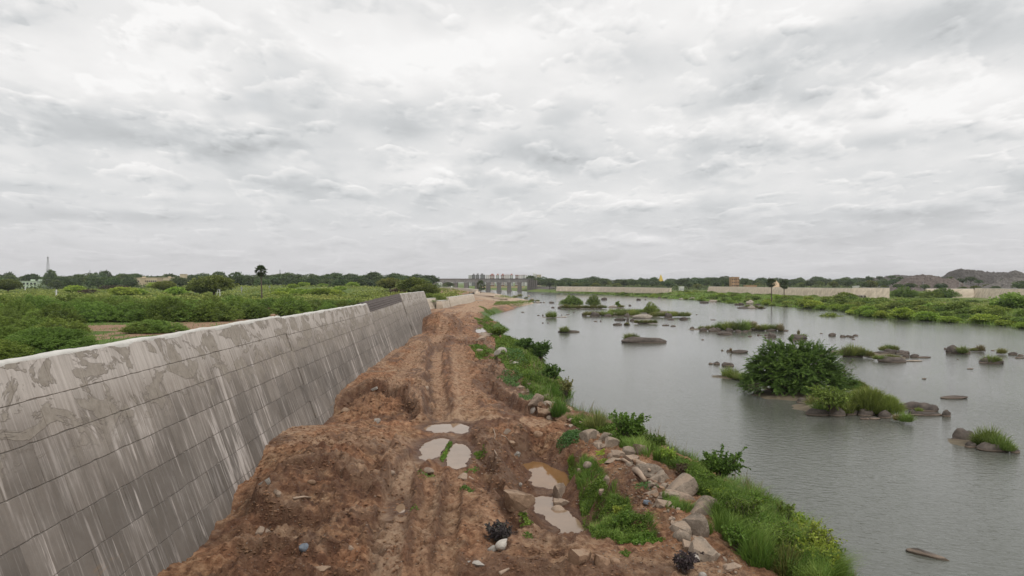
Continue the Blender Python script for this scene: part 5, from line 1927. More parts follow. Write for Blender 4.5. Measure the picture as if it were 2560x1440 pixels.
# dead stalks standing in the grass
yy = 1 / r.uniform(1 / 120., 1 / 24., 1500)
xx = shore_x(yy) - r.random(1500) * 3.2
zz = hbank(xx, yy)
hh = r.uniform(.4, 1.15, 1500) * (vnoise2(xx * .5, yy * .5, 99) > .45)
v, f4, f3 = blades(np.column_stack([xx, yy, zz - .02]), hh + .01, r.normal(size=(1500, 2)) * hh[:, None] * .3, np.full(1500, .009) * np.clip(yy / 35, .8, 2.5), r, 0)
link('dead_stalks', mk_mesh('dead_stalks', v, [f4, f3], (M['grass_dry'],), False, {'tint': np.repeat(r.uniform(.1, .9, 1500), 5)}), label='dry stalks standing in the bank grass', category='stalks', kind='stuff')
LVc = np.concatenate(LV)
link('weeds', mk_mesh('weeds', LVc, np.arange(len(LVc)).reshape(-1, 4), (M['leaf_shrub'],), False, {'tint': np.concatenate(LT)}),
     label='leafy weeds mixed into the bank grass', category='weeds', kind='stuff')


def mat_patch(name, label, pts, n, leaf, mat, thick=0.18, group=None, cat='creeper'):
    """a mat of creeping leaves hugging the ground"""
    r = np.random.default_rng(int(pts[0][0]))
    pl = area(pts)
    s = sample(pl, n, r)
    sd = -poly_sd(s[:, 0], s[:, 1], pl)
    z = hbank(s[:, 0], s[:, 1]) + thick * np.clip(sd * 1.5, 0.2, 1) * (0.25 + .75 * r.random(len(s))) * (0.6 + .8 * vnoise2(s[:, 0] * 2, s[:, 1] * 2, 3))
    c = np.column_stack([s, z])
    o = c.mean(0)
    d = np.column_stack([r.normal(size=(len(s), 2)), r.uniform(-.1, .9, len(s))])
    L = leaf * r.uniform(.6, 1.3, len(s))
    v, f = leaves(c - o, d, L, L * .45, r, .25)
    return link(name, mk_mesh(name, v, f, (M[mat],), False, {'tint': np.repeat(np.clip(r.normal(.5, .2, len(s)), 0, 1), 4)}), loc=o, label=label, category=cat, group=group)


mat_patch('creeper', 'thick dark green creeper mat hanging over the pit beside the humped slab', [(1392, 1120), (1408, 1092), (1432, 1080), (1462, 1086), (1450, 1105), (1420, 1122), (1400, 1135)], 3200, 0.085, 'leaf_ground', 0.35)
mat_patch('creeper', 'grey-green creeper mat on the near shoulder of the first hollow', [(1240, 945), (1262, 928), (1300, 925), (1308, 945), (1290, 968), (1262, 962)], 3000, 0.12, 'leaf_ground', 0.4)
mat_patch('creeper', 'low creeper mat under the tall bank grass', [(1297, 985), (1330, 975), (1362, 985), (1345, 998), (1300, 998)], 2200, 0.11, 'leaf_ground', 0.3)
mat_patch('creeper', 'creeper spreading round the whitish leaning boulder', [(1255, 880), (1290, 876), (1322, 890), (1318, 912), (1290, 920), (1262, 905)], 2600, 0.15, 'leaf_ground', 0.4)
mat_patch('creeper', 'dark leafy mat at the foot of the sandy lip', [(1530, 1345), (1580, 1325), (1635, 1335), (1660, 1350), (1610, 1362), (1545, 1362)], 3000, 0.07, 'leaf_shrub', 0.25)
mat_patch('creeper', 'thin trailing weed on the red soil below the cracked boulder', [(1580, 1210), (1620, 1205), (1645, 1222), (1612, 1228)], 900, 0.07, 'leaf_ground', 0.12)
mat_patch('weed_patch', 'yellow-green weed patch on the rubble path', [(1488, 1130), (1510, 1124), (1512, 1138), (1492, 1142)], 500, 0.07, 'leaf_lime', 0.12, cat='weed')
mat_patch('weed_patch', 'yellow-flowered weed patch below the rubble path', [(1496, 1152), (1518, 1148), (1522, 1158), (1500, 1162)], 350, 0.07, 'leaf_lime', 0.12, cat='weed')
mat_patch('weed_patch', 'strip of green weeds between the two lower track puddles', [(1100, 1148), (1112, 1128), (1122, 1104), (1130, 1106), (1128, 1124), (1116, 1142), (1106, 1156)], 700, 0.08, 'leaf_shrub', 0.12, cat='weed')
mat_patch('weed_patch', 'rosette of green weeds right of the oval puddle', [(1184, 1134), (1200, 1128), (1218, 1136), (1208, 1148), (1190, 1146)], 500, 0.08, 'leaf_shrub', 0.15, cat='weed')
mat_patch('weed_patch', 'small green weed patch under the left puddle', [(1040, 1190), (1064, 1184), (1092, 1188), (1078, 1196), (1048, 1196)], 450, 0.06, 'grass', 0.08, cat='weed')
mat_patch('weed_patch', 'flat green weed patch just below the oval puddle', [(1156, 1178), (1175, 1172), (1200, 1174), (1186, 1184), (1164, 1184)], 420, 0.06, 'grass', 0.08, cat='weed')
mat_patch('weed_patch', 'green weed patch lowest beside the two ruts', [(1144, 1224), (1166, 1216), (1188, 1222), (1176, 1232), (1150, 1232)], 450, 0.06, 'grass', 0.08, cat='weed')
mat_patch('weed_patch', 'sparse weed in the left side of the wheel rut', [(1025, 1275), (1034, 1262), (1046, 1268), (1042, 1284)], 160, 0.06, 'leaf_shrub', 0.08, cat='weed')
mat_patch('weed_patch', 'weeds growing under the overhanging boulder', [(1298, 1285), (1312, 1282), (1330, 1312), (1318, 1318)], 420, 0.09, 'leaf_shrub', 0.2, cat='weed')
mat_patch('weed_patch', 'small weeds on the damp slope beside the lower pool', [(1306, 1336), (1320, 1330), (1332, 1340), (1318, 1350)], 220, 0.07, 'leaf_shrub', 0.12, cat='weed')
mat_patch('weed_patch', 'small green weed alone on the sandy lip', [(1550, 1384), (1562, 1374), (1574, 1382), (1566, 1394)], 220, 0.06, 'leaf_shrub', 0.15, cat='weed')
mat_patch('weed_patch', 'dark grass patch near the track, upper of two', [(1178, 866), (1196, 860), (1212, 868), (1198, 874)], 500, 0.16, 'grass', 0.2, cat='weed')
mat_patch('weed_patch', 'bright grass patch near the track, lower of two', [(1186, 892), (1206, 880), (1228, 880), (1234, 892), (1206, 898)], 800, 0.15, 'grass', 0.3, cat='weed')


def stem_plant(name, label, px, py, hpx, wpx, mat, seed, nst=9, lf=34, leaf=0.09, cat='shrub', spread=0.8, p=None, base=None, barkm='bark'):
    """loose shrub or sapling: visible stems carrying separate leaves"""
    r = np.random.default_rng(seed)
    p = hit(px, py) if p is None else p
    H, W = px2m(p, hpx), px2m(p, wpx)
    t = thing(name, label, cat, p)
    mb = MB()
    C, Dd = [], []
    for i in range(nst):
        a = r.random() * 2 * math.pi
        rr = W * .5 * math.sqrt(r.random()) * spread
        tip = np.array([math.cos(a) * rr, math.sin(a) * rr, H * r.uniform(.55, 1.0)])
        mid = tip * np.array([.4, .4, .55]) + r.normal(size=3) * H * .04
        pts = np.array([[0, 0, -.1], mid * .5, mid, (mid + tip) / 2 + r.normal(size=3) * H * .02, tip])
        mb.tube(pts, np.linspace(0.018, 0.005, 5) * (1 + H * .4), 4)
        for b in range(4):
            s = pts[2] + (tip - pts[2]) * r.random()
            e = s + r.normal(size=3) * np.array([1, 1, .6]) * W * .13
            mb.tube([s, e], [0.006, 0.003], 3)
            k = r.random(lf // 4)[:, None]
            C.append(s + (e - s) * k)
            Dd.append(np.tile(e - s, (lf // 4, 1)) * 1.2 + r.normal(size=(lf // 4, 3)) * W * .12)
        k = r.random(lf)[:, None]
        C.append(pts[2] + (tip - pts[2]) * k)
        Dd.append(r.normal(size=(lf, 3)) + np.array([0, 0, .3]))
    C, Dd = np.concatenate(C), np.concatenate(Dd)
    L = leaf * r.uniform(.6, 1.3, len(C))
    v, f = leaves(C, Dd, L, L * .33, r, .2)
    link('stems', mb.mesh('stems', M[barkm]), t)
    link('foliage', mk_mesh('foliage', v, f, (M[mat],), False, {'tint': np.repeat(np.clip(r.normal(.5, .2, len(C)), 0, 1), 4)}), t)
    return t


stem_plant('sapling', 'leafy sapling standing clear against the water above the boulders', 1800, 1205, 84, 110, 'leaf_shrub', 1, 30, 90, 0.105, 'sapling', spread=1.0)
stem_plant('shrub', 'dense round green shrub on the bank with water right behind it', 1568, 1112, 80, 100, 'leaf_shrub', 2, 40, 60, 0.13, spread=.95)
stem_plant('shrub', 'bright green shrub leaning over the water in the lower right corner', 2015, 1400, 95, 150, 'leaf_lime', 3, 44, 55, 0.085, spread=1.0)
stem_plant('shrub', 'yellow-green shrub at the outermost tip of the bank', 2062, 1395, 40, 100, 'leaf_lime', 13, 24, 50, 0.08, spread=1.0)
stem_plant('shrub', 'dark leafy shrub between the dark boulder and the tall grass', 1858, 1330, 85, 100, 'leaf_shrub', 4, 30, 50, 0.085, spread=.9)
stem_plant('shrub', 'mid green shrub in the middle of the foreground thicket', 1925, 1385, 80, 120, 'leaf_shrub', 14, 36, 50, 0.08, spread=.9)
stem_plant('shrub', 'spindly shrub with twigs against the water, above the thicket', 1960, 1330, 78, 60, 'leaf_shrub', 15, 12, 34, 0.08, spread=.8)
stem_plant('shrub', 'small green bush on the grassy edge above the brown weed', 1668, 1160, 40, 60, 'leaf_lime', 5, 18, 40, 0.09)
for k_, (px_, py_, h_, w_, m_, l_) in enumerate([
    (1880, 1295, 60, 80, 'leaf_shrub', 'leafy shrub at the river side of the dark boulder'), (1905, 1365, 70, 90, 'leaf_shrub', 'broad shrub above the large arching grass clump'),
    (1990, 1345, 60, 80, 'leaf_lime', 'yellow-green shrub just under the spindly twigs'), (1840, 1375, 60, 70, 'leaf_shrub', 'dark shrub beside the low brown slab'),
    (1955, 1400, 70, 90, 'leaf_shrub', 'shrub between the two big foreground grass clumps'), (2040, 1435, 80, 110, 'leaf_lime', 'lime shrub lowest in the right corner thicket'),
    (1800, 1262, 36, 60, 'leaf_lime', 'low lime plant above the dark boulder'), (1760, 1215, 34, 60, 'leaf_shrub', 'low shrub left of the leafy sapling'),
    (1640, 1125, 36, 60, 'leaf_shrub', 'low shrub at the water edge above the log'), (1600, 1108, 40, 60, 'leaf_shrub', 'shrub right of the dense round one')]):
    stem_plant('shrub', l_, px_, py_, h_, w_, m_, 50 + k_, 26, 48, .085, spread=1.0)
stem_plant('weed', 'dry brown weed clump left of the sapling', 1710, 1192, 34, 62, 'leaf_brown', 6, 22, 40, 0.07, 'weed')
stem_plant('weed', 'round dark purple-leaved weed on the rim of the pit', 1248, 1362, 54, 66, 'leaf_purple', 7, 40, 40, 0.085, 'weed', spread=1.0)
stem_plant('weed', 'dark purple weed standing in the sand at the bottom edge', 1712, 1434, 54, 60, 'leaf_purple', 8, 24, 44, 0.085, 'weed', spread=.9)
stem_plant('weed', 'pale green weed on the slope below the grass edge', 1545, 1290, 24, 40, 'leaf_lime', 9, 12, 30, 0.08, 'weed')
stem_plant('shrub', 'bushy plant at the bottom of the grassy hollow beside the pit', 1560, 1325, 44, 70, 'leaf_shrub', 10, 24, 46, 0.08)
stem_plant('shrub', 'dark pointed shrub at the far end of the green bank', 1350, 905, 52, 60, 'leaf_island', 16, 44, 110, 0.17)
stem_plant('shrub', 'dark leafy shrub where the bank juts into the river', 1378, 958, 46, 60, 'leaf_island', 17, 40, 110, 0.15)
stem_plant('shrub', 'small dark shrub in a row along the far green bank', 1312, 876, 30, 60, 'leaf_island', 18, 36, 90, 0.17)
stem_plant('shrub', 'leafy shrub beyond the white puddle', 1245, 842, 24, 50, 'leaf_shrub', 19, 30, 90, 0.2)
stem_plant('weed', 'seeding tall weeds at the water edge of the green point', 1415, 995, 55, 50, 'grass_olive', 20, 18, 30, 0.14, 'weed')
stem_plant('weed', 'spiky weed beside the dark boulder', 1790, 1290, 36, 50, 'leaf_shrub', 21, 14, 30, 0.07, 'weed')

for (px, py, w, h, pr, lab) in [
    (1398, 1042, 60, 48, TUFT_G[0], 'dark green grass tuft behind the grey-green block'),
    (1490, 1076, 70, 56, TUFT_O[0], 'tall feathery grass tuft at the water edge'),
    (1455, 1062, 50, 40, TUFT_G[1], 'wispy grass tuft left of the feathery one'),
    (1895, 1410, 110, 90, TUFT_G[2], 'large arching grass clump in the foreground thicket'),
    (1960, 1430, 110, 90, TUFT_O[1], 'large olive grass clump at the bottom edge'),
    (1850, 1300, 80, 60, TUFT_G[0], 'grass clump just right of the dark boulder'),
    (1905, 1330, 90, 66, TUFT_G[1], 'upright grass clump against the water'),
    (2010, 1440, 100, 80, TUFT_G[2], 'grass clump lowest in the right corner thicket'),
    (1762, 1330, 50, 40, TUFT_G[2], 'grass clump squeezed beside the big layered boulder'),
    (1510, 1335, 60, 38, TUFT_G[0], 'grass clump in the hollow beside the lower pool'),
    (1360, 1008, 40, 26, TUFT_O[2], 'yellowish grass tuft behind the clay-covered boulder'),
    (1376, 990, 60, 36, TUFT_G[1], 'rounded grass tuft on the green point'),
]:
    p = hit(px, py)
    s = px2m(p, w)
    hz = px2m(p, h)
    add_bush('grass_tuft', lab, (p[0], p[1], float(hbank(p[0], p[1])) - .03), s / 1.35, pr, 'grass tufts on the near bank', hz / .72, 'grass tuft')

# bare roots and dead wood
def wood(name, label, pts, rad, cat, mat='deadwood'):
    w = np.array([hit(a, b) + np.array([0, 0, z]) for a, b, z in pts])
    o = w[0].copy()
    mb = MB()
    mb.tube(w - o, np.linspace(rad, rad * .5, len(w)), 6)
    return link(name, mb.mesh(name, M[mat], True), loc=o, label=label, category=cat)


wood('root', 'long pale root hanging in the head of the gully', [(1253, 1092, .1), (1264, 1100, .16), (1274, 1110, .1), (1284, 1122, .02)], .035, 'root')
wood('root', 'short straight stick on the gully side', [(1236, 1128, .04), (1243, 1142, .06)], .035, 'stick')
wood('root', 'thin root above the roots in the gully', [(1234, 1078, .1), (1238, 1092, .12), (1236, 1104, .0)], .03, 'root')
wood('stick', 'straight pale stick lying across the dip on the mound', [(733, 1250, .06), (760, 1247, .08), (778, 1247, .05)], .05, 'stick')
wood('log', 'bleached broken log lying among the boulders', [(1588, 1184, .15), (1600, 1196, .2), (1612, 1208, .12)], .17, 'log')
wood('log', 'pale split timber behind the bleached log', [(1590, 1166, .2), (1612, 1176, .25), (1625, 1186, .15)], .12, 'log')
wood('log', 'thin pale timber lying on the rubble path', [(1556, 1154, .1), (1576, 1164, .1)], .08, 'log')
wood('stick', 'cream-coloured stick at the very bottom of the photo', [(1250, 1438, .05), (1272, 1428, .07)], .06, 'stick')


# ------------------------------------------------------------------ rocks and islets in the river
def river_rock(px, py, w, h, label, group=None, mat='rock_river', i=None, rz=0.0, depth=None):
    p = P(px, py, 0.0)
    W, H = px2m(p, w), px2m(p, h)
    depth = depth or min(0.7, max(0.35, 3.2 * h / w))
    me = rock_proto('whale', mat, (int(px * 3 + py) % 5) if i is None else i, 3 if w > 14 else 2)
    sc = (W * .98, W * depth, max(H, .12) / 0.50)
    return link('river_rock', me, None, (p[0], p[1] + W * depth * .45, -0.03 * H), (0, 0, rz), sc, label=label, category='rock', group=group)


def tuft_at(px, py, w, h, pr, label, group=None, back=0.0, z=0.05):
    z = min(z, .28)
    p = P(px, py, z)
    s, hz = px2m(p, w) / 1.3, px2m(p, h) / .68
    return add_bush('grass_tuft', label, (p[0], p[1] + back * s, z), s, pr, group, hz, 'grass tuft')


def islet(px, py, w, dpt, h, seed, name='islet'):
    """low earth and gravel bar: part of the setting"""
    p = P(px, py, 0.0)
    W = px2m(p, w)
    n = 26
    g = np.linspace(-1.15, 1.15, n)
    X, Y = np.meshgrid(g, g)
    rr = np.sqrt(X ** 2 + Y ** 2) * (0.8 + 0.45 * fbm2(X * 1.4 + seed, Y * 1.4, seed, 3))
    h = h * .6
    Z = h * (1 - rr ** 2) + (fbm2(X * 4 + seed, Y * 4, seed + 1, 3) - .5) * h * .7
    Z = np.maximum(Z, -0.4)
    V = np.stack([X.ravel() * W * .5, Y.ravel() * dpt * .5, Z.ravel()], 1)
    o = np.array([p[0], p[1] + dpt * .5, 0])
    me = mk_mesh(name, V, grid_faces(n, n), (M['mud'],), True)
    link(name, me, loc=o, kind='structure')


# --- mid river, from far to near
GA = 'tiny dark rocks breaking the water surface'
TINY = [(1356, 737, 6, 2), (1382, 770, 9, 3), (1346, 789, 7, 2), (1357, 789, 5, 3), (1357, 808, 5, 2), (1370, 808, 5, 2), (1489, 804, 9, 2), (1502, 804, 5, 3), (1757, 850, 7, 2),
        (1420, 787, 8, 1.5), (1435, 782, 3, 3), (1876, 842, 12, 3), (1897, 839, 8, 4), (1903, 839, 5, 1.5), (1916, 839, 9, 4), (1915, 845, 10, 3), (1856, 842, 12, 1.5), (2054, 834, 8, 1.5),
        (1806, 877, 7, 3), (2427, 923, 16, 2), (2312, 948, 12, 2), (2364, 873, 7, 4), (2483, 877, 10, 1.5), (1575, 765, 8, 4), (1742, 787, 5, 1.5), (1783, 800, 14, 1.5), (1295, 742, 5, 2), (1312, 746, 5, 2),
        (1330, 750, 6, 2), (1614, 750, 5, 2), (1307, 781, 9, 2), (2135, 849, 9, 2), (1404, 788, 4, 2), (1340, 755, 5, 2), (1352, 757, 8, 2), (2395, 899, 5, 1.5)]
for a in TINY:
    river_rock(*a, label='tiny dark rock just breaking the river surface', group=GA)
ONE = [
    (1379, 758, 15, 4, 'small dark rock left of the two-bush islet'),
    (1511, 750, 16, 6, 'brown rock standing alone behind the two-bush islet'),
    (1597, 751, 12, 5, 'lone brown rock in open water beyond the sapling'),
    (1545, 813, 24, 5, 'flat dark rock, left of the pair below the long islet'),
    (1568, 813, 16, 6, 'grass-topped rock, right of the pair below the long islet'),
    (1665, 814, 18, 3, 'thin flat rock with a raised tip, right of the long islet'),
    (1684, 816, 14, 3, 'thin pale rock beside the one with the raised tip'),
    (1422, 831, 54, 6, 'flat pinkish rock under the single rounded grass tuft'),
    (1613, 858, 112, 15, 'long layered dark rock tapering to the right, grass at its left end'),
    (1815, 837, 36, 8, 'smooth dark hump in front of the rocky grass islet'),
    (1932, 844, 24, 11, 'dark rock with a white top in open water'),
    (2000, 850, 50, 12, 'broad rock with green top and an upright dry tuft'),
    (2083, 840, 18, 8, 'dark round rock above the big bush'),
    (2109, 843, 16, 5, 'dark rock with a bird-like spike, left of the string of rocks'),
    (2122, 842, 13, 4, 'middle one of the string of dark rocks'),
    (2131, 844, 13, 5, 'sharp dark rock at the right of the string'),
    (2141, 840, 14, 4, 'low brown rock at the far end of the string'),
    (1852, 883, 42, 8, 'flat dark rock right of the little dry tuft'),
    (1825, 880, 17, 5, 'small rock carrying the little dry tuft'),
    (1778, 911, 13, 4, 'flat dark rock, left of two small ones'),
    (1793, 912, 16, 7, 'humped dark rock, right of two small ones'),
    (1822, 916, 30, 10, 'dark rock behind the grassy spit left of the big bush'),
    (1881, 919, 24, 9, 'dark rock peeping out left of the big bush'),
    (2388, 884, 34, 20, 'tall rounded grey rock, highest on the right side of the river'),
    (2411, 885, 50, 12, 'sloping rock to the right of the tall rounded one'),
    (2448, 877, 42, 7, 'low rock with a reddish dry tuft'),
    (2507, 883, 22, 5, 'small rock under the square-looking grass tuft'),
    (2537, 888, 22, 8, 'dark rock near the right edge of the photo'),
    (2555, 890, 16, 4, 'flat rock cut by the right edge of the photo'),
    (2553, 896, 26, 4, 'thin brown rock cut by the right edge of the photo'),
    (2490, 910, 66, 13, 'flat dark rock with a rounded green tuft on its left'),
    (2392, 998, 66, 8, 'long narrow flat rock alone in open water'),
    (1170 + 1, 1, 0, 0, None),
]
for a in ONE:
    if a[4]:
        river_rock(a[0], a[1], a[2], a[3], a[4])
# log-shaped rock low on the right
p = P(2322, 1392, 0)
link('river_rock', rock_proto('whale', 'rock_river', 2), None, (p[0], p[1] + .1, -.05), (0, 0.05, -0.75), (1.5, .42, .45), label='narrow log-shaped rock awash in the lower right water', category='rock')

# islet with two bushes
islet(1460, 771, 118, 14, .7, 3)
GT = 'olive grass tufts on the two-bush islet'
for (x, w, h) in [(1412, 26, 11), (1430, 26, 10), (1448, 26, 9), (1466, 24, 9), (1484, 26, 9), (1502, 24, 10), (1512, 14, 8)]:
    tuft_at(x, 770, w, h, TUFT_O[x % 3], 'olive grass tuft fringing the islet with two round bushes', GT, .3, .3)
for (x, w, h) in [(1399, 10, 5), (1420, 12, 3), (1446, 12, 3), (1480, 14, 4), (1498, 16, 4)]:
    river_rock(x, 771, w, h, 'rock at the waterline of the islet with two round bushes', 'shore rocks of the two-bush islet', 'rock_riverpale' if x > 1410 else 'rock_river')
p = P(1431, 764, .4)
s = px2m(p, 68)
add_bush('bush', 'larger rounded bush, left of two on the far islet', (p[0], p[1] + 4, .2), s / 5.2, THORN[0], None, px2m(p, 30) / 2.5)
p = P(1485, 764, .4)
add_bush('bush', 'smaller pointed bush, right of two on the far islet', (p[0], p[1] + 3, .2), px2m(p, 36) / 5.2, THORN[1], None, px2m(p, 27) / 2.5)
stem_plant('sapling', 'thin sapling on the low rocks beside the two-bush islet', 0, 0, 14, 14, 'leaf_bush', 31, 8, 30, 0.5, 'sapling', p=P(1544, 768, .3) * 1.0)
islet(1540, 770, 46, 7, .35, 4)
river_rock(1533, 769, 22, 5, 'pale rock under the thin sapling', mat='rock_riverpale')
tuft_at(1553, 768, 20, 7, TUFT_O[0], 'olive tuft beside the thin sapling', None, .2, .2)
# small green islet
islet(1382, 794, 58, 4, .35, 5)
for (x, w, h) in [(1372, 18, 15), (1384, 20, 16)]:
    tuft_at(x, 793, w, h, TUFT_R[x % 3], 'bright green clump on the small islet left of the long one', 'bright green clumps on the small islet', .3, .2)
river_rock(1410, 793, 16, 2, 'low rock at the right tip of the small green islet', mat='rock_riverpale')
# long rocky islet
islet(1590, 791, 270, 15, .8, 6)
islet(1640, 783, 150, 18, .9, 16)
LG = 'rocks along the long grassy islet'
for (x, y, w, h, m) in [(1461, 789, 13, 8, 'rock_river'), (1488, 791, 26, 10, 'rock_river'), (1520, 791, 20, 6, 'rock_river'), (1540, 790, 22, 8, 'rock_riverpale'), (1568, 792, 14, 8, 'rock_river'),
                        (1672, 794, 22, 11, 'rock_river'), (1560, 786, 18, 5, 'rock_riverpale')]:
    river_rock(x, y, w, h, 'rock in the waterline row of the long grassy islet', LG, m)
river_rock(1609, 796, 50, 10, 'large white slab, palest rock of the long grassy islet', mat='rock_riverpale')
river_rock(1711, 800, 22, 7, 'brown rock off the right end of the long grassy islet')
river_rock(1679, 800, 17, 4, 'flat rock just left of the islet end rock')
river_rock(1551, 801, 28, 6, 'low rock with a small peak before the white slab')
river_rock(1569.5, 803, 7, 9, 'narrow upright rock before the white slab')
river_rock(1581, 803, 12, 6, 'small dark block left of the low grassy spit')
for k, x in enumerate(list(range(1468, 1600, 14)) + list(range(1636, 1724, 12))):
    hh = 11 if x < 1540 else 13
    tuft_at(x, 788 if x < 1600 else 791, 22, hh, (TUFT_O + TUFT_R)[k % 5], 'green and olive tuft on the long grassy islet', 'tufts on the long grassy islet', .3 + .5 * (k % 2), .4)
for x in range(1530, 1640, 14):
    tuft_at(x, 781, 22, 9, TUFT_R[x % 3], 'green tuft along the back of the long grassy islet', 'tufts along the back of the long grassy islet', .5, .5)
p = P(1632, 781, .8)
add_bush('bush', 'dark bush standing on the long grassy islet', (p[0], p[1] + 3, .5), px2m(p, 46) / 5.2, THORN[2], None, px2m(p, 27) / 2.5)
islet(1618, 809, 64, 5, .5, 7)
for x in (1592, 1603, 1614, 1626, 1638):
    tuft_at(x, 807, 15, 9, TUFT_O[x % 3], 'olive tuft on the low spit under the white slab', 'tufts on the low spit', .3, .3)
river_rock(1610, 809, 30, 5, 'long low rock edging the spit under the white slab')
# tufts on single rocks
tuft_at(1411.5, 829, 28, 16, TUFT_O[0], 'single rounded grass tuft on the flat pinkish rock', None, .1, .2)
for (x, w, h) in [(1572, 28, 20), (1588, 28, 19)]:
    tuft_at(x, 850, w, h, TUFT_O[x % 3], 'olive grass clump on the left end of the long layered rock', 'clumps on the long layered rock', .4, .5)
tuft_at(1568, 811, 12, 6, TUFT_O[1], 'little tuft capping the right one of a pair of rocks', None, .2, .2)
# rocky grass islet
islet(1858, 827, 232, 9, .75, 8)
IG = 'rocks round the rocky grass islet'
for (x, y, w, h) in [(1731, 823, 12, 6), (1760, 828, 20, 9), (1784, 829, 22, 9), (1797, 829, 16, 9), (1825, 830, 22, 9), (1847, 831, 15, 7), (1865, 830, 16, 4), (1898, 827, 32, 9), (1932, 828, 26, 6), (1960, 828, 28, 4), (1745, 824, 16, 2)]:
    river_rock(x, y, w, h, 'dark shore rock of the rocky grass islet', IG, 'rock_river')
for (x, y, w, h) in [(1895, 818, 14, 7), (1910, 819, 10, 5), (1886, 811, 16, 8)]:
    river_rock(x, y, w, h, 'pale stone on top of the rocky grass islet', 'pale stones on the rocky grass islet', 'rock_riverpale')
for (x, y, w, h, pr) in [(1757, 824, 22, 11, TUFT_O[0]), (1772, 824, 24, 12, TUFT_O[1]), (1788, 824, 26, 13, TUFT_R[0]), (1806, 824, 30, 20, TUFT_R[1]), (1822, 825, 32, 23, TUFT_R[2]), (1838, 825, 30, 24, TUFT_O[2]),
                         (1852, 825, 32, 24, TUFT_R[0]), (1866, 824, 30, 24, TUFT_R[1]), (1880, 822, 30, 22, TUFT_O[0]), (1900, 824, 22, 13, TUFT_O[1]), (1914, 824, 24, 15, TUFT_R[2]), (1930, 824, 24, 15, TUFT_O[2]), (1942, 824, 22, 14, TUFT_R[0])]:
    tuft_at(x, y, w, h, pr, 'green-olive clump on the rocky grass islet', 'clumps on the rocky grass islet', .35, .35)
tuft_at(1953, 826, 24, 20, TUFT_D[0], 'straw-coloured dry clump at the right end of the rocky grass islet', None, .2, .2)
for (x, y, w, h, pr, l) in [(2008, 843, 34, 8, TUFT_R[0], 'green grass cap on the broad rock with the dry tuft'), (1990, 842, 20, 6, TUFT_O[0], 'olive grass on the left of the broad rock'), (1997.5, 836, 10, 13, TUFT_D[1], 'upright dry tuft on the broad rock')]:
    tuft_at(x, y, w, h, pr, l, None, .4, .5)
tuft_at(1827, 878, 9, 10, TUFT_D[0], 'little dry tuft on the small rock left of the big bush', None, .1, .25)
# islet behind the big bush
islet(2160, 889, 130, 7, .7, 9)
islet(2235, 898, 110, 7, .6, 10)
for (x, y, w, h, l) in [(2140, 893, 52, 12, 'dark rock at the left of the islet behind the big bush'), (2206, 885, 40, 6, 'flat rock in the middle of the islet behind the big bush'),
                        (2232, 884, 40, 10, 'rounded rock under the green cap behind the big bush'), (2263, 886, 36, 9, 'sloping rock at the right of the green cap'),
                        (2240, 907, 66, 15, 'large layered rock at the front right behind the big bush'), (2268, 894, 18, 9, 'square dark rock beside the layered one'),
                        (2290, 894, 22, 9, 'pointed dark rock right of the square one'), (2313, 895, 34, 4, 'long flat rock trailing right of the pointed one')]:
    river_rock(x, y, w, h, l)
river_rock(2288, 904, 46, 3, 'thin pinkish rock sheet just above the water', mat='rock_riverpale')
for (x, y, w, h, pr) in [(2118, 888, 34, 24, TUFT_O[0]), (2134, 888, 36, 28, TUFT_R[1]), (2150, 888, 36, 26, TUFT_O[1]), (2166, 889, 32, 20, TUFT_O[2]), (2178, 890, 24, 14, TUFT_O[0])]:
    tuft_at(x, y, w, h, pr, 'olive clump of the grassy mound behind the big bush', 'clumps of the mound behind the big bush', .3, .3)
for (x, y, w, h, pr) in [(2214, 877, 26, 14, TUFT_O[1]), (2228, 876, 26, 15, TUFT_R[2]), (2243, 876, 24, 14, TUFT_O[2])]:
    tuft_at(x, y, w, h, pr, 'clump of the green cap on the rounded rock', 'clumps of the green cap', .6, .6)
for (x, y, w, h, pr) in [(2196, 898, 26, 10, TUFT_R[0]), (2212, 900, 26, 11, TUFT_R[1]), (2228, 899, 28, 16, TUFT_O[0]), (2243, 898, 26, 12, TUFT_O[1])]:
    tuft_at(x, y, w, h, pr, 'clump between the cap and the layered rock', 'clumps behind the layered rock', .3, .3)
for (x, y, w, h, pr, l) in [(2408, 882, 30, 20, TUFT_O[0], 'yellowish tuft leaning on the tall rounded grey rock'), (2453, 876, 26, 16, TUFT_D[0], 'reddish dry tuft on the low rock'), (2436, 876, 20, 7, TUFT_O[1], 'low olive tuft left of the reddish dry one'),
                            (2507, 883, 25, 15, TUFT_O[2], 'square-looking olive tuft standing alone'), (2480, 905, 44, 17, TUFT_R[0], 'rounded green tuft on the flat dark rock at right'), (2490, 905, 30, 14, TUFT_R[1], 'smaller green tuft beside the rounded one at right')]:
    tuft_at(x, y, w, h, pr, l, None, .15, .2)

# the grassy spit left of the big bush
islet(1848, 948, 110, 3.5, .35, 11)
for (x, y, w, h, pr) in [(1818, 941, 34, 24, TUFT_R[0]), (1834, 944, 38, 24, TUFT_R[1]), (1850, 948, 38, 20, TUFT_O[0]), (1866, 951, 36, 20, TUFT_R[2]), (1882, 956, 34, 20, TUFT_R[0])]:
    tuft_at(x, y, w, h, pr, 'grass clump of the spit left of the big bush', 'clumps of the spit left of the big bush', .1, .1)

# the big feathery bush on its island
islet(2030, 1003, 230, 7.0, .6, 12)
islet(2150, 1040, 250, 6.5, .7, 13)
pb = P(2008, 985, .3)
big = thing('large_bush', 'very large dark green feathery bush on the nearest island, its branches over the water', 'bush', (pb[0], pb[1] + 2.2, 0.25))


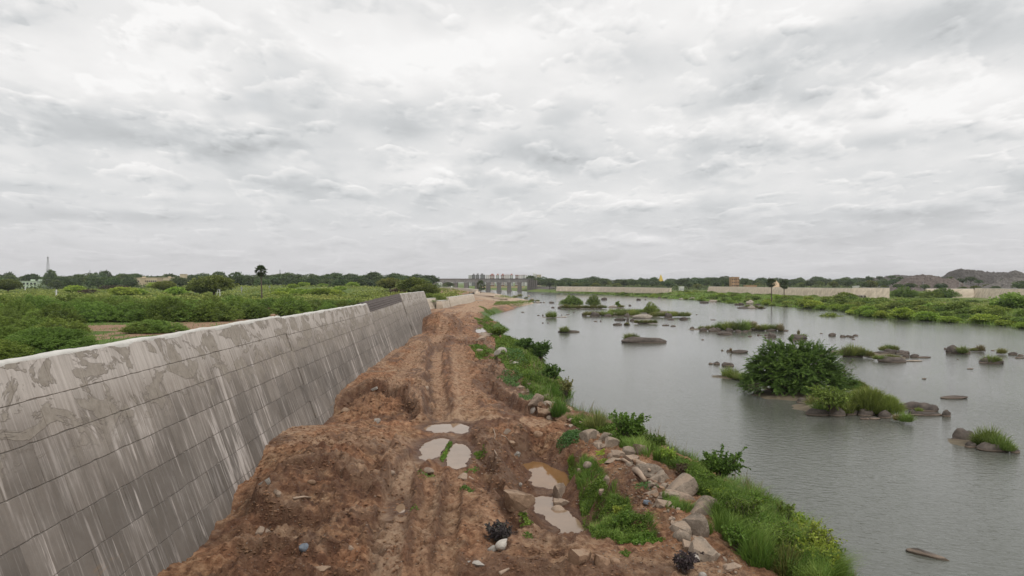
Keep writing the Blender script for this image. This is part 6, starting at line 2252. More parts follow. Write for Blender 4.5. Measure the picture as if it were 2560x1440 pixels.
def big_bush():
    r = np.random.default_rng(77)
    C, Dd, T = [], [], []
    mb = MB()
    for i in range(210):
        a = i * 2.399963 + r.normal() * .12
        el = math.acos(1 - (i + .5) / 210 * 1.04)
        d = np.array([math.cos(a) * math.sin(el), math.sin(a) * math.sin(el), math.cos(el)])
        lump = 0.70 + 0.44 * vnoise3(d[None] * 2.3 + 3, 7)[0] + r.normal() * .05
        lump *= 1.0 - 0.14 * max(d[0], 0) * d[2] + 0.10 * max(d[0], 0) * (1 - d[2])
        tip = d * np.array([5.1, 3.8, 4.4]) * lump + np.array([0.3, 0, 0.3])
        tip[2] = max(tip[2], 0.15)
        mid = tip * np.array([.5, .5, .62]) + r.normal(size=3) * .25
        pts = np.array([[r.normal() * .3, r.normal() * .3, -.2], mid * .5, mid, (mid + tip) * .5 + np.array([0, 0, .25]), tip])
        if i % 2:
            mb.tube(pts, [0.10, 0.075, 0.05, 0.03, 0.012], 5)
        # feathered twigs
        for b in range(24):
            t = r.uniform(0.25, 1.0)
            q = pts[2] * (1 - t) ** 2 + 2 * pts[3] * t * (1 - t) + tip * t * t
            dr = (tip - mid) / np.linalg.norm(tip - mid) + r.normal(size=3) * .45 + np.array([0, 0, .15])
            dr /= np.linalg.norm(dr)
            Lt = r.uniform(.45, 1.0)
            n = 22
            k = np.linspace(0.05, 1, n)
            drop = -0.25 * Lt * k ** 2
            pp = q + dr * (k[:, None] * Lt)
            pp[:, 2] += drop
            sd = np.cross(dr, [0, 0, 1.0])
            sd /= np.linalg.norm(sd) + 1e-6
            for sg in (1, -1):
                C.append(pp)
                Dd.append(dr * .55 + sd * sg * .8 + r.normal(size=(n, 3)) * .15)
                T.append(np.full(n, np.clip(.30 + .35 * t + r.normal() * .16, 0, 1)))
    C, Dd, T = np.concatenate(C), np.concatenate(Dd), np.concatenate(T)
    L = 0.125 * r.uniform(.7, 1.3, len(C))
    v, f = leaves(C, Dd, L, L * .2, r, .2)
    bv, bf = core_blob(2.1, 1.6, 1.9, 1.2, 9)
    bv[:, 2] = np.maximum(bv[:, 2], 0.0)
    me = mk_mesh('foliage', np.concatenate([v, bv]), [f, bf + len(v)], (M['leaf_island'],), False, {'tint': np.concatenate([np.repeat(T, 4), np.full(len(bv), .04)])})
    link('foliage', me, big)
    link('branches', mb.mesh('branches', M['bark']), big)


big_bush()
# bare outer branches with hanging nests
pbz = P(2125, 975, .3)
def bare_branches(name, label, p, tips, seed, drops=()):
    r = np.random.default_rng(seed)
    t = thing(name, label, 'branches', p)
    mb = MB()
    C, Dd = [], []
    for (tx, ty, tz) in tips:
        tip = np.array([tx, ty, tz])
        mid = tip * .5 + np.array([0, 0, .3])
        pts = np.array([[0, 0, 0], mid * .6, mid + r.normal(size=3) * .1, tip])
        mb.tube(pts, [.05, .04, .025, .008], 4)
        for b in range(7):
            k = r.uniform(.4, 1)
            s = mid + (tip - mid) * k
            e = s + r.normal(size=3) * .32 + np.array([0, 0, .12])
            mb.tube([s, e], [.012, .005], 3)
            n = 8
            C.append(s + (e - s) * r.random(n)[:, None])
            Dd.append(r.normal(size=(n, 3)))
    link('twigs', mb.mesh('twigs', M['bark']), t)
    C, Dd = np.concatenate(C), np.concatenate(Dd)
    L = .11 * r.uniform(.6, 1.3, len(C))
    v, f = leaves(C, Dd, L, L * .25, r, .2)
    link('foliage', mk_mesh('foliage', v, f, (M['leaf_island'],), False, {'tint': np.repeat(r.uniform(.3, .9, len(C)), 4)}), t)
    return t


bare_branches('bare_branches', 'bare twiggy branches reaching right from the big bush', np.array([pb[0] + 2.6, pb[1] + 1.2, 1.0]),
              [(2.6, 0, 2.4), (2.9, .2, 1.6), (2.2, -.3, 1.0), (2.5, .3, .4), (1.8, 0, 3.0), (2.0, -.5, 0.1), (2.7, .1, .9)], 3)
bare_branches('bare_branches', 'dead reddish twigs dipping into the water left of the big bush', np.array([pb[0] - 2.8, pb[1] + .2, 0.6]),
              [(-2.4, -.6, .1), (-1.8, -.9, .0), (-1.2, -1.0, .2), (-2.2, -.2, .5), (-1.5, -.8, -.3)], 4)
stem_plant('shrub', 'brownish dead shrub under the left side of the big bush', 0, 0, 38, 60, 'leaf_brown', 33, 26, 40, .14, p=P(1935, 975, .2), spread=1.0)
# leafy small tree and grass mound in front
t_ = stem_plant('sapling', 'light green broad-leaved small tree in front of the big bush', 0, 0, 66, 96, 'leaf_scrub', 34, 44, 60, .17, 'sapling', p=P(2080, 1032, .3), spread=1.0)
for (x, y, w, h, pr, l) in [(2190, 1030, 130, 58, MOUND_R[0], 'huge shaggy grass mound on the near island, right of the small tree'), (2232, 1034, 80, 44, MOUND_R[1], 'right shoulder of the shaggy grass mound'),
                            (2150, 1024, 80, 46, MOUND_R[1], 'left shoulder of the shaggy grass mound'), (2268, 1052, 44, 26, TUFT_R[0], 'bright green tuft at the foot of the shaggy mound'),
                            (2245, 1049, 32, 18, TUFT_D[1], 'yellow dry tuft at the foot of the shaggy mound'), (2150, 975, 60, 24, MOUND_R[0], 'small grass mound behind the big bush twigs'),
                            (2300, 1028, 20, 12, TUFT_R[1], 'little green tuft on the right-hand rocks of the island'), (2060, 1026, 60, 30, TUFT_R[2], 'grass under the light green small tree'),
                            (2040, 1012, 50, 30, TUFT_O[1], 'grass clump left of the light green small tree'), (2120, 1030, 60, 36, TUFT_R[0], 'grass clump between small tree and shaggy mound')]:
    p = P(x, y, .25)
    mound = pr in MOUND_R
    s = px2m(p, w) / (2.5 if mound else 1.3)
    add_bush('grass_mound' if mound else 'grass_tuft', l, (p[0], p[1] + s * (.7 if mound else .2), .2), s, pr, None, px2m(p, h) / (.95 if mound else .78), 'grass mound' if mound else 'grass tuft')
for (x, y, w, h, l) in [(2052, 1041, 58, 17, 'smooth low rock, leftmost of the row under the small tree'), (2098, 1042, 40, 19, 'cracked rock under the small tree trunk'), (2132, 1039, 42, 15, 'brown rock third in the row'),
                        (2164, 1050, 22, 8, 'small pale rock low in the water'), (2190, 1050, 32, 6, 'flat pale rock at the water line'), (2171, 1042, 44, 16, 'rounded rock under the grass fringe'),
                        (2217, 1047, 32, 19, 'brown boulder under the shaggy mound'), (2012, 1009, 34, 12, 'flat tan rock at the left tip of the island'), (2290, 1024, 52, 18, 'big sloping rock right of the shaggy mound'),
                        (2328, 1031, 62, 19, 'dark sloping rock running right to the island tip'), (2322, 1041, 78, 10, 'pale flat ledge at the right foot of the island'), (2370, 1043, 22, 17, 'squarish dark boulder at the very tip of the island'),
                        (2283, 1039, 18, 14, 'small rock between mound and ledge')]:
    river_rock(x, y, w, h, l)
# near right islet
islet(2478, 1122, 120, 3.2, .3, 14)
for (x, y, w, h, l) in [(2420, 1105, 60, 28, 'large dark rock on the left of the right-hand near islet'), (2433, 1121, 32, 13, 'smaller dark rock below the large one on that islet'), (2497, 1131, 74, 20, 'broad brown rock in front of the tall grass at right'),
                        (2543, 1134, 24, 11, 'small brown rock cut off from the broad one at right')]:
    river_rock(x, y, w, h, l)
for (x, y, w, h, pr) in [(2462, 1112, 56, 40, TUFT_R[0]), (2482, 1116, 60, 46, TUFT_R[1]), (2504, 1122, 56, 36, TUFT_R[2]), (2524, 1126, 44, 22, TUFT_R[0]), (2450, 1108, 36, 24, TUFT_O[0])]:
    tuft_at(x, y, w, h, pr, 'tall green grass on the near right islet', 'tall grass on the near right islet', .15, .15)

# wading birds under the bush
def bird(label, p, s, mat, rz):
    t = thing('wading_bird', label, 'bird', p, rz)
    t.scale = (s, s, s)
    r = []
    v, f = ico(3)
    b = v * np.array([.26, .12, .13])
    b[:, 2] += .46 + v[:, 0] * -.05
    b = b * 1.0
    m = v[:, 0] < -.6
    b[m, 0] -= .12
    mb = MB()
    mb.add(b, None, f)
    mb.tube([(.2, 0, .5), (.29, 0, .62), (.25, 0, .74), (.30, 0, .86)], [.06, .035, .03, .035], 8)
    mb.add(ico(2)[0] * np.array([.06, .04, .04]) + np.array([.32, 0, .87]), None, ico(2)[1])
    link('body', mb.mesh('body', mat, True), t)
    link('beak', MB().tube([(.36, 0, .87), (.50, 0, .84)], [.014, .004], 5).mesh('beak', M['orange']), t)
    for s_ in (-1, 1):
        link('leg', MB().tube([(.0, .04 * s_, .4), (-.02, .04 * s_, .2), (.02, .04 * s_, 0)], [.014, .01, .01], 5).mesh('leg', M['bark']), t)


bird('grey wading bird with a white neck at the waterline under the big bush', P(1962, 985, .05) + np.array([0, 0.2, 0]), 1.1, M['feather_grey'], 2.2)
bird('small white wading bird at the left foot of the big bush', P(1907, 972, .05) + np.array([0, .2, 0]), .8, M['feather_white'], .5)

# ------------------------------------------------------------------ the field on the left
def fz(x, y):
    return float(hfield(np.array([float(x)]), np.array([float(y)]))[0])


def PF(px, py, z=4.6):
    p = P(px, py, z)
    p[2] = fz(p[0], p[1])
    return p


add_bush('thorn_bush', 'big feathery thorn bush nearest to the wall in the left corner', PF(120, 884), 1.55, THORN_NEAR[0], None, 1.18, 'bush')
add_bush('thorn_bush', 'feathery thorn bush touching the left edge of the photo', PF(10, 876), 1.5, THORN_NEAR[1], None, 1.2, 'bush')
add_bush('thorn_bush', 'low feathery bush filling the left corner behind the wall', PF(-40, 900), 1.3, THORN_NEAR[0], None, 0.9, 'bush')
FG = 'thorn bushes forming the thicket across the field'
rr_ = random.Random(3)
cnt = 0
rows = [(832, 0, 170, 55, 1.2), (816, -60, 185, 46, 1.3), (804, -40, 250, 40, 1.4), (800, 330, 420, 40, 1.4), (797, -40, 560, 42, 1.5), (789, 480, 640, 40, 1.4), (787, -40, 600, 42, 1.7),
        (778, -60, 740, 40, 1.9), (768, 740, 960, 30, 1.5), (772, 720, 905, 26, 1.2), (768, -60, 740, 40, 2.1), (760, -60, 1000, 36, 2.2), (753, -60, 1050, 34, 2.2), (747, 860, 1060, 22, 1.8),
        (746, -20, 700, 36, 2.2)]
for (py, x0, x1, st, s) in rows:
    x = x0
    while x < x1:
        px = x + rr_.uniform(-.4, .4) * st
        py_ = py + rr_.uniform(-4, 4)
        p = PF(px, py_)
        if p[0] < float(field_edge(np.array([p[1]]))[0]) - 2.5:
            k = s * rr_.uniform(.75, 1.25)
            kz = rr_.uniform(.58, 1.05) * (1.45 if 775 <= py <= 806 else (1.2 if py > 806 else (1.0 if py >= 765 else .62)))
            add_bush('thorn_bush', 'feathery green thorn bush in the thicket across the field', p, k, THORN[cnt % 5] if py > 760 or cnt % 3 else SCRUB[cnt % 5], FG, kz, 'bush', rz=rr_.uniform(0, 6))
            cnt += 1
        x += st * rr_.uniform(.7, 1.2)
add_bush('dry_bush', 'reddish brown dead bush in the thicket, left of the tall palm foot', PF(625, 785), 1.8, BROWNB, None, .95)
add_bush('thorn_bush', 'dark rounded bush right of the tall palm foot', PF(730, 784), 1.7, THORN[3], None, 1.5, 'bush')
add_bush('thorn_bush', 'low bush alone on the grass beside the cart track', PF(392, 828), 1.25, THORN[1], None, .6, 'bush', sx=1.3)
add_bush('thorn_bush', 'small bush beside the cart track, further right', PF(350, 830), .9, THORN[2], None, .5, 'bush')
GLm = 'bright lime bushes on the rubble in the field'
for (px, py, s) in [(712, 735, 3.0), (732, 727, 2.4), (760, 724, 2.6), (745, 736, 2.6), (775, 738, 2.8), (796, 738, 3.0), (815, 738, 3.0), (835, 738, 2.6), (850, 730, 2.4), (882, 724, 3.2), (808, 722, 2.4), (700, 738, 2.2)]:
    p = PF(px, py + 4)
    s *= .5
    add_bush('lime_bush', 'bright lime-green bush on the low rubble mound', p, s, LIME[px % 3], GLm, s * .62)
for (px, py, s) in [(235, 712, 3.0), (262, 716, 2.6), (185, 730, 2.6), (310, 738, 2.6), (390, 722, 3.0), (345, 735, 2.0), (440, 735, 2.4)]:
    add_bush('lime_bush', 'yellow-green bush on the rise at the left', PF(px, py + 6), s * .7, LIME[px % 3], 'yellow-green bushes on the left rise', s * .42)
for (px, py, s) in [(275, 728, 3.4), (305, 728, 3.0), (300, 722, 3.0), (222, 738, 2.4), (1000, 736, 3.0)]:
    add_bush('dry_bush', 'reddish dry bush on the rise at the left', PF(px, py), s * .8, BROWNB, 'reddish dry bushes', s * .45)
for (px, py, s, k, l) in [(535, 745, 1.55, 0, 'rounded olive-green tree left of the tall palm'), (500, 742, 1.15, 1, 'small olive tree leaning on the rounded one'), (1035, 745, 1.35, 0, 'olive-green tree standing behind the end of the tall wall'),
                          (1062, 748, 1.0, 1, 'lighter small tree right of the one behind the wall end'), (975, 735, 1.3, 1, 'olive tree behind the dry brush, left of the wall-end tree'), (20, 735, 1.3, 0, 'olive tree at the left edge of the photo'),
                          (408, 735, 1.1, 1, 'olive tree below the cream building')]:
    p = PF(px, py)
    add_tree('olive_tree', l, 'tree', p, s, OLIVE[k], TREE_TR[k], sz=s * .68)
add_bush('thorn_bush', 'dark bush below the tree at the wall end', PF(1085, 752), 1.6, THORN[4], None, 1.2, 'bush')

# tree belt: far left
TG = 'dark trees of the belt beyond the field'
cnt = 0
for (yy, x0, x1, n, s0, s1) in [(560, -440, -60, 44, .85, 1.05), (610, -470, -60, 46, .98, 1.2), (680, -520, -70, 48, 1.1, 1.35), (760, -580, -80, 54, 1.22, 1.5)]:
    for i in range(n):
        x = x0 + (x1 - x0) * (i + rr_.uniform(-.4, .4)) / n
        y = yy + rr_.uniform(-25, 25)
        px = 1280 + x / y * F
        if 330 < px < 440 and yy < 650:
            continue
        if 20 < px < 120 and yy < 640:
            continue
        if px > 1075:
            continue
        s = rr_.uniform(s0, s1)
        add_tree('field_tree', 'dark dense tree in the belt beyond the field', 'tree', (x, y, 3.5), s, TREES[cnt % 6], TREE_TR[cnt % 3], TG, s * rr_.uniform(.85, 1.1), rr_.uniform(0, 6))
        cnt += 1
# taller landmark trees in that belt
for (px, topy, Yd, w, l) in [(127, 676, 700, 26, 'round tree top under the lattice mast'), (262, 676, 720, 26, 'tall tree between the mast and the cream building'), (340, 684, 760, 30, 'spreading tree behind the cream building'),
                             (548, 678, 740, 30, 'flat-topped tree above the rounded olive tree'), (590, 679, 740, 26, 'see-through domed tree left of the tall palm'), (935, 683, 780, 34, 'dark tree high in the belt, left of the bridge'),
                             (985, 684, 780, 28, 'last tall tree of the belt before the bridge'), (775, 686, 760, 34, 'broad tree over the lime bushes')]:
    x = (px - 1280) / F * Yd
    top = 10.5 + (705 - topy) / F * Yd
    s = w / F * Yd / 10.5
    add_tree('field_tree', l, 'tree', (x, Yd, 3.5), s, TREES[px % 6], TREE_TR[px % 3], None, (top - 3.5) / 10.6)
# bridge-side trees
for (px, Yd, topy, w, l) in [(1122, 800, 705.5, 26, 'round dark tree under the left bridge spans'), (1065, 640, 706, 16, 'dark narrow tree at the left end of the bridge')]:
    x = (px - 1280) / F * Yd
    top = 10.5 - (topy - 705) / F * Yd
    s = w / F * Yd / 11
    add_tree('field_tree', l, 'tree', (x, Yd, 2.5), s, TREES[2], TREE_TR[0], None, (top - 2.5) / 10.4)


# ------------------------------------------------------------------ palms
def frond_mesh(seed=1):
    r = np.random.default_rng(seed)
    v, f = [], []
    n = 26
    vs = [(0, 0, 0)]
    R = 1.0
    for i in range(n + 1):
        a = -1.75 + 3.5 * i / n
        k = 1.0 if i % 2 == 0 else 0.70
        rad = R * k * (0.92 + .16 * r.random())
        vs.append((math.cos(a) * rad, math.sin(a) * rad, (0.05 if i % 2 else -0.05) - .18 * rad * abs(math.sin(a))))
    fs = [(0, i, i + 1) for i in range(1, n + 1)]
    mb = MB()
    mb.add(np.array(vs) + np.array([1.1, 0, 0.0]), None, fs)
    mb.tube([(0, 0, 0), (.6, 0, .04), (1.15, 0, 0)], [.05, .035, .025], 4)
    m = mb.mesh('frond', M['palm'])
    at = m.attributes.new('tint', 'FLOAT', 'POINT')
    at.data.foreach_set('value', r.uniform(.3, .8, len(m.vertices)).astype(np.float32))
    return m


FROND = frond_mesh()


def palm(label, p, H, R=1.0, n=30, lean=0.0, group=None, tr=.22):
    t = thing('palmyra_palm', label, 'palm tree', p, random.uniform(0, 6), group)
    mb = MB()
    pts = [(0, 0, -.4), (lean * .1, 0, H * .12), (lean * .5, 0, H * .55), (lean, 0, H)]
    mb.tube(pts, [tr * 1.7, tr * 1.2, tr, tr * .9], 10)
    link('trunk', mb.mesh('trunk', M['bark'], True), t)
    r = random.Random(int(H * 100))
    for i in range(n):
        a = i * 2.399
        el = 1.4 - 2.6 * (i / n)
        o = link('frond', FROND, t, (lean, 0, H + .1), (r.uniform(-.5, .5), -el, a), R * r.uniform(.85, 1.1))
    mb = MB()
    for i in range(12):
        a = i * .52
        mb.tube([(lean, 0, H - .2), (lean + math.cos(a) * .5 * R, math.sin(a) * .5 * R, H - .9 * R), (lean + math.cos(a) * .35 * R, math.sin(a) * .35 * R, H - 1.7 * R)], [.07, .08, .03], 4)
    o = link('dead_skirt', mb.mesh('dead_skirt', M['bark']), t)
    return t


pp = PF(655, 752)
palm('tall single palm with a round crown rising out of the thicket', pp, 10.5 + (705 - 678) / F * pp[1] - pp[2], 1.0, 40, .3, tr=.2)
# ------------------------------------------------------------------ the far bank
def rz_(x, y):
    return float(hright(np.array([float(x)]), np.array([float(y)]))[0])


def PR(px, py, z=3.0):
    p = P(px, py, z)
    p[2] = rz_(p[0], p[1])
    return p


for (px, py, top, l) in [(1929, 746, 702, 'left one of two palms in front of the far-bank wall'), (1960, 744, 707, 'right one of two palms in front of the far-bank wall')]:
    p = PR(px, py)
    palm(l, p, 10.5 - (top + 5 - 705) / F * p[1] - p[2], 1.25, 30, .2, tr=.2)
p = P(1208, 738, 1.5)
palm('short shaggy palm in front of the bridge piers', P(1202, 733, 1.2), 6.2, 2.4, 22, 0, tr=.3)

SG = 'leafy scrub bushes along the far shore'
cnt = 0
for Yb in np.concatenate([np.arange(150, 300, 6.5), np.arange(300, 420, 9), np.arange(420, 760, 14)]):
    for k in range(4 if Yb < 300 else 3):
        y = Yb + rr_.uniform(-3, 3)
        x = float(rshore(np.array([y]))[0]) + 1.0 + k * (5.5 if Yb < 300 else 6) + rr_.uniform(-1.5, 1.5)
        s = rr_.uniform(.75, 1.35) * (1.25 if Yb < 300 else .9) * (1 if k else .8)
        if cnt < 230 and 1280 + x / y * F < 2660:
            add_bush('scrub_bush', 'leafy green scrub bush crowding the far shore', (x, y, rz_(x, y) - .25), s, SCRUB[cnt % 5] if cnt % 4 else LIME[cnt % 3], SG, s * (rr_.uniform(.5, .8) if y < 420 else rr_.uniform(.4, .65)), rz=rr_.uniform(0, 6))
        cnt += 1
BG = 'scattered bushes on the flat ground of the far bank'
for i in range(110):
    y = rr_.uniform(150, 640)
    x = float(rshore(np.array([y]))[0]) + rr_.uniform(22, 95)
    if x > 205 - (y - 400) * .2 and y > 330:
        continue
    s = rr_.uniform(.6, 1.5)
    if 1280 + x / y * F > 2640:
        continue
    me_ = rr_.choice(SCRUB[:3] + [THORN[0], THORN[1]])
    add_bush('scrub_bush', 'scattered low bush on the flat ground before the far wall', (x, y, rz_(x, y) - .2), s, me_, BG, s * rr_.uniform(.3, .55), rz=rr_.uniform(0, 6))
for (px, py, s, me_, l) in [(2262, 741, 3.0, THORN[2], 'large dark bush between the two far-bank walls'), (1808, 728, 2.2, SCRUB[1], 'bush at the left end of the far wall'), (1985, 734, 2.4, SCRUB[0], 'bush against the far wall right of the palms'),
                            (1850, 729, 1.8, THORN[1], 'bush against the far wall left of the palms'), (2013, 764, 2.4, THORN[3], 'dark bush at the far shore, left of a pair'), (2078, 766, 2.6, THORN[4], 'dark bush at the far shore, right of a pair'),
                            (2330, 742, 2.4, THORN[0], 'bush before the right-hand far wall'), (2362, 742, 2.6, THORN[1], 'wide bush before the right-hand far wall'), (2115, 750, 2.2, SCRUB[2], 'bush below the far wall near its tall end'),
                            (2530, 770, 2.6, SCRUB[3], 'bush at the right edge on the far bank'), (1870, 750, 2.0, THORN[2], 'bush by the pale rocks on the far shore')]:
    p = PR(px, py)
    add_bush('scrub_bush', l, p, s, me_, None, s * .75)
# tall green reeds fringe: joined, nobody could count it
r = np.random.default_rng(21)
n = 26000
yy = 1 / r.uniform(1 / 760., 1 / 150., n)
xx = rshore(yy) + np.abs(r.normal(size=n)) * 16
zz = hright(xx, yy)
sz = np.clip(yy / 260, .6, 2.2)
hh = r.uniform(.35, 1.1, n) * sz ** .5 * (0.5 + fbm2(xx * .15, yy * .15, 3, 3))
v, f4, f3 = blades(np.column_stack([xx, yy, zz - .05]), hh, r.normal(size=(n, 2)) * hh[:, None] * .35, .10 * sz * r.uniform(.5, 1.2, n), r)
tt = np.clip(r.normal(.5, .2, n), 0, 1)
link('far_bank_grass', mk_mesh('far_bank_grass', v, [f4, f3], (M['leaf_scrub'],), False, {'tint': np.repeat(tt, 5)}), label='grass and reeds along the far shore', category='grass', kind='stuff')
# field grass
n = 42000
yy = 1 / r.uniform(1 / 520., 1 / 40., n)
xx = field_edge(yy) - 1.0 - r.random(n) ** 1.1 * (yy * .75)
zz = hfield(xx, yy)
sz = np.clip(yy / 90, .5, 3)
bare_m = np.zeros(n)
for tr, hw in ((tr1, 2.2), (tr2, 2.6)):
    d, _, _ = line_dist(xx, yy, tr)
    bare_m = np.maximum(bare_m, d < hw * 1.3)
keep = (bare_m < .5) & (vnoise2(xx * .12, yy * .2, 66) < .68)
xx, yy, zz, sz = xx[keep], yy[keep], zz[keep], sz[keep]
n = len(xx)
hh = r.uniform(.1, .42, n) * sz ** .8
v, f4, f3 = blades(np.column_stack([xx, yy, zz - .03]), hh, r.normal(size=(n, 2)) * hh[:, None] * .5, .035 * sz * r.uniform(.5, 1.2, n), r)
tt = np.clip(r.normal(.5, .2, n), 0, 1)
link('field_grass', mk_mesh('field_grass', v, [f4, f3], (M['grass'],), False, {'tint': np.repeat(tt, 5)}), label='short grass and weeds over the field', category='grass', kind='stuff')
# dry reeds behind the wall
n = 3500
yy = r.uniform(56, 100, n)
xx = field_edge(yy) - 0.8 - r.random(n) * 3.0
hh = r.uniform(1.2, 3.9, n) * sstep(54, 64, yy)
v, f4, f3 = blades(np.column_stack([xx, yy, hfield(xx, yy)]), hh, r.normal(size=(n, 2)) * .4 + np.array([.3, 0]), np.full(n, .03), r)
link('reeds', mk_mesh('reeds', v, [f4, f3], (M['grass_olive'],), False, {'tint': np.repeat(np.clip(r.normal(.5, .2, n), 0, 1), 5)}), label='thin reeds standing behind the wall crest', category='reeds', kind='stuff')



def undergrowth(name, label, xs, ys, hf, rad, hgt, mat, per=26, leaf=.5, seed=1):
    """low scrub nobody could count: many small leaf domes in one mesh"""
    r = np.random.default_rng(seed)
    n = len(xs)
    R = rad * r.uniform(.6, 1.5, n)
    H = hgt * r.uniform(.5, 1.4, n)
    idx = np.repeat(np.arange(n), per)
    o = r.normal(size=(len(idx), 3))
    o /= np.linalg.norm(o, axis=1)[:, None]
    o[:, 2] = np.abs(o[:, 2])
    o *= r.uniform(.6, 1.05, len(idx))[:, None]
    c = np.column_stack([xs[idx] + o[:, 0] * R[idx], ys[idx] + o[:, 1] * R[idx], hf(xs, ys)[idx] + o[:, 2] * H[idx] - .1])
    dd = o + r.normal(size=o.shape) * .5 + np.array([0, 0, .2])
    L = leaf * r.uniform(.6, 1.4, len(idx))
    v, f = leaves(c, dd, L, L * .45, r, .15)
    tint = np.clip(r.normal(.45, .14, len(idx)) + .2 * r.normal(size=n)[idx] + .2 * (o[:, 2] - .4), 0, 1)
    link(name, mk_mesh(name, v, f, (M[mat],), False, {'tint': np.repeat(tint, 4)}), label=label, category='undergrowth', kind='stuff')


r = np.random.default_rng(31)
n = 2600
yy = 1 / r.uniform(1 / 560., 1 / 205., n)
xx = field_edge(yy) - 3 - r.random(n) * yy * .74
undergrowth('undergrowth', 'low yellow-green scrub covering the far part of the field', xx, yy, hfield, 2.6, 1.25, 'leaf_field', 24, .62, 1)
n = 900
yy = r.uniform(540, 800, n)
xx = -60 - r.random(n) * yy * .72
undergrowth('undergrowth', 'dark undergrowth filling the foot of the tree belt', xx, yy, hfield, 4.2, 3.6, 'leaf_tree', 36, 1.0, 2)
n = 2200
yy = 1 / r.uniform(1 / 620., 1 / 150., n)
xx = rshore(yy) + 8 + r.random(n) * 80
undergrowth('undergrowth', 'low olive scrub over the flat far bank', xx, yy, hright, 1.5, .55, 'leaf_field', 16, .45, 3)
n = 1700
yy = r.uniform(660, 1150, n)
xx = 45 + r.random(n) * (yy * .78)
kk = ~((xx / yy * F + 1280 > 2180) & (yy < 800))
undergrowth('undergrowth', 'dense low growth between the trees of the far woods', xx[kk], yy[kk], lambda a, b: np.full(len(a), 3.0), 5.0, 4.3, 'leaf_wood', 30, 1.2, 4)

# far trees on the right
RG = 'trees of the wooded plain beyond the far bank'
cnt = 0
for (yy0, x0, x1, n, s0, s1) in [(730, 35, 620, 62, .8, 1.0), (800, 40, 690, 60, .92, 1.15), (900, 40, 780, 60, 1.05, 1.3), (1020, 40, 860, 56, 1.15, 1.45), (1180, 50, 980, 56, 1.35, 1.7)]:
    for i in range(n):
        x = x0 + (x1 - x0) * (i + rr_.uniform(-.45, .45)) / n
        y = yy0 + rr_.uniform(-30, 30)
        px = 1280 + x / y * F
        if px > 1900 and yy0 < 780 and rr_.random() < .5:
            continue
        if yy0 < 780 and (1830 < px < 1960):
            continue
        if px > 2640:
            continue
        s = rr_.uniform(s0, s1)
        add_tree('plain_tree', 'rounded tree in the woods beyond the far bank', 'tree', (x, y, 3.2), s, TREES[cnt % 6] if rr_.random() < .68 else OLIVE[cnt % 2], TREE_TR[cnt % 3], RG, s * rr_.uniform(.74, .98), rr_.uniform(0, 6))
        cnt += 1
for (px, top, Yd, w, l) in [(1328, 688, 870, 26, 'dark round tree rising at the right end of the bridge'), (1348, 699, 850, 26, 'tree hanging over the bridge abutment'), (1375, 697, 830, 30, 'dense tree right of the bridge abutment'),
                            (1720, 694, 900, 12, 'small pointed tree above the tree line'), (2050, 693, 1000, 24, 'flat-topped tree left of the quarry heaps'), (2175, 702, 640, 36, 'olive tree behind the tall far wall end'),
                            (2170, 690, 900, 14, 'small tree on the skyline before the quarry heaps'), (1938, 696, 1000, 12, 'skyline tree above the sand heap')]:
    x = (px - 1280) / F * Yd
    z0 = 2.8
    tz = 10.5 + (705 - top) / F * Yd
    s = w / F * Yd / 10.5
    add_tree('plain_tree', l, 'tree', (x, Yd, z0), s, TREES[px % 6] if 'olive' not in l else OLIVE[0], TREE_TR[px % 3], None, (tz - z0) / (10.6 if 'olive' not in l else 7.9))
# low scrub under the bridge end and along its bank
for i in range(16):
    px = 1395 + i * 18
    p = P(px, 724 + rr_.uniform(-2, 3), 2.5)
    if p[1] < 900:
        add_bush('scrub_bush', 'low scrub on the shore before the wall next to the bridge', (p[0], p[1], 2.0), rr_.uniform(.9, 1.4), SCRUB[i % 5], 'low scrub near the bridge', rr_.uniform(.7, 1.0))
# pale rocks by the far shore
for (x, y, w, h, m) in [(1877, 760, 20, 9, 'rock_riverpale'), (1854, 763, 16, 6, 'rock_river'), (1843, 763, 12, 5, 'rock_river'), (1915, 761, 12, 6, 'rock_riverpale'), (1927, 760, 14, 6, 'rock_riverpale'), (1895, 763, 14, 4, 'rock_river'),
                        (1940, 764, 16, 4, 'rock_river'), (1960, 765, 18, 4, 'rock_river'), (1980, 766, 16, 4, 'rock_river'), (1762, 758, 22, 5, 'rock_river'), (1785, 755, 26, 5, 'rock_riverpale'), (1733, 749, 20, 5, 'rock_riverpale'),
                        (1860, 771, 30, 4, 'rock_river'), (1880, 771, 20, 6, 'rock_riverpale'), (1905, 771, 22, 3, 'rock_river'), (2031, 768, 16, 6, 'rock_riverpale'), (2048, 771, 14, 5, 'rock_riverpale'), (1650, 745, 12, 3, 'rock_river'), (1705, 748, 14, 3, 'rock_riverpale')]:
    river_rock(x, y, w, h, 'rock of the broken line along the far shore', 'rocks along the far shore', m)
for (x, y, w, h) in [(1870, 768, 20, 8), (1888, 769, 22, 8), (1903, 770, 14, 6), (1782, 753, 16, 7), (1798, 754, 12, 5), (1950, 762, 24, 7), (1975, 763, 24, 7)]:
    tuft_at(x, y, w, h, TUFT_O[x % 3], 'olive tuft among the rocks of the far shore', 'tufts among the far shore rocks', .2, .2)
islet(1882, 771, 68, 6, .4, 21)
islet(1785, 755, 40, 6, .4, 22)
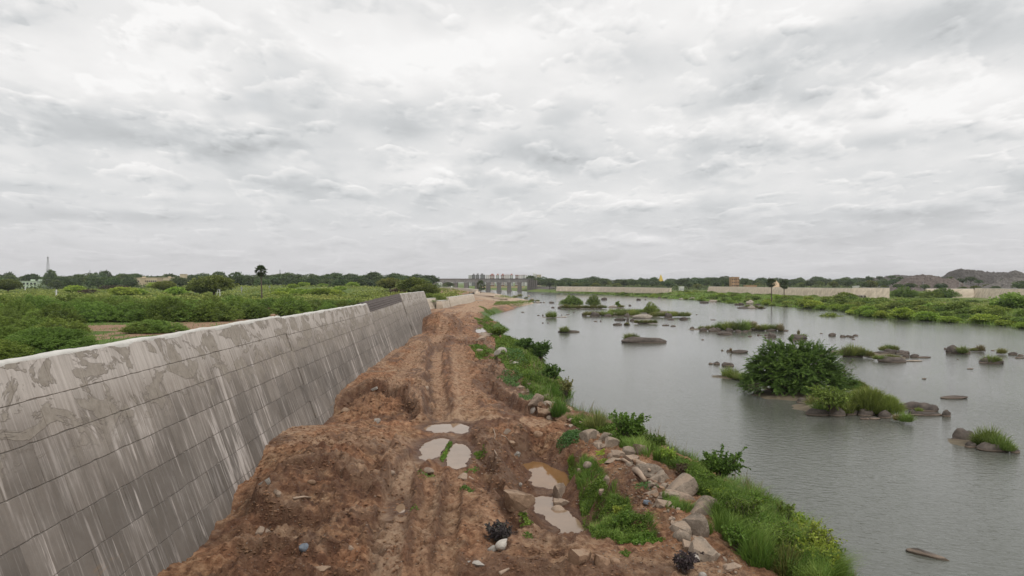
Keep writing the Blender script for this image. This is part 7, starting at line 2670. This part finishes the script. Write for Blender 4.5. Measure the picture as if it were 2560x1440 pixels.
# near-side spits beyond the track
for (x, y, w, h) in [(1300, 741, 14, 7), (1288, 744, 16, 7), (1316, 746, 10, 5), (1330, 753, 16, 6), (1344, 754, 12, 6), (1322, 756, 14, 6)]:
    tuft_at(x, y, w, h, TUFT_O[x % 3], 'olive tuft on the low bars beyond the track', 'tufts on the low bars', .2, .2)
islet(1332, 757, 40, 6, .4, 23)
for (x, y, w, h) in [(1313, 757, 16, 5), (1345, 757, 14, 4), (1322, 741, 7, 4), (1360, 757, 5, 3), (1330, 748, 8, 3)]:
    river_rock(x, y, w, h, 'small rock on the low bars beyond the track', 'rocks on the low bars', 'rock_riverpale')
# bare rock slabs beyond the sandy end of the track
for k, (px, py, w, h, m, l) in enumerate([(1205, 741, 60, 9, 'rock_pink', 'wide pale rock sheet beyond the sandy end of the track'), (1238, 748, 60, 8, 'rock_pink', 'rock sheet sloping to the water beyond the track'), (1215, 733, 40, 6, 'rock_grey', 'grey rock pile beside the last wall'),
                                          (1195, 752, 24, 6, 'rock_grey', 'grey rock at the wall end beyond the track')]):
    p = hit(px, py)
    W, H = px2m(p, w), px2m(p, h)
    link('boulder', rock_proto('whale', m, k), None, (p[0], p[1] + W * .3, p[2] - H * .3), (0, 0, 0), (W, W * 1.1, H * 1.4), label=l, category='rock')

# ------------------------------------------------------------------ bridge
BY = 846.0


def bx(px):
    return (px - 1280) / F * BY


def bz(py):
    return 10.5 + (705 - py) / F * BY


bo = np.array([bx(1200), BY, 0.0])
br = thing('bridge', 'long grey weathered bridge on massive piers across the far end of the river', 'bridge', bo)


def badd(name, fn, mat):
    mb = MB()
    fn(mb)
    for a in mb.v:
        a -= bo
    return link(name, mb.mesh(name, mat), br)


piers = [1086, 1112, 1139, 1166, 1193, 1220.5, 1247.5, 1273, 1299]
ends = [1045] + piers + [1322]
for a, b in zip(ends[:-1], ends[1:]):
    badd('deck_span', lambda m: m.box(bx(a) + .15, bx(b) - .15, BY - 4, BY + 4, bz(705.8), bz(698.6)), M['bridge'])
badd('parapet', lambda m: m.box(bx(1045), bx(1334), BY - 4.4, BY - 4.05, bz(698.5), bz(696.6)), M['bridge_dark'])
badd('parapet', lambda m: m.box(bx(1045), bx(1334), BY + 4.05, BY + 4.4, bz(698.5), bz(696.6)), M['bridge_dark'])
for k, a in enumerate(piers):
    def pf(m, a=a):
        m.frustum(bx(a) - 2.6, bx(a) + 2.6, BY - 7.5, BY + 7.5, -1, bz(708.2), .5)
        m.box(bx(a) - 2.7, bx(a) + 2.7, BY - 5.2, BY + 5.2, bz(708.15), bz(706.0))
        m.box(bx(a) - 3.1, bx(a) + 3.1, BY - 8, BY + 8, -1, .8)
    badd('pier', pf, M['bridge_dark'])
for k in range(5):
    def wf(m, k=k):
        x0 = bx(1318 + k * 5)
        m.frustum(x0, x0 + 2.1, BY - 9 - k * 1.5, BY + 8, 0 + k * .6, bz(699.4 + k * .35), .2)
    badd('abutment', wf, M['bridge_dark'])
# embankment of stone next to it
mb = MB()
pts = [(bx(1338), BY - 22), (bx(1460), BY - 130)]
v = []
for (x, y, zt) in [(bx(1334), BY - 4, 5.5), (bx(1360), BY - 26, 4.6), (bx(1392), BY - 70, 3.8), (bx(1420), BY - 120, 2.6)]:
    v += [(x - 3.5, y - 6, -.3), (x, y, zt), (x + 20, y + 16, zt)]
v = np.array(v)
f = []
for i in range(3):
    for j in range(2):
        f.append((i * 3 + j, i * 3 + 3 + j, i * 3 + 4 + j, i * 3 + 1 + j))
o = v[0].copy()
mb.add(v - o, f)
link('stone_embankment', mb.mesh('stone_embankment', M['bridge_dark']), loc=o, label='sloping stone embankment running right from the bridge end', category='embankment')


# ------------------------------------------------------------------ buildings
WIN = {}


def win_mesh(w, h):
    k = (round(w, 2), round(h, 2))
    if k not in WIN:
        WIN[k] = MB().box(-w / 2, w / 2, -.05, .25, 0, h).mesh('window', M['pane'])
    return WIN[k]


def block(name, label, px0, px1, top, base_z, Yd, depth, wall, storeys, cols, winw=1.3, winh=1.4, extras=(), group=None, trim=None, cat='building', balcony=None):
    x0, x1 = (px0 - 1280) / F * Yd, (px1 - 1280) / F * Yd
    zt = 10.5 + (705 - top) / F * Yd
    c = np.array([(x0 + x1) / 2, Yd, base_z])
    t = thing(name, label, cat, c, 0, group)
    W, H = x1 - x0, zt - base_z
    link('wall', MB().box(-W / 2, W / 2, 0, depth, -1, H).mesh('wall', wall), t)
    link('roof', MB().box(-W / 2 - .3, W / 2 + .3, -.3, depth + .3, H + .003, H + .35).mesh('roof', trim or wall), t)
    sh = H / storeys
    wm = win_mesh(min(winw, W / cols * .62), min(winh, sh * .55))
    for s in range(storeys):
        for k in range(cols):
            link('window', wm, t, (-W / 2 + (k + .5) * W / cols, -.18, s * sh + sh * .28))
    if balcony is not None:
        mb = MB()
        for s in range(1, storeys):
            link('balcony', MB().box(-W * .5, W * .5, -1.3, -.02, s * sh - .15, s * sh + .75).mesh('balcony', balcony), t)
    for (a, b, h) in extras:
        link('stair_tower', MB().box(-W / 2 + a * W, -W / 2 + b * W, depth * .3, depth * .6, H + .36, H + h).mesh('stair_tower', trim or wall), t)
    return t


YD = 1500.0
G1 = 'unfinished grey apartment blocks behind the bridge'
block('apartment_block', 'leftmost white apartment block behind the bridge', 1171, 1178.5, 688.5, 2.6, YD, 14, M['white'], 8, 2, 2.0, 2.0)
block('apartment_block', 'first bare grey apartment block behind the bridge, with a pink roof tank', 1179.5, 1187.5, 687.5, 2.6, YD + 4, 14, M['raw'], 8, 3, 2, 2, [(.3, .8, 2.6)], trim=M['raw'])
block('apartment_block', 'second bare grey apartment block behind the bridge', 1189, 1198, 687.3, 2.6, YD, 14, M['raw'], 8, 3, 2, 2, [(.3, .8, 3)])
block('apartment_block', 'third bare grey apartment block behind the bridge', 1200.5, 1212.5, 687.3, 2.6, YD + 4, 14, M['raw'], 8, 4, 2, 2, [(.1, .6, 3)])
block('apartment_block', 'blank pale block between the grey and the red-trimmed apartments', 1214, 1223.5, 687.8, 2.6, YD + 30, 14, M['white'], 8, 2, 1, 1)
for k, (a, b, l) in enumerate([(1224, 1236, 'first red-trimmed white apartment block, counted from the grey ones'), (1240, 1248, 'second red-trimmed white apartment block, with a narrow front'), (1252, 1261, 'third red-trimmed white block under a roof tower'),
                               (1274, 1283, 'fourth red-trimmed white block, after a blank pale stretch'), (1288, 1296.5, 'fifth red-trimmed white block behind the bridge'), (1306.5, 1312.5, 'last narrow red-trimmed white block beside the dark tree')]):
    block('apartment_block', l, a, b, 687.6, 2.6, YD, 14, M['redtrim'] if k % 2 == 0 else M['white'], 8, 2, 2.2, 1.7, [(.3, .8, 2.6)] if k < 4 else [], trim=M['redtrim'], balcony=M['white'])
block('apartment_block', 'long blank pale block behind the middle bridge spans', 1261.5, 1273.5, 687.2, 2.6, YD + 22, 14, M['white'], 8, 3, 1.0, 1.0, trim=M['redtrim'])
block('apartment_block', 'long pale pinkish block left of the dark tree', 1297, 1318, 687.8, 2.6, YD + 22, 14, M['white'], 8, 5, 1.0, 1.0, trim=M['redtrim'])
block('apartment_block', 'white apartment block just right of the dark tree', 1333, 1342, 686, 2.6, YD + 6, 14, M['white'], 8, 2, 1.4, 1.4, [(-.1, .7, 3)])
block('apartment_block', 'cream apartment block at the right end of the row', 1342.5, 1353, 687, 2.6, YD, 14, M['cream'], 8, 3, 1.2, 1.4)
block('warehouse', 'low white building seen under the left bridge spans', 1086, 1135, 706.5, 2.8, 1100, 20, M['white'], 2, 8, 1.4, 1.2)
block('boundary_wall', 'tan wall seen under the bridge on the far shore', 1205, 1312, 716.6, 0.6, 1056, 1, M['sandheap'], 1, 1, .1, .1, cat='wall')
# left side buildings
block('house', 'pale green flat-roofed house at the far left', 46, 92, 703.5, 4.0, 585, 12, M['mint'], 2, 5, 1.4, 1.5, [(.5, .6, 1.6), (.93, 1.0, 1.8)])
block('house', 'grey house right of the pale green one', 94, 113, 701.5, 4.0, 600, 10, M['tin'], 2, 3, 1.2, 1.3, [(.75, .95, 1.4)])
block('shed', 'low shed with a grey sheet roof at the far left', 30, 46, 705.5, 4.0, 590, 8, M['tin'], 1, 2, 1.0, 1.0, cat='shed')
block('long_building', 'left block of the long cream building in the tree belt', 334, 349, 695.2, 4.0, 655, 12, M['cream'], 2, 3, 1.2, 1.4)
block('long_building', 'middle stretch of the long cream building in the tree belt', 350, 392, 694.8, 4.0, 665, 12, M['cream'], 2, 8, 1.2, 1.4, [(.0, .12, 1.2)])
block('long_building', 'right block of the long cream building in the tree belt', 408, 432, 694.5, 4.0, 665, 12, M['cream'], 2, 5, 1.2, 1.4, [(.3, .45, 1.2)])
block('brick_house', 'orange unfinished brick building above the far wall, left tower', 1829, 1839, 693.5, 3.0, 700, 8, M['brick'], 4, 2, 1.3, .9, cat='building')
block('brick_house', 'orange unfinished brick building above the far wall, right tower', 1840, 1848, 693.2, 3.0, 704, 8, M['brick'], 4, 2, 1.3, .9, cat='building')
block('shed', 'low orange-roofed shed behind the far wall', 1866, 1892, 714, 3.0, 640, 8, M['brick'], 1, 4, .8, .8, cat='shed')
block('hut', 'small white hut on the taller end of the far wall', 2137, 2147, 716.5, 7.6, 425, 3, M['white'], 1, 2, .5, .5, cat='hut')
block('hut', 'small white shed between the two far-bank walls near the bridge', 1700, 1710, 717, 3.0, 640, 5, M['white'], 1, 2, .8, .8, cat='hut')
# yellow shrine
x, y = (1652 - 1280) / F * 1000, 1000
t = thing('shrine', 'tiny yellow tiered shrine tower on the skyline', 'shrine', (x, y, 3))
for k in range(4):
    w = 2.9 - k * .65
    link('tier', MB().frustum(-w, w, -w, w, 8 + k * 2.3, 10.28 + k * 2.3, .35).mesh('tier', M['yellow']), t)
link('base', MB().box(-3.4, 3.4, -3.4, 3.4, 0, 7.99).mesh('base', M['yellow']), t)

# sand heap with a conveyor shape
x, y = (1940 - 1280) / F * 690, 690.0
v, f = ico(4)
v = v.copy()
rr2 = np.hypot(v[:, 0], v[:, 1])
z = np.where(v[:, 2] > 0, 1 - rr2 * .98, -.1)
V = np.stack([v[:, 0] * 8.2, v[:, 1] * 9, z * 9.0 + (vnoise3(v * 5, 2) - .5) * .25], 1)
link('sand_heap', mk_mesh('sand_heap', V, f, (M['sandheap'],), True), loc=(x, y, 3.0), label='steep tan sand heap between the two far palms', category='sand heap')

# ------------------------------------------------------------------ quarry heaps
def heap(name, label, px0, px1, top, Yd, depth, mat, seed, prof, base=3.0):
    x0, x1 = (px0 - 1280) / F * Yd, (px1 - 1280) / F * Yd
    H = 10.5 + (705 - top) / F * Yd - base
    nx, ny = 120, 60
    s, t = np.linspace(0, 1, nx), np.linspace(-1, 1, ny)
    S, T = np.meshgrid(s, t)
    pr = np.interp(S, [a for a, b in prof], [b for a, b in prof])
    X = x0 + (x1 - x0) * S
    Y = Yd + T * depth
    cross = np.clip(1.25 * (1 - np.abs(T) ** 1.2), 0, 1)
    Z = base - 1 + (H + 1) * pr * cross
    Z = Z + (fbm2(X * .09, Y * .09, seed, 5, .55, True) - .6) * 5.0 * np.clip(pr * cross * 2, 0, 1) + (fbm2(X * .5, Y * .5, seed + 3, 3) - .5) * 2.0
    link(name, mk_mesh(name, np.stack([X.ravel(), Y.ravel(), Z.ravel()], 1), grid_faces(ny, nx), (M[mat],), False), label=label, category='quarry heap')


heap('quarry_heap', 'highest dark grey quarry heap on the skyline at right', 2350, 2520, 675, 760, 45, 'spoil', 3, [(0, 0), (.12, .45), (.22, .85), (.32, 1), (.5, .93), (.65, .8), (.8, .85), (.92, .8), (1, .3)])
heap('quarry_heap', 'grey quarry heap sloping off at the right edge', 2440, 2610, 679, 730, 40, 'spoil', 4, [(0, 0), (.15, .5), (.35, .8), (.5, 1), (.62, .85), (.8, .4), (1, 0)])
heap('quarry_heap', 'reddish quarry heap with trees on its left shoulder', 2215, 2420, 690, 670, 35, 'spoil_red', 5, [(0, 0), (.15, .35), (.3, .8), (.45, 1), (.6, .85), (.8, .75), (1, 0)])
heap('quarry_heap', 'pale grey rubble heap lowest at the right edge', 2455, 2700, 697, 600, 30, 'spoil', 6, [(0, 0), (.12, .45), (.3, .95), (.5, 1), (.7, .9), (1, .7)])
heap('quarry_heap', 'long low wooded spoil ridge left of the quarry heaps', 2150, 2330, 690, 860, 50, 'spoil', 7, [(0, 0), (.2, .7), (.5, 1), (.8, .9), (1, .6)])
QG = 'trees growing on and before the quarry heaps'
for (px, py, Yd, s) in [(2170, 695, 820, .7), (2195, 690, 820, .6), (2225, 688, 820, .6), (2245, 690, 800, .55), (2280, 690, 800, .6), (2300, 686, 780, .5), (2330, 688, 780, .55), (2370, 690, 740, .7), (2395, 700, 700, .8), (2420, 695, 700, .8), (2440, 700, 690, .6),
                        (2270, 712, 620, .8), (2240, 712, 620, .7), (2305, 712, 600, .6), (2205, 712, 620, .7), (2400, 716, 560, .7), (2430, 715, 560, .8), (2480, 716, 540, .6), (2545, 714, 520, 1.0), (2500, 690, 760, .45), (2535, 683, 760, .4), (2465, 677, 780, .4), (2345, 712, 600, .7), (2150, 708, 640, .8), (2560, 700, 620, .8), (2125, 700, 780, .7), (2380, 684, 770, .5)]:
    x = (px - 1280) / F * Yd
    z = 10.5 - (py + 5 - 705) / F * Yd - 2.0 * s
    add_tree('hill_tree', 'small tree growing on the quarry heaps', 'tree', (x, Yd - 4, max(z - 2, 2.5)), s, TREES[px % 6] if px % 3 else OLIVE[px % 2], TREE_TR[px % 3], QG, s * .8)

# concrete pipes by the far wall
for k, px in enumerate((2148, 2153, 2162)):
    p = PR(px, 744)
    mb = MB()
    n = 16
    th = np.arange(n) / n * 2 * math.pi
    ring = lambda R, y: np.stack([np.cos(th) * R, np.full(n, y), np.sin(th) * R + .75], 1)
    V = np.concatenate([ring(.75, 0), ring(.62, 0), ring(.62, 2.2), ring(.75, 2.2)])
    f = []
    for a, b in ((0, 1), (1, 2), (2, 3), (3, 0)):
        for i in range(n):
            j = (i + 1) % n
            f.append((a * n + i, a * n + j, b * n + j, b * n + i))
    mb.add(V, f)
    link('concrete_pipe', mb.mesh('concrete_pipe', M['core'], True), loc=p, label=['left', 'middle', 'right'][k] + ' of three dark concrete pipes lying before the far wall', category='pipe', group='concrete pipes before the far wall')


# ------------------------------------------------------------------ masts, poles and the water tank
def lattice(label, px, Yd, top, base_z, w0, w1, n=9):
    x = (px - 1280) / F * Yd
    H = 10.5 + (705 - top) / F * Yd - base_z
    t = thing('lattice_mast', label, 'mast', (x, Yd, base_z))
    W = lambda k: w0 + (w1 - w0) * k
    for sx in (-1, 1):
        for sy in (-1, 1):
            link('leg', MB().tube([(sx * w0, sy * w0, 0), (sx * w1, sy * w1, H)], [.16, .1], 4).mesh('leg', M['steel']), t)
    mb = MB()
    for i in range(n):
        k0, k1 = i / n, (i + 1) / n
        for (ax, ay, bx_, by_) in ((-1, -1, 1, -1), (1, -1, 1, 1), (1, 1, -1, 1), (-1, 1, -1, -1)):
            mb.tube([(ax * W(k0), ay * W(k0), H * k0), (bx_ * W(k1), by_ * W(k1), H * k1)], .07, 3)
            mb.tube([(bx_ * W(k0), by_ * W(k0), H * k0), (ax * W(k1), ay * W(k1), H * k1)], .07, 3)
            mb.tube([(ax * W(k0), ay * W(k0), H * k0), (bx_ * W(k0), by_ * W(k0), H * k0)], .08, 3)
    o = link('bracing', mb.mesh('bracing', M['steel']), t)
    o['kind'] = 'stuff'
    link('antenna', MB().box(-.5, .5, -.5, .5, H - 1.5, H - .2).tube([(0, 0, H - .2), (0, 0, H + 2)], .08, 4).mesh('antenna', M['steel']), t)


lattice('tall steel lattice mast on the skyline at the far left', 120, 900, 642, 3.5, 2.3, .5, 10)
lattice('thin distant mast on the skyline right of the tall palm', 700, 1300, 675, 3.5, 1.2, .5, 8)
lattice('faint thin mast left of the centre of the tree belt', 225, 1300, 676, 3.5, .7, .3, 8)
x, y = (459 - 1280) / F * 640, 640.0
t = thing('water_tank', 'square elevated water tank on concrete columns above the trees', 'water tank', (x, y, 4))
zt = 10.5 + (705 - 686) / F * y - 4
link('tank', MB().box(-2.2, 2.2, -2.2, 2.2, zt - 3.6, zt).box(-2.5, 2.5, -2.5, 2.5, zt + .003, zt + .3).mesh('tank', M['cream']), t)
for sx in (-1, 1):
    for sy in (-1, 1):
        link('column', MB().box(sx * 1.9 - .25, sx * 1.9 + .25, sy * 1.9 - .25, sy * 1.9 + .25, -1, zt - 3.61).mesh('column', M['cream']), t)
link('brace', MB().box(-1.6, 1.6, -2.1, -1.8, (zt - 3.6) * .5, (zt - 3.6) * .5 + .35).mesh('brace', M['cream']), t)
link('stair', MB().box(2.9, 3.2, -1.6, -1.3, -1, zt).box(4.0, 4.3, -1.6, -1.3, -1, zt).mesh('stair', M['cream']), t)
for (px, by, top, Yw, l) in [(141, 745, 724, None, 'short white concrete post in the thicket at left'), (604, 735, 716, None, 'grey post beyond the olive tree'), (674, 732, 714, None, 'grey post right of the tall palm'), (63, 728, 716, None, 'thin white post beside the pale green house')]:
    p = PF(px, by)
    H = 10.5 - (top - 705) / F * p[1] - p[2]
    t = thing('post', l, 'post', p)
    link('shaft', MB().frustum(-.22, .22, -.22, .22, -.5, H, .06).mesh('shaft', M['white'] if 'white' in l else M['steel']), t)
    link('crossarm', MB().box(-.8, .8, -.08, .08, H - .9, H - .7).mesh('crossarm', M['steel']), t)
p = PF(547, 748)
t = thing('transformer_frame', 'leaning white A-shaped pole frame in front of the olive tree', 'pole', p)
for (x0, x1) in ((-1.6, -.3), (1.4, .1), (.2, .6)):
    link('leg', MB().tube([(x0 * .7, 0, -.3), (x1 * .7, 0, 3.6)], .07, 5).mesh('leg', M['white']), t)
link('crossbar', MB().box(-.9, .9, -.06, .06, 2.4, 2.5).mesh('crossbar', M['white']), t)
for k, (px, Yd, top) in enumerate([(2268, 640, 705), (2308, 640, 704), (2400, 600, 704), (2412, 600, 703)]):
    x = (px - 1280) / F * Yd
    H = 10.5 + (705 - top) / F * Yd - 3
    t = thing('post', 'thin pale pylon post before the quarry heaps', 'post', (x, Yd, 3), 0, 'pylon posts before the quarry heaps')
    for s_ in (-1, 1):
        link('leg', MB().tube([(s_ * 1.3, 0, 0), (0, 0, H)], .14, 4).mesh('leg', M['steel']), t)
# little dark lump on the wall crest
p = wall_pt(42.6, 8.5)
rk = rock_proto('boulder', 'rock_mud', 1)
link('stone', rk, None, (p[0] - .25, p[1], 8.52), (0, 0, 0), (.28, .28, .2), label='small dark stone left on the crest of the tall wall', category='stone')
print('OBJS', len(D.objects), 'TRIS', sum(sum(len(p.vertices) - 2 for p in m.polygons) if len(m.polygons) < 3000 else len(m.polygons) * 2 for m in D.meshes))


# ------------------------------------------------------------------ labels that single out the members of a group
bpy.context.view_layer.update()
ORD = ['leftmost', 'second from left', 'third from left', 'fourth from left', 'fifth from left', 'sixth from left', 'seventh from left', 'eighth from left',
       'ninth from left', 'tenth from left', 'eleventh from left', 'twelfth from left', 'thirteenth from left']


def pix_of(o):
    x, y, z = o.matrix_world.translation
    return 1280 + x / max(y, 1) * F, 705 + (10.5 - z) / max(y, 1) * F


RIVER_MARKS = [(1380, 790, 'the small green islet'), (1431, 765, 'the two-bush islet'), (1590, 790, 'the long grassy islet'), (1613, 857, 'the long layered rock'), (1411, 829, 'the flat pinkish rock'), (1858, 826, 'the rocky grass islet'),
               (1998, 848, 'the broad rock with a dry tuft'), (2008, 920, 'the big bush'), (2120, 842, 'the string of dark rocks'), (2230, 890, 'the islet behind the big bush'), (2391, 997, 'the long narrow flat rock'),
               (2400, 883, 'the tall rounded rock'), (1700, 752, 'the far shore'), (1310, 745, 'the low bars past the track'), (1540, 765, 'the thin sapling'), (2488, 909, 'the flat rock at right'), (1932, 843, 'the white-topped rock')]
FIELD_MARKS = [(0, 'the left edge'), (90, 'the pale green house'), (160, 'the lattice mast'), (240, 'the left rise'), (310, 'the reddish bushes'), (385, 'the cream building'), (458, 'the water tank'), (535, 'the rounded olive tree'),
               (600, 'the domed tree'), (655, 'the tall palm'), (712, 'the thin distant mast'), (775, 'the lime bushes'), (850, 'the rubble mound'), (935, 'the highest belt tree'), (1000, 'the wall-end trees'), (1060, 'the wall end'), (1120, 'the bridge')]
RIGHT_MARKS = [(1330, 'the bridge end'), (1400, 'the abutment'), (1500, 'the bridge-side wall'), (1580, 'the low wall middle'), (1652, 'the yellow shrine'), (1700, 'the white shed'), (1770, 'the far wall start'), (1838, 'the orange building'), (1885, 'the orange shed'),
               (1929, 'the left palm'), (1960, 'the right palm'), (2030, 'the shore bush pair'), (2100, 'the far wall middle'), (2155, 'the dark pipes'), (2222, 'the tall wall end'), (2262, 'the big dark bush'), (2330, 'the reddish heap'),
               (2437, 'the highest heap'), (2500, 'the pale heap'), (2560, 'the right edge')]


def near1(px, marks):
    return min(marks, key=lambda m: abs(m[0] - px))


groups = {}
for o in D.objects:
    if o.parent is None and 'group' in o.keys() and 'label' in o.keys():
        groups.setdefault((o['group'], o['label']), []).append(o)
for (g, lab), obs in groups.items():
    if len(obs) < 2:
        continue
    obs.sort(key=lambda o: pix_of(o)[0])
    if len(obs) <= len(ORD):
        for k, o in enumerate(obs):
            o['label'] = lab + ', ' + (ORD[k] if k < len(obs) - 1 else 'rightmost') + ('' if len(obs) > 2 else ' of two')
        continue
    for o in obs:
        px, py = pix_of(o)
        x, y, z = o.matrix_world.translation
        h = o.scale[2]
        if g == GA:
            m = min(RIVER_MARKS, key=lambda m: (m[0] - px) ** 2 + ((m[1] - py) * 4) ** 2)
            side = ('left of' if px < m[0] - 15 else 'right of' if px > m[0] + 15 else 'behind' if py < m[1] else 'in front of')
            o['label'] = 'tiny dark rock breaking the water %s %s' % (side, m[2])
        elif g in (FG, TG):
            m = near1(px, FIELD_MARKS)
            side = 'just left of' if px < m[0] - 12 else 'just right of' if px > m[0] + 12 else 'in line with'
            if g == FG:
                row = 'front row' if y < 108 else 'second row' if y < 128 else 'middle' if y < 165 else 'back' if y < 215 else 'farthest part'
                sz_ = 'low' if h < .8 else 'tall' if h > 1.35 else 'rounded'
                o['label'] = '%s thorn bush in the thicket %s, %s %s' % (sz_, row, side, m[1])
            else:
                row = 'front' if y < 585 else 'middle' if y < 645 else 'back' if y < 720 else 'skyline'
                o['label'] = 'dark tree in the belt, %s rank, %s %s' % (row, side, m[1])
        elif g in (SG, BG, RG, QG):
            m = near1(px, RIGHT_MARKS)
            side = 'just left of' if px < m[0] - 12 else 'just right of' if px > m[0] + 12 else 'in line with'
            ds_ = x - float(rshore(np.array([y]))[0])
            if g == SG:
                row = 'at the water line' if ds_ < 4 else 'behind the water line' if ds_ < 10 else 'high on the shore'
                o['label'] = '%s scrub %s, %s %s' % ('low' if h < .6 else 'leafy', row, side, m[1])
            elif g == BG:
                o['label'] = 'lone %s bush on the flat far bank, %s %s' % ('small' if h < .6 else 'larger', side, m[1])
            elif g == RG:
                row = 'front' if y < 765 else 'second' if y < 850 else 'third' if y < 960 else 'fourth' if y < 1100 else 'skyline'
                o['label'] = 'tree in the far woods, %s rank, %s %s' % (row, side, m[1])
            else:
                o['label'] = '%s tree by the quarry heaps, %s %s' % ('small' if h < .5 else 'rounded', side, m[1])
        elif g == G_FILL:
            mk = min([(1545, 1135, 'the five-block cluster'), (1600, 1190, 'the bleached log'), (1706, 1210, 'the largest boulder'), (1690, 1250, 'the two long slabs'), (1715, 1310, 'the tall boulder pair'), (1770, 1390, 'the sloping slab'), (1480, 1090, 'the humped slab'), (1255, 885, 'the whitish leaning boulder'), (1300, 970, 'the slab below the creeper'), (1400, 1040, 'the cross track end'), (1650, 1270, 'the blue-grey flat stone'), (1380, 1030, 'the clay-covered boulder'), (1830, 1420, 'the low brown slab')], key=lambda m: (m[0] - px) ** 2 + (m[1] - py) ** 2)
            tone = o.data.materials[0].name
            o['label'] = '%s stone wedged %s %s' % ({'grey_granite': 'grey', 'pinkish_granite': 'pinkish', 'mud_coated_rock': 'muddy'}.get(tone, 'brown'), 'left of' if px < mk[0] else 'right of', mk[2])
        else:
            k = obs.index(o)
            n = len(obs)
            o['label'] = lab + ', ' + ('in the left third' if k < n / 3 else 'in the middle third' if k < 2 * n / 3 else 'in the right third')
        assert len(o['label'].split()) <= 16, o['label']
# members that still share words are counted from the left
again = {}
for o in D.objects:
    if o.parent is None and 'label' in o.keys():
        again.setdefault(o['label'], []).append(o)
for lab, obs in again.items():
    nw = len(lab.split())
    if len(obs) < 2:
        continue
    obs.sort(key=lambda o: pix_of(o)[0])
    if len(obs) <= 3 and nw <= 14:
        for k, o in enumerate(obs):
            o['label'] = lab + (', ' + ('left one' if k == 0 else 'right one' if k == len(obs) - 1 else 'middle one'))
    elif len(obs) <= len(ORD) and nw <= 13:
        for k, o in enumerate(obs):
            o['label'] = lab + ', ' + (ORD[k] if k < len(obs) - 1 else 'rightmost')
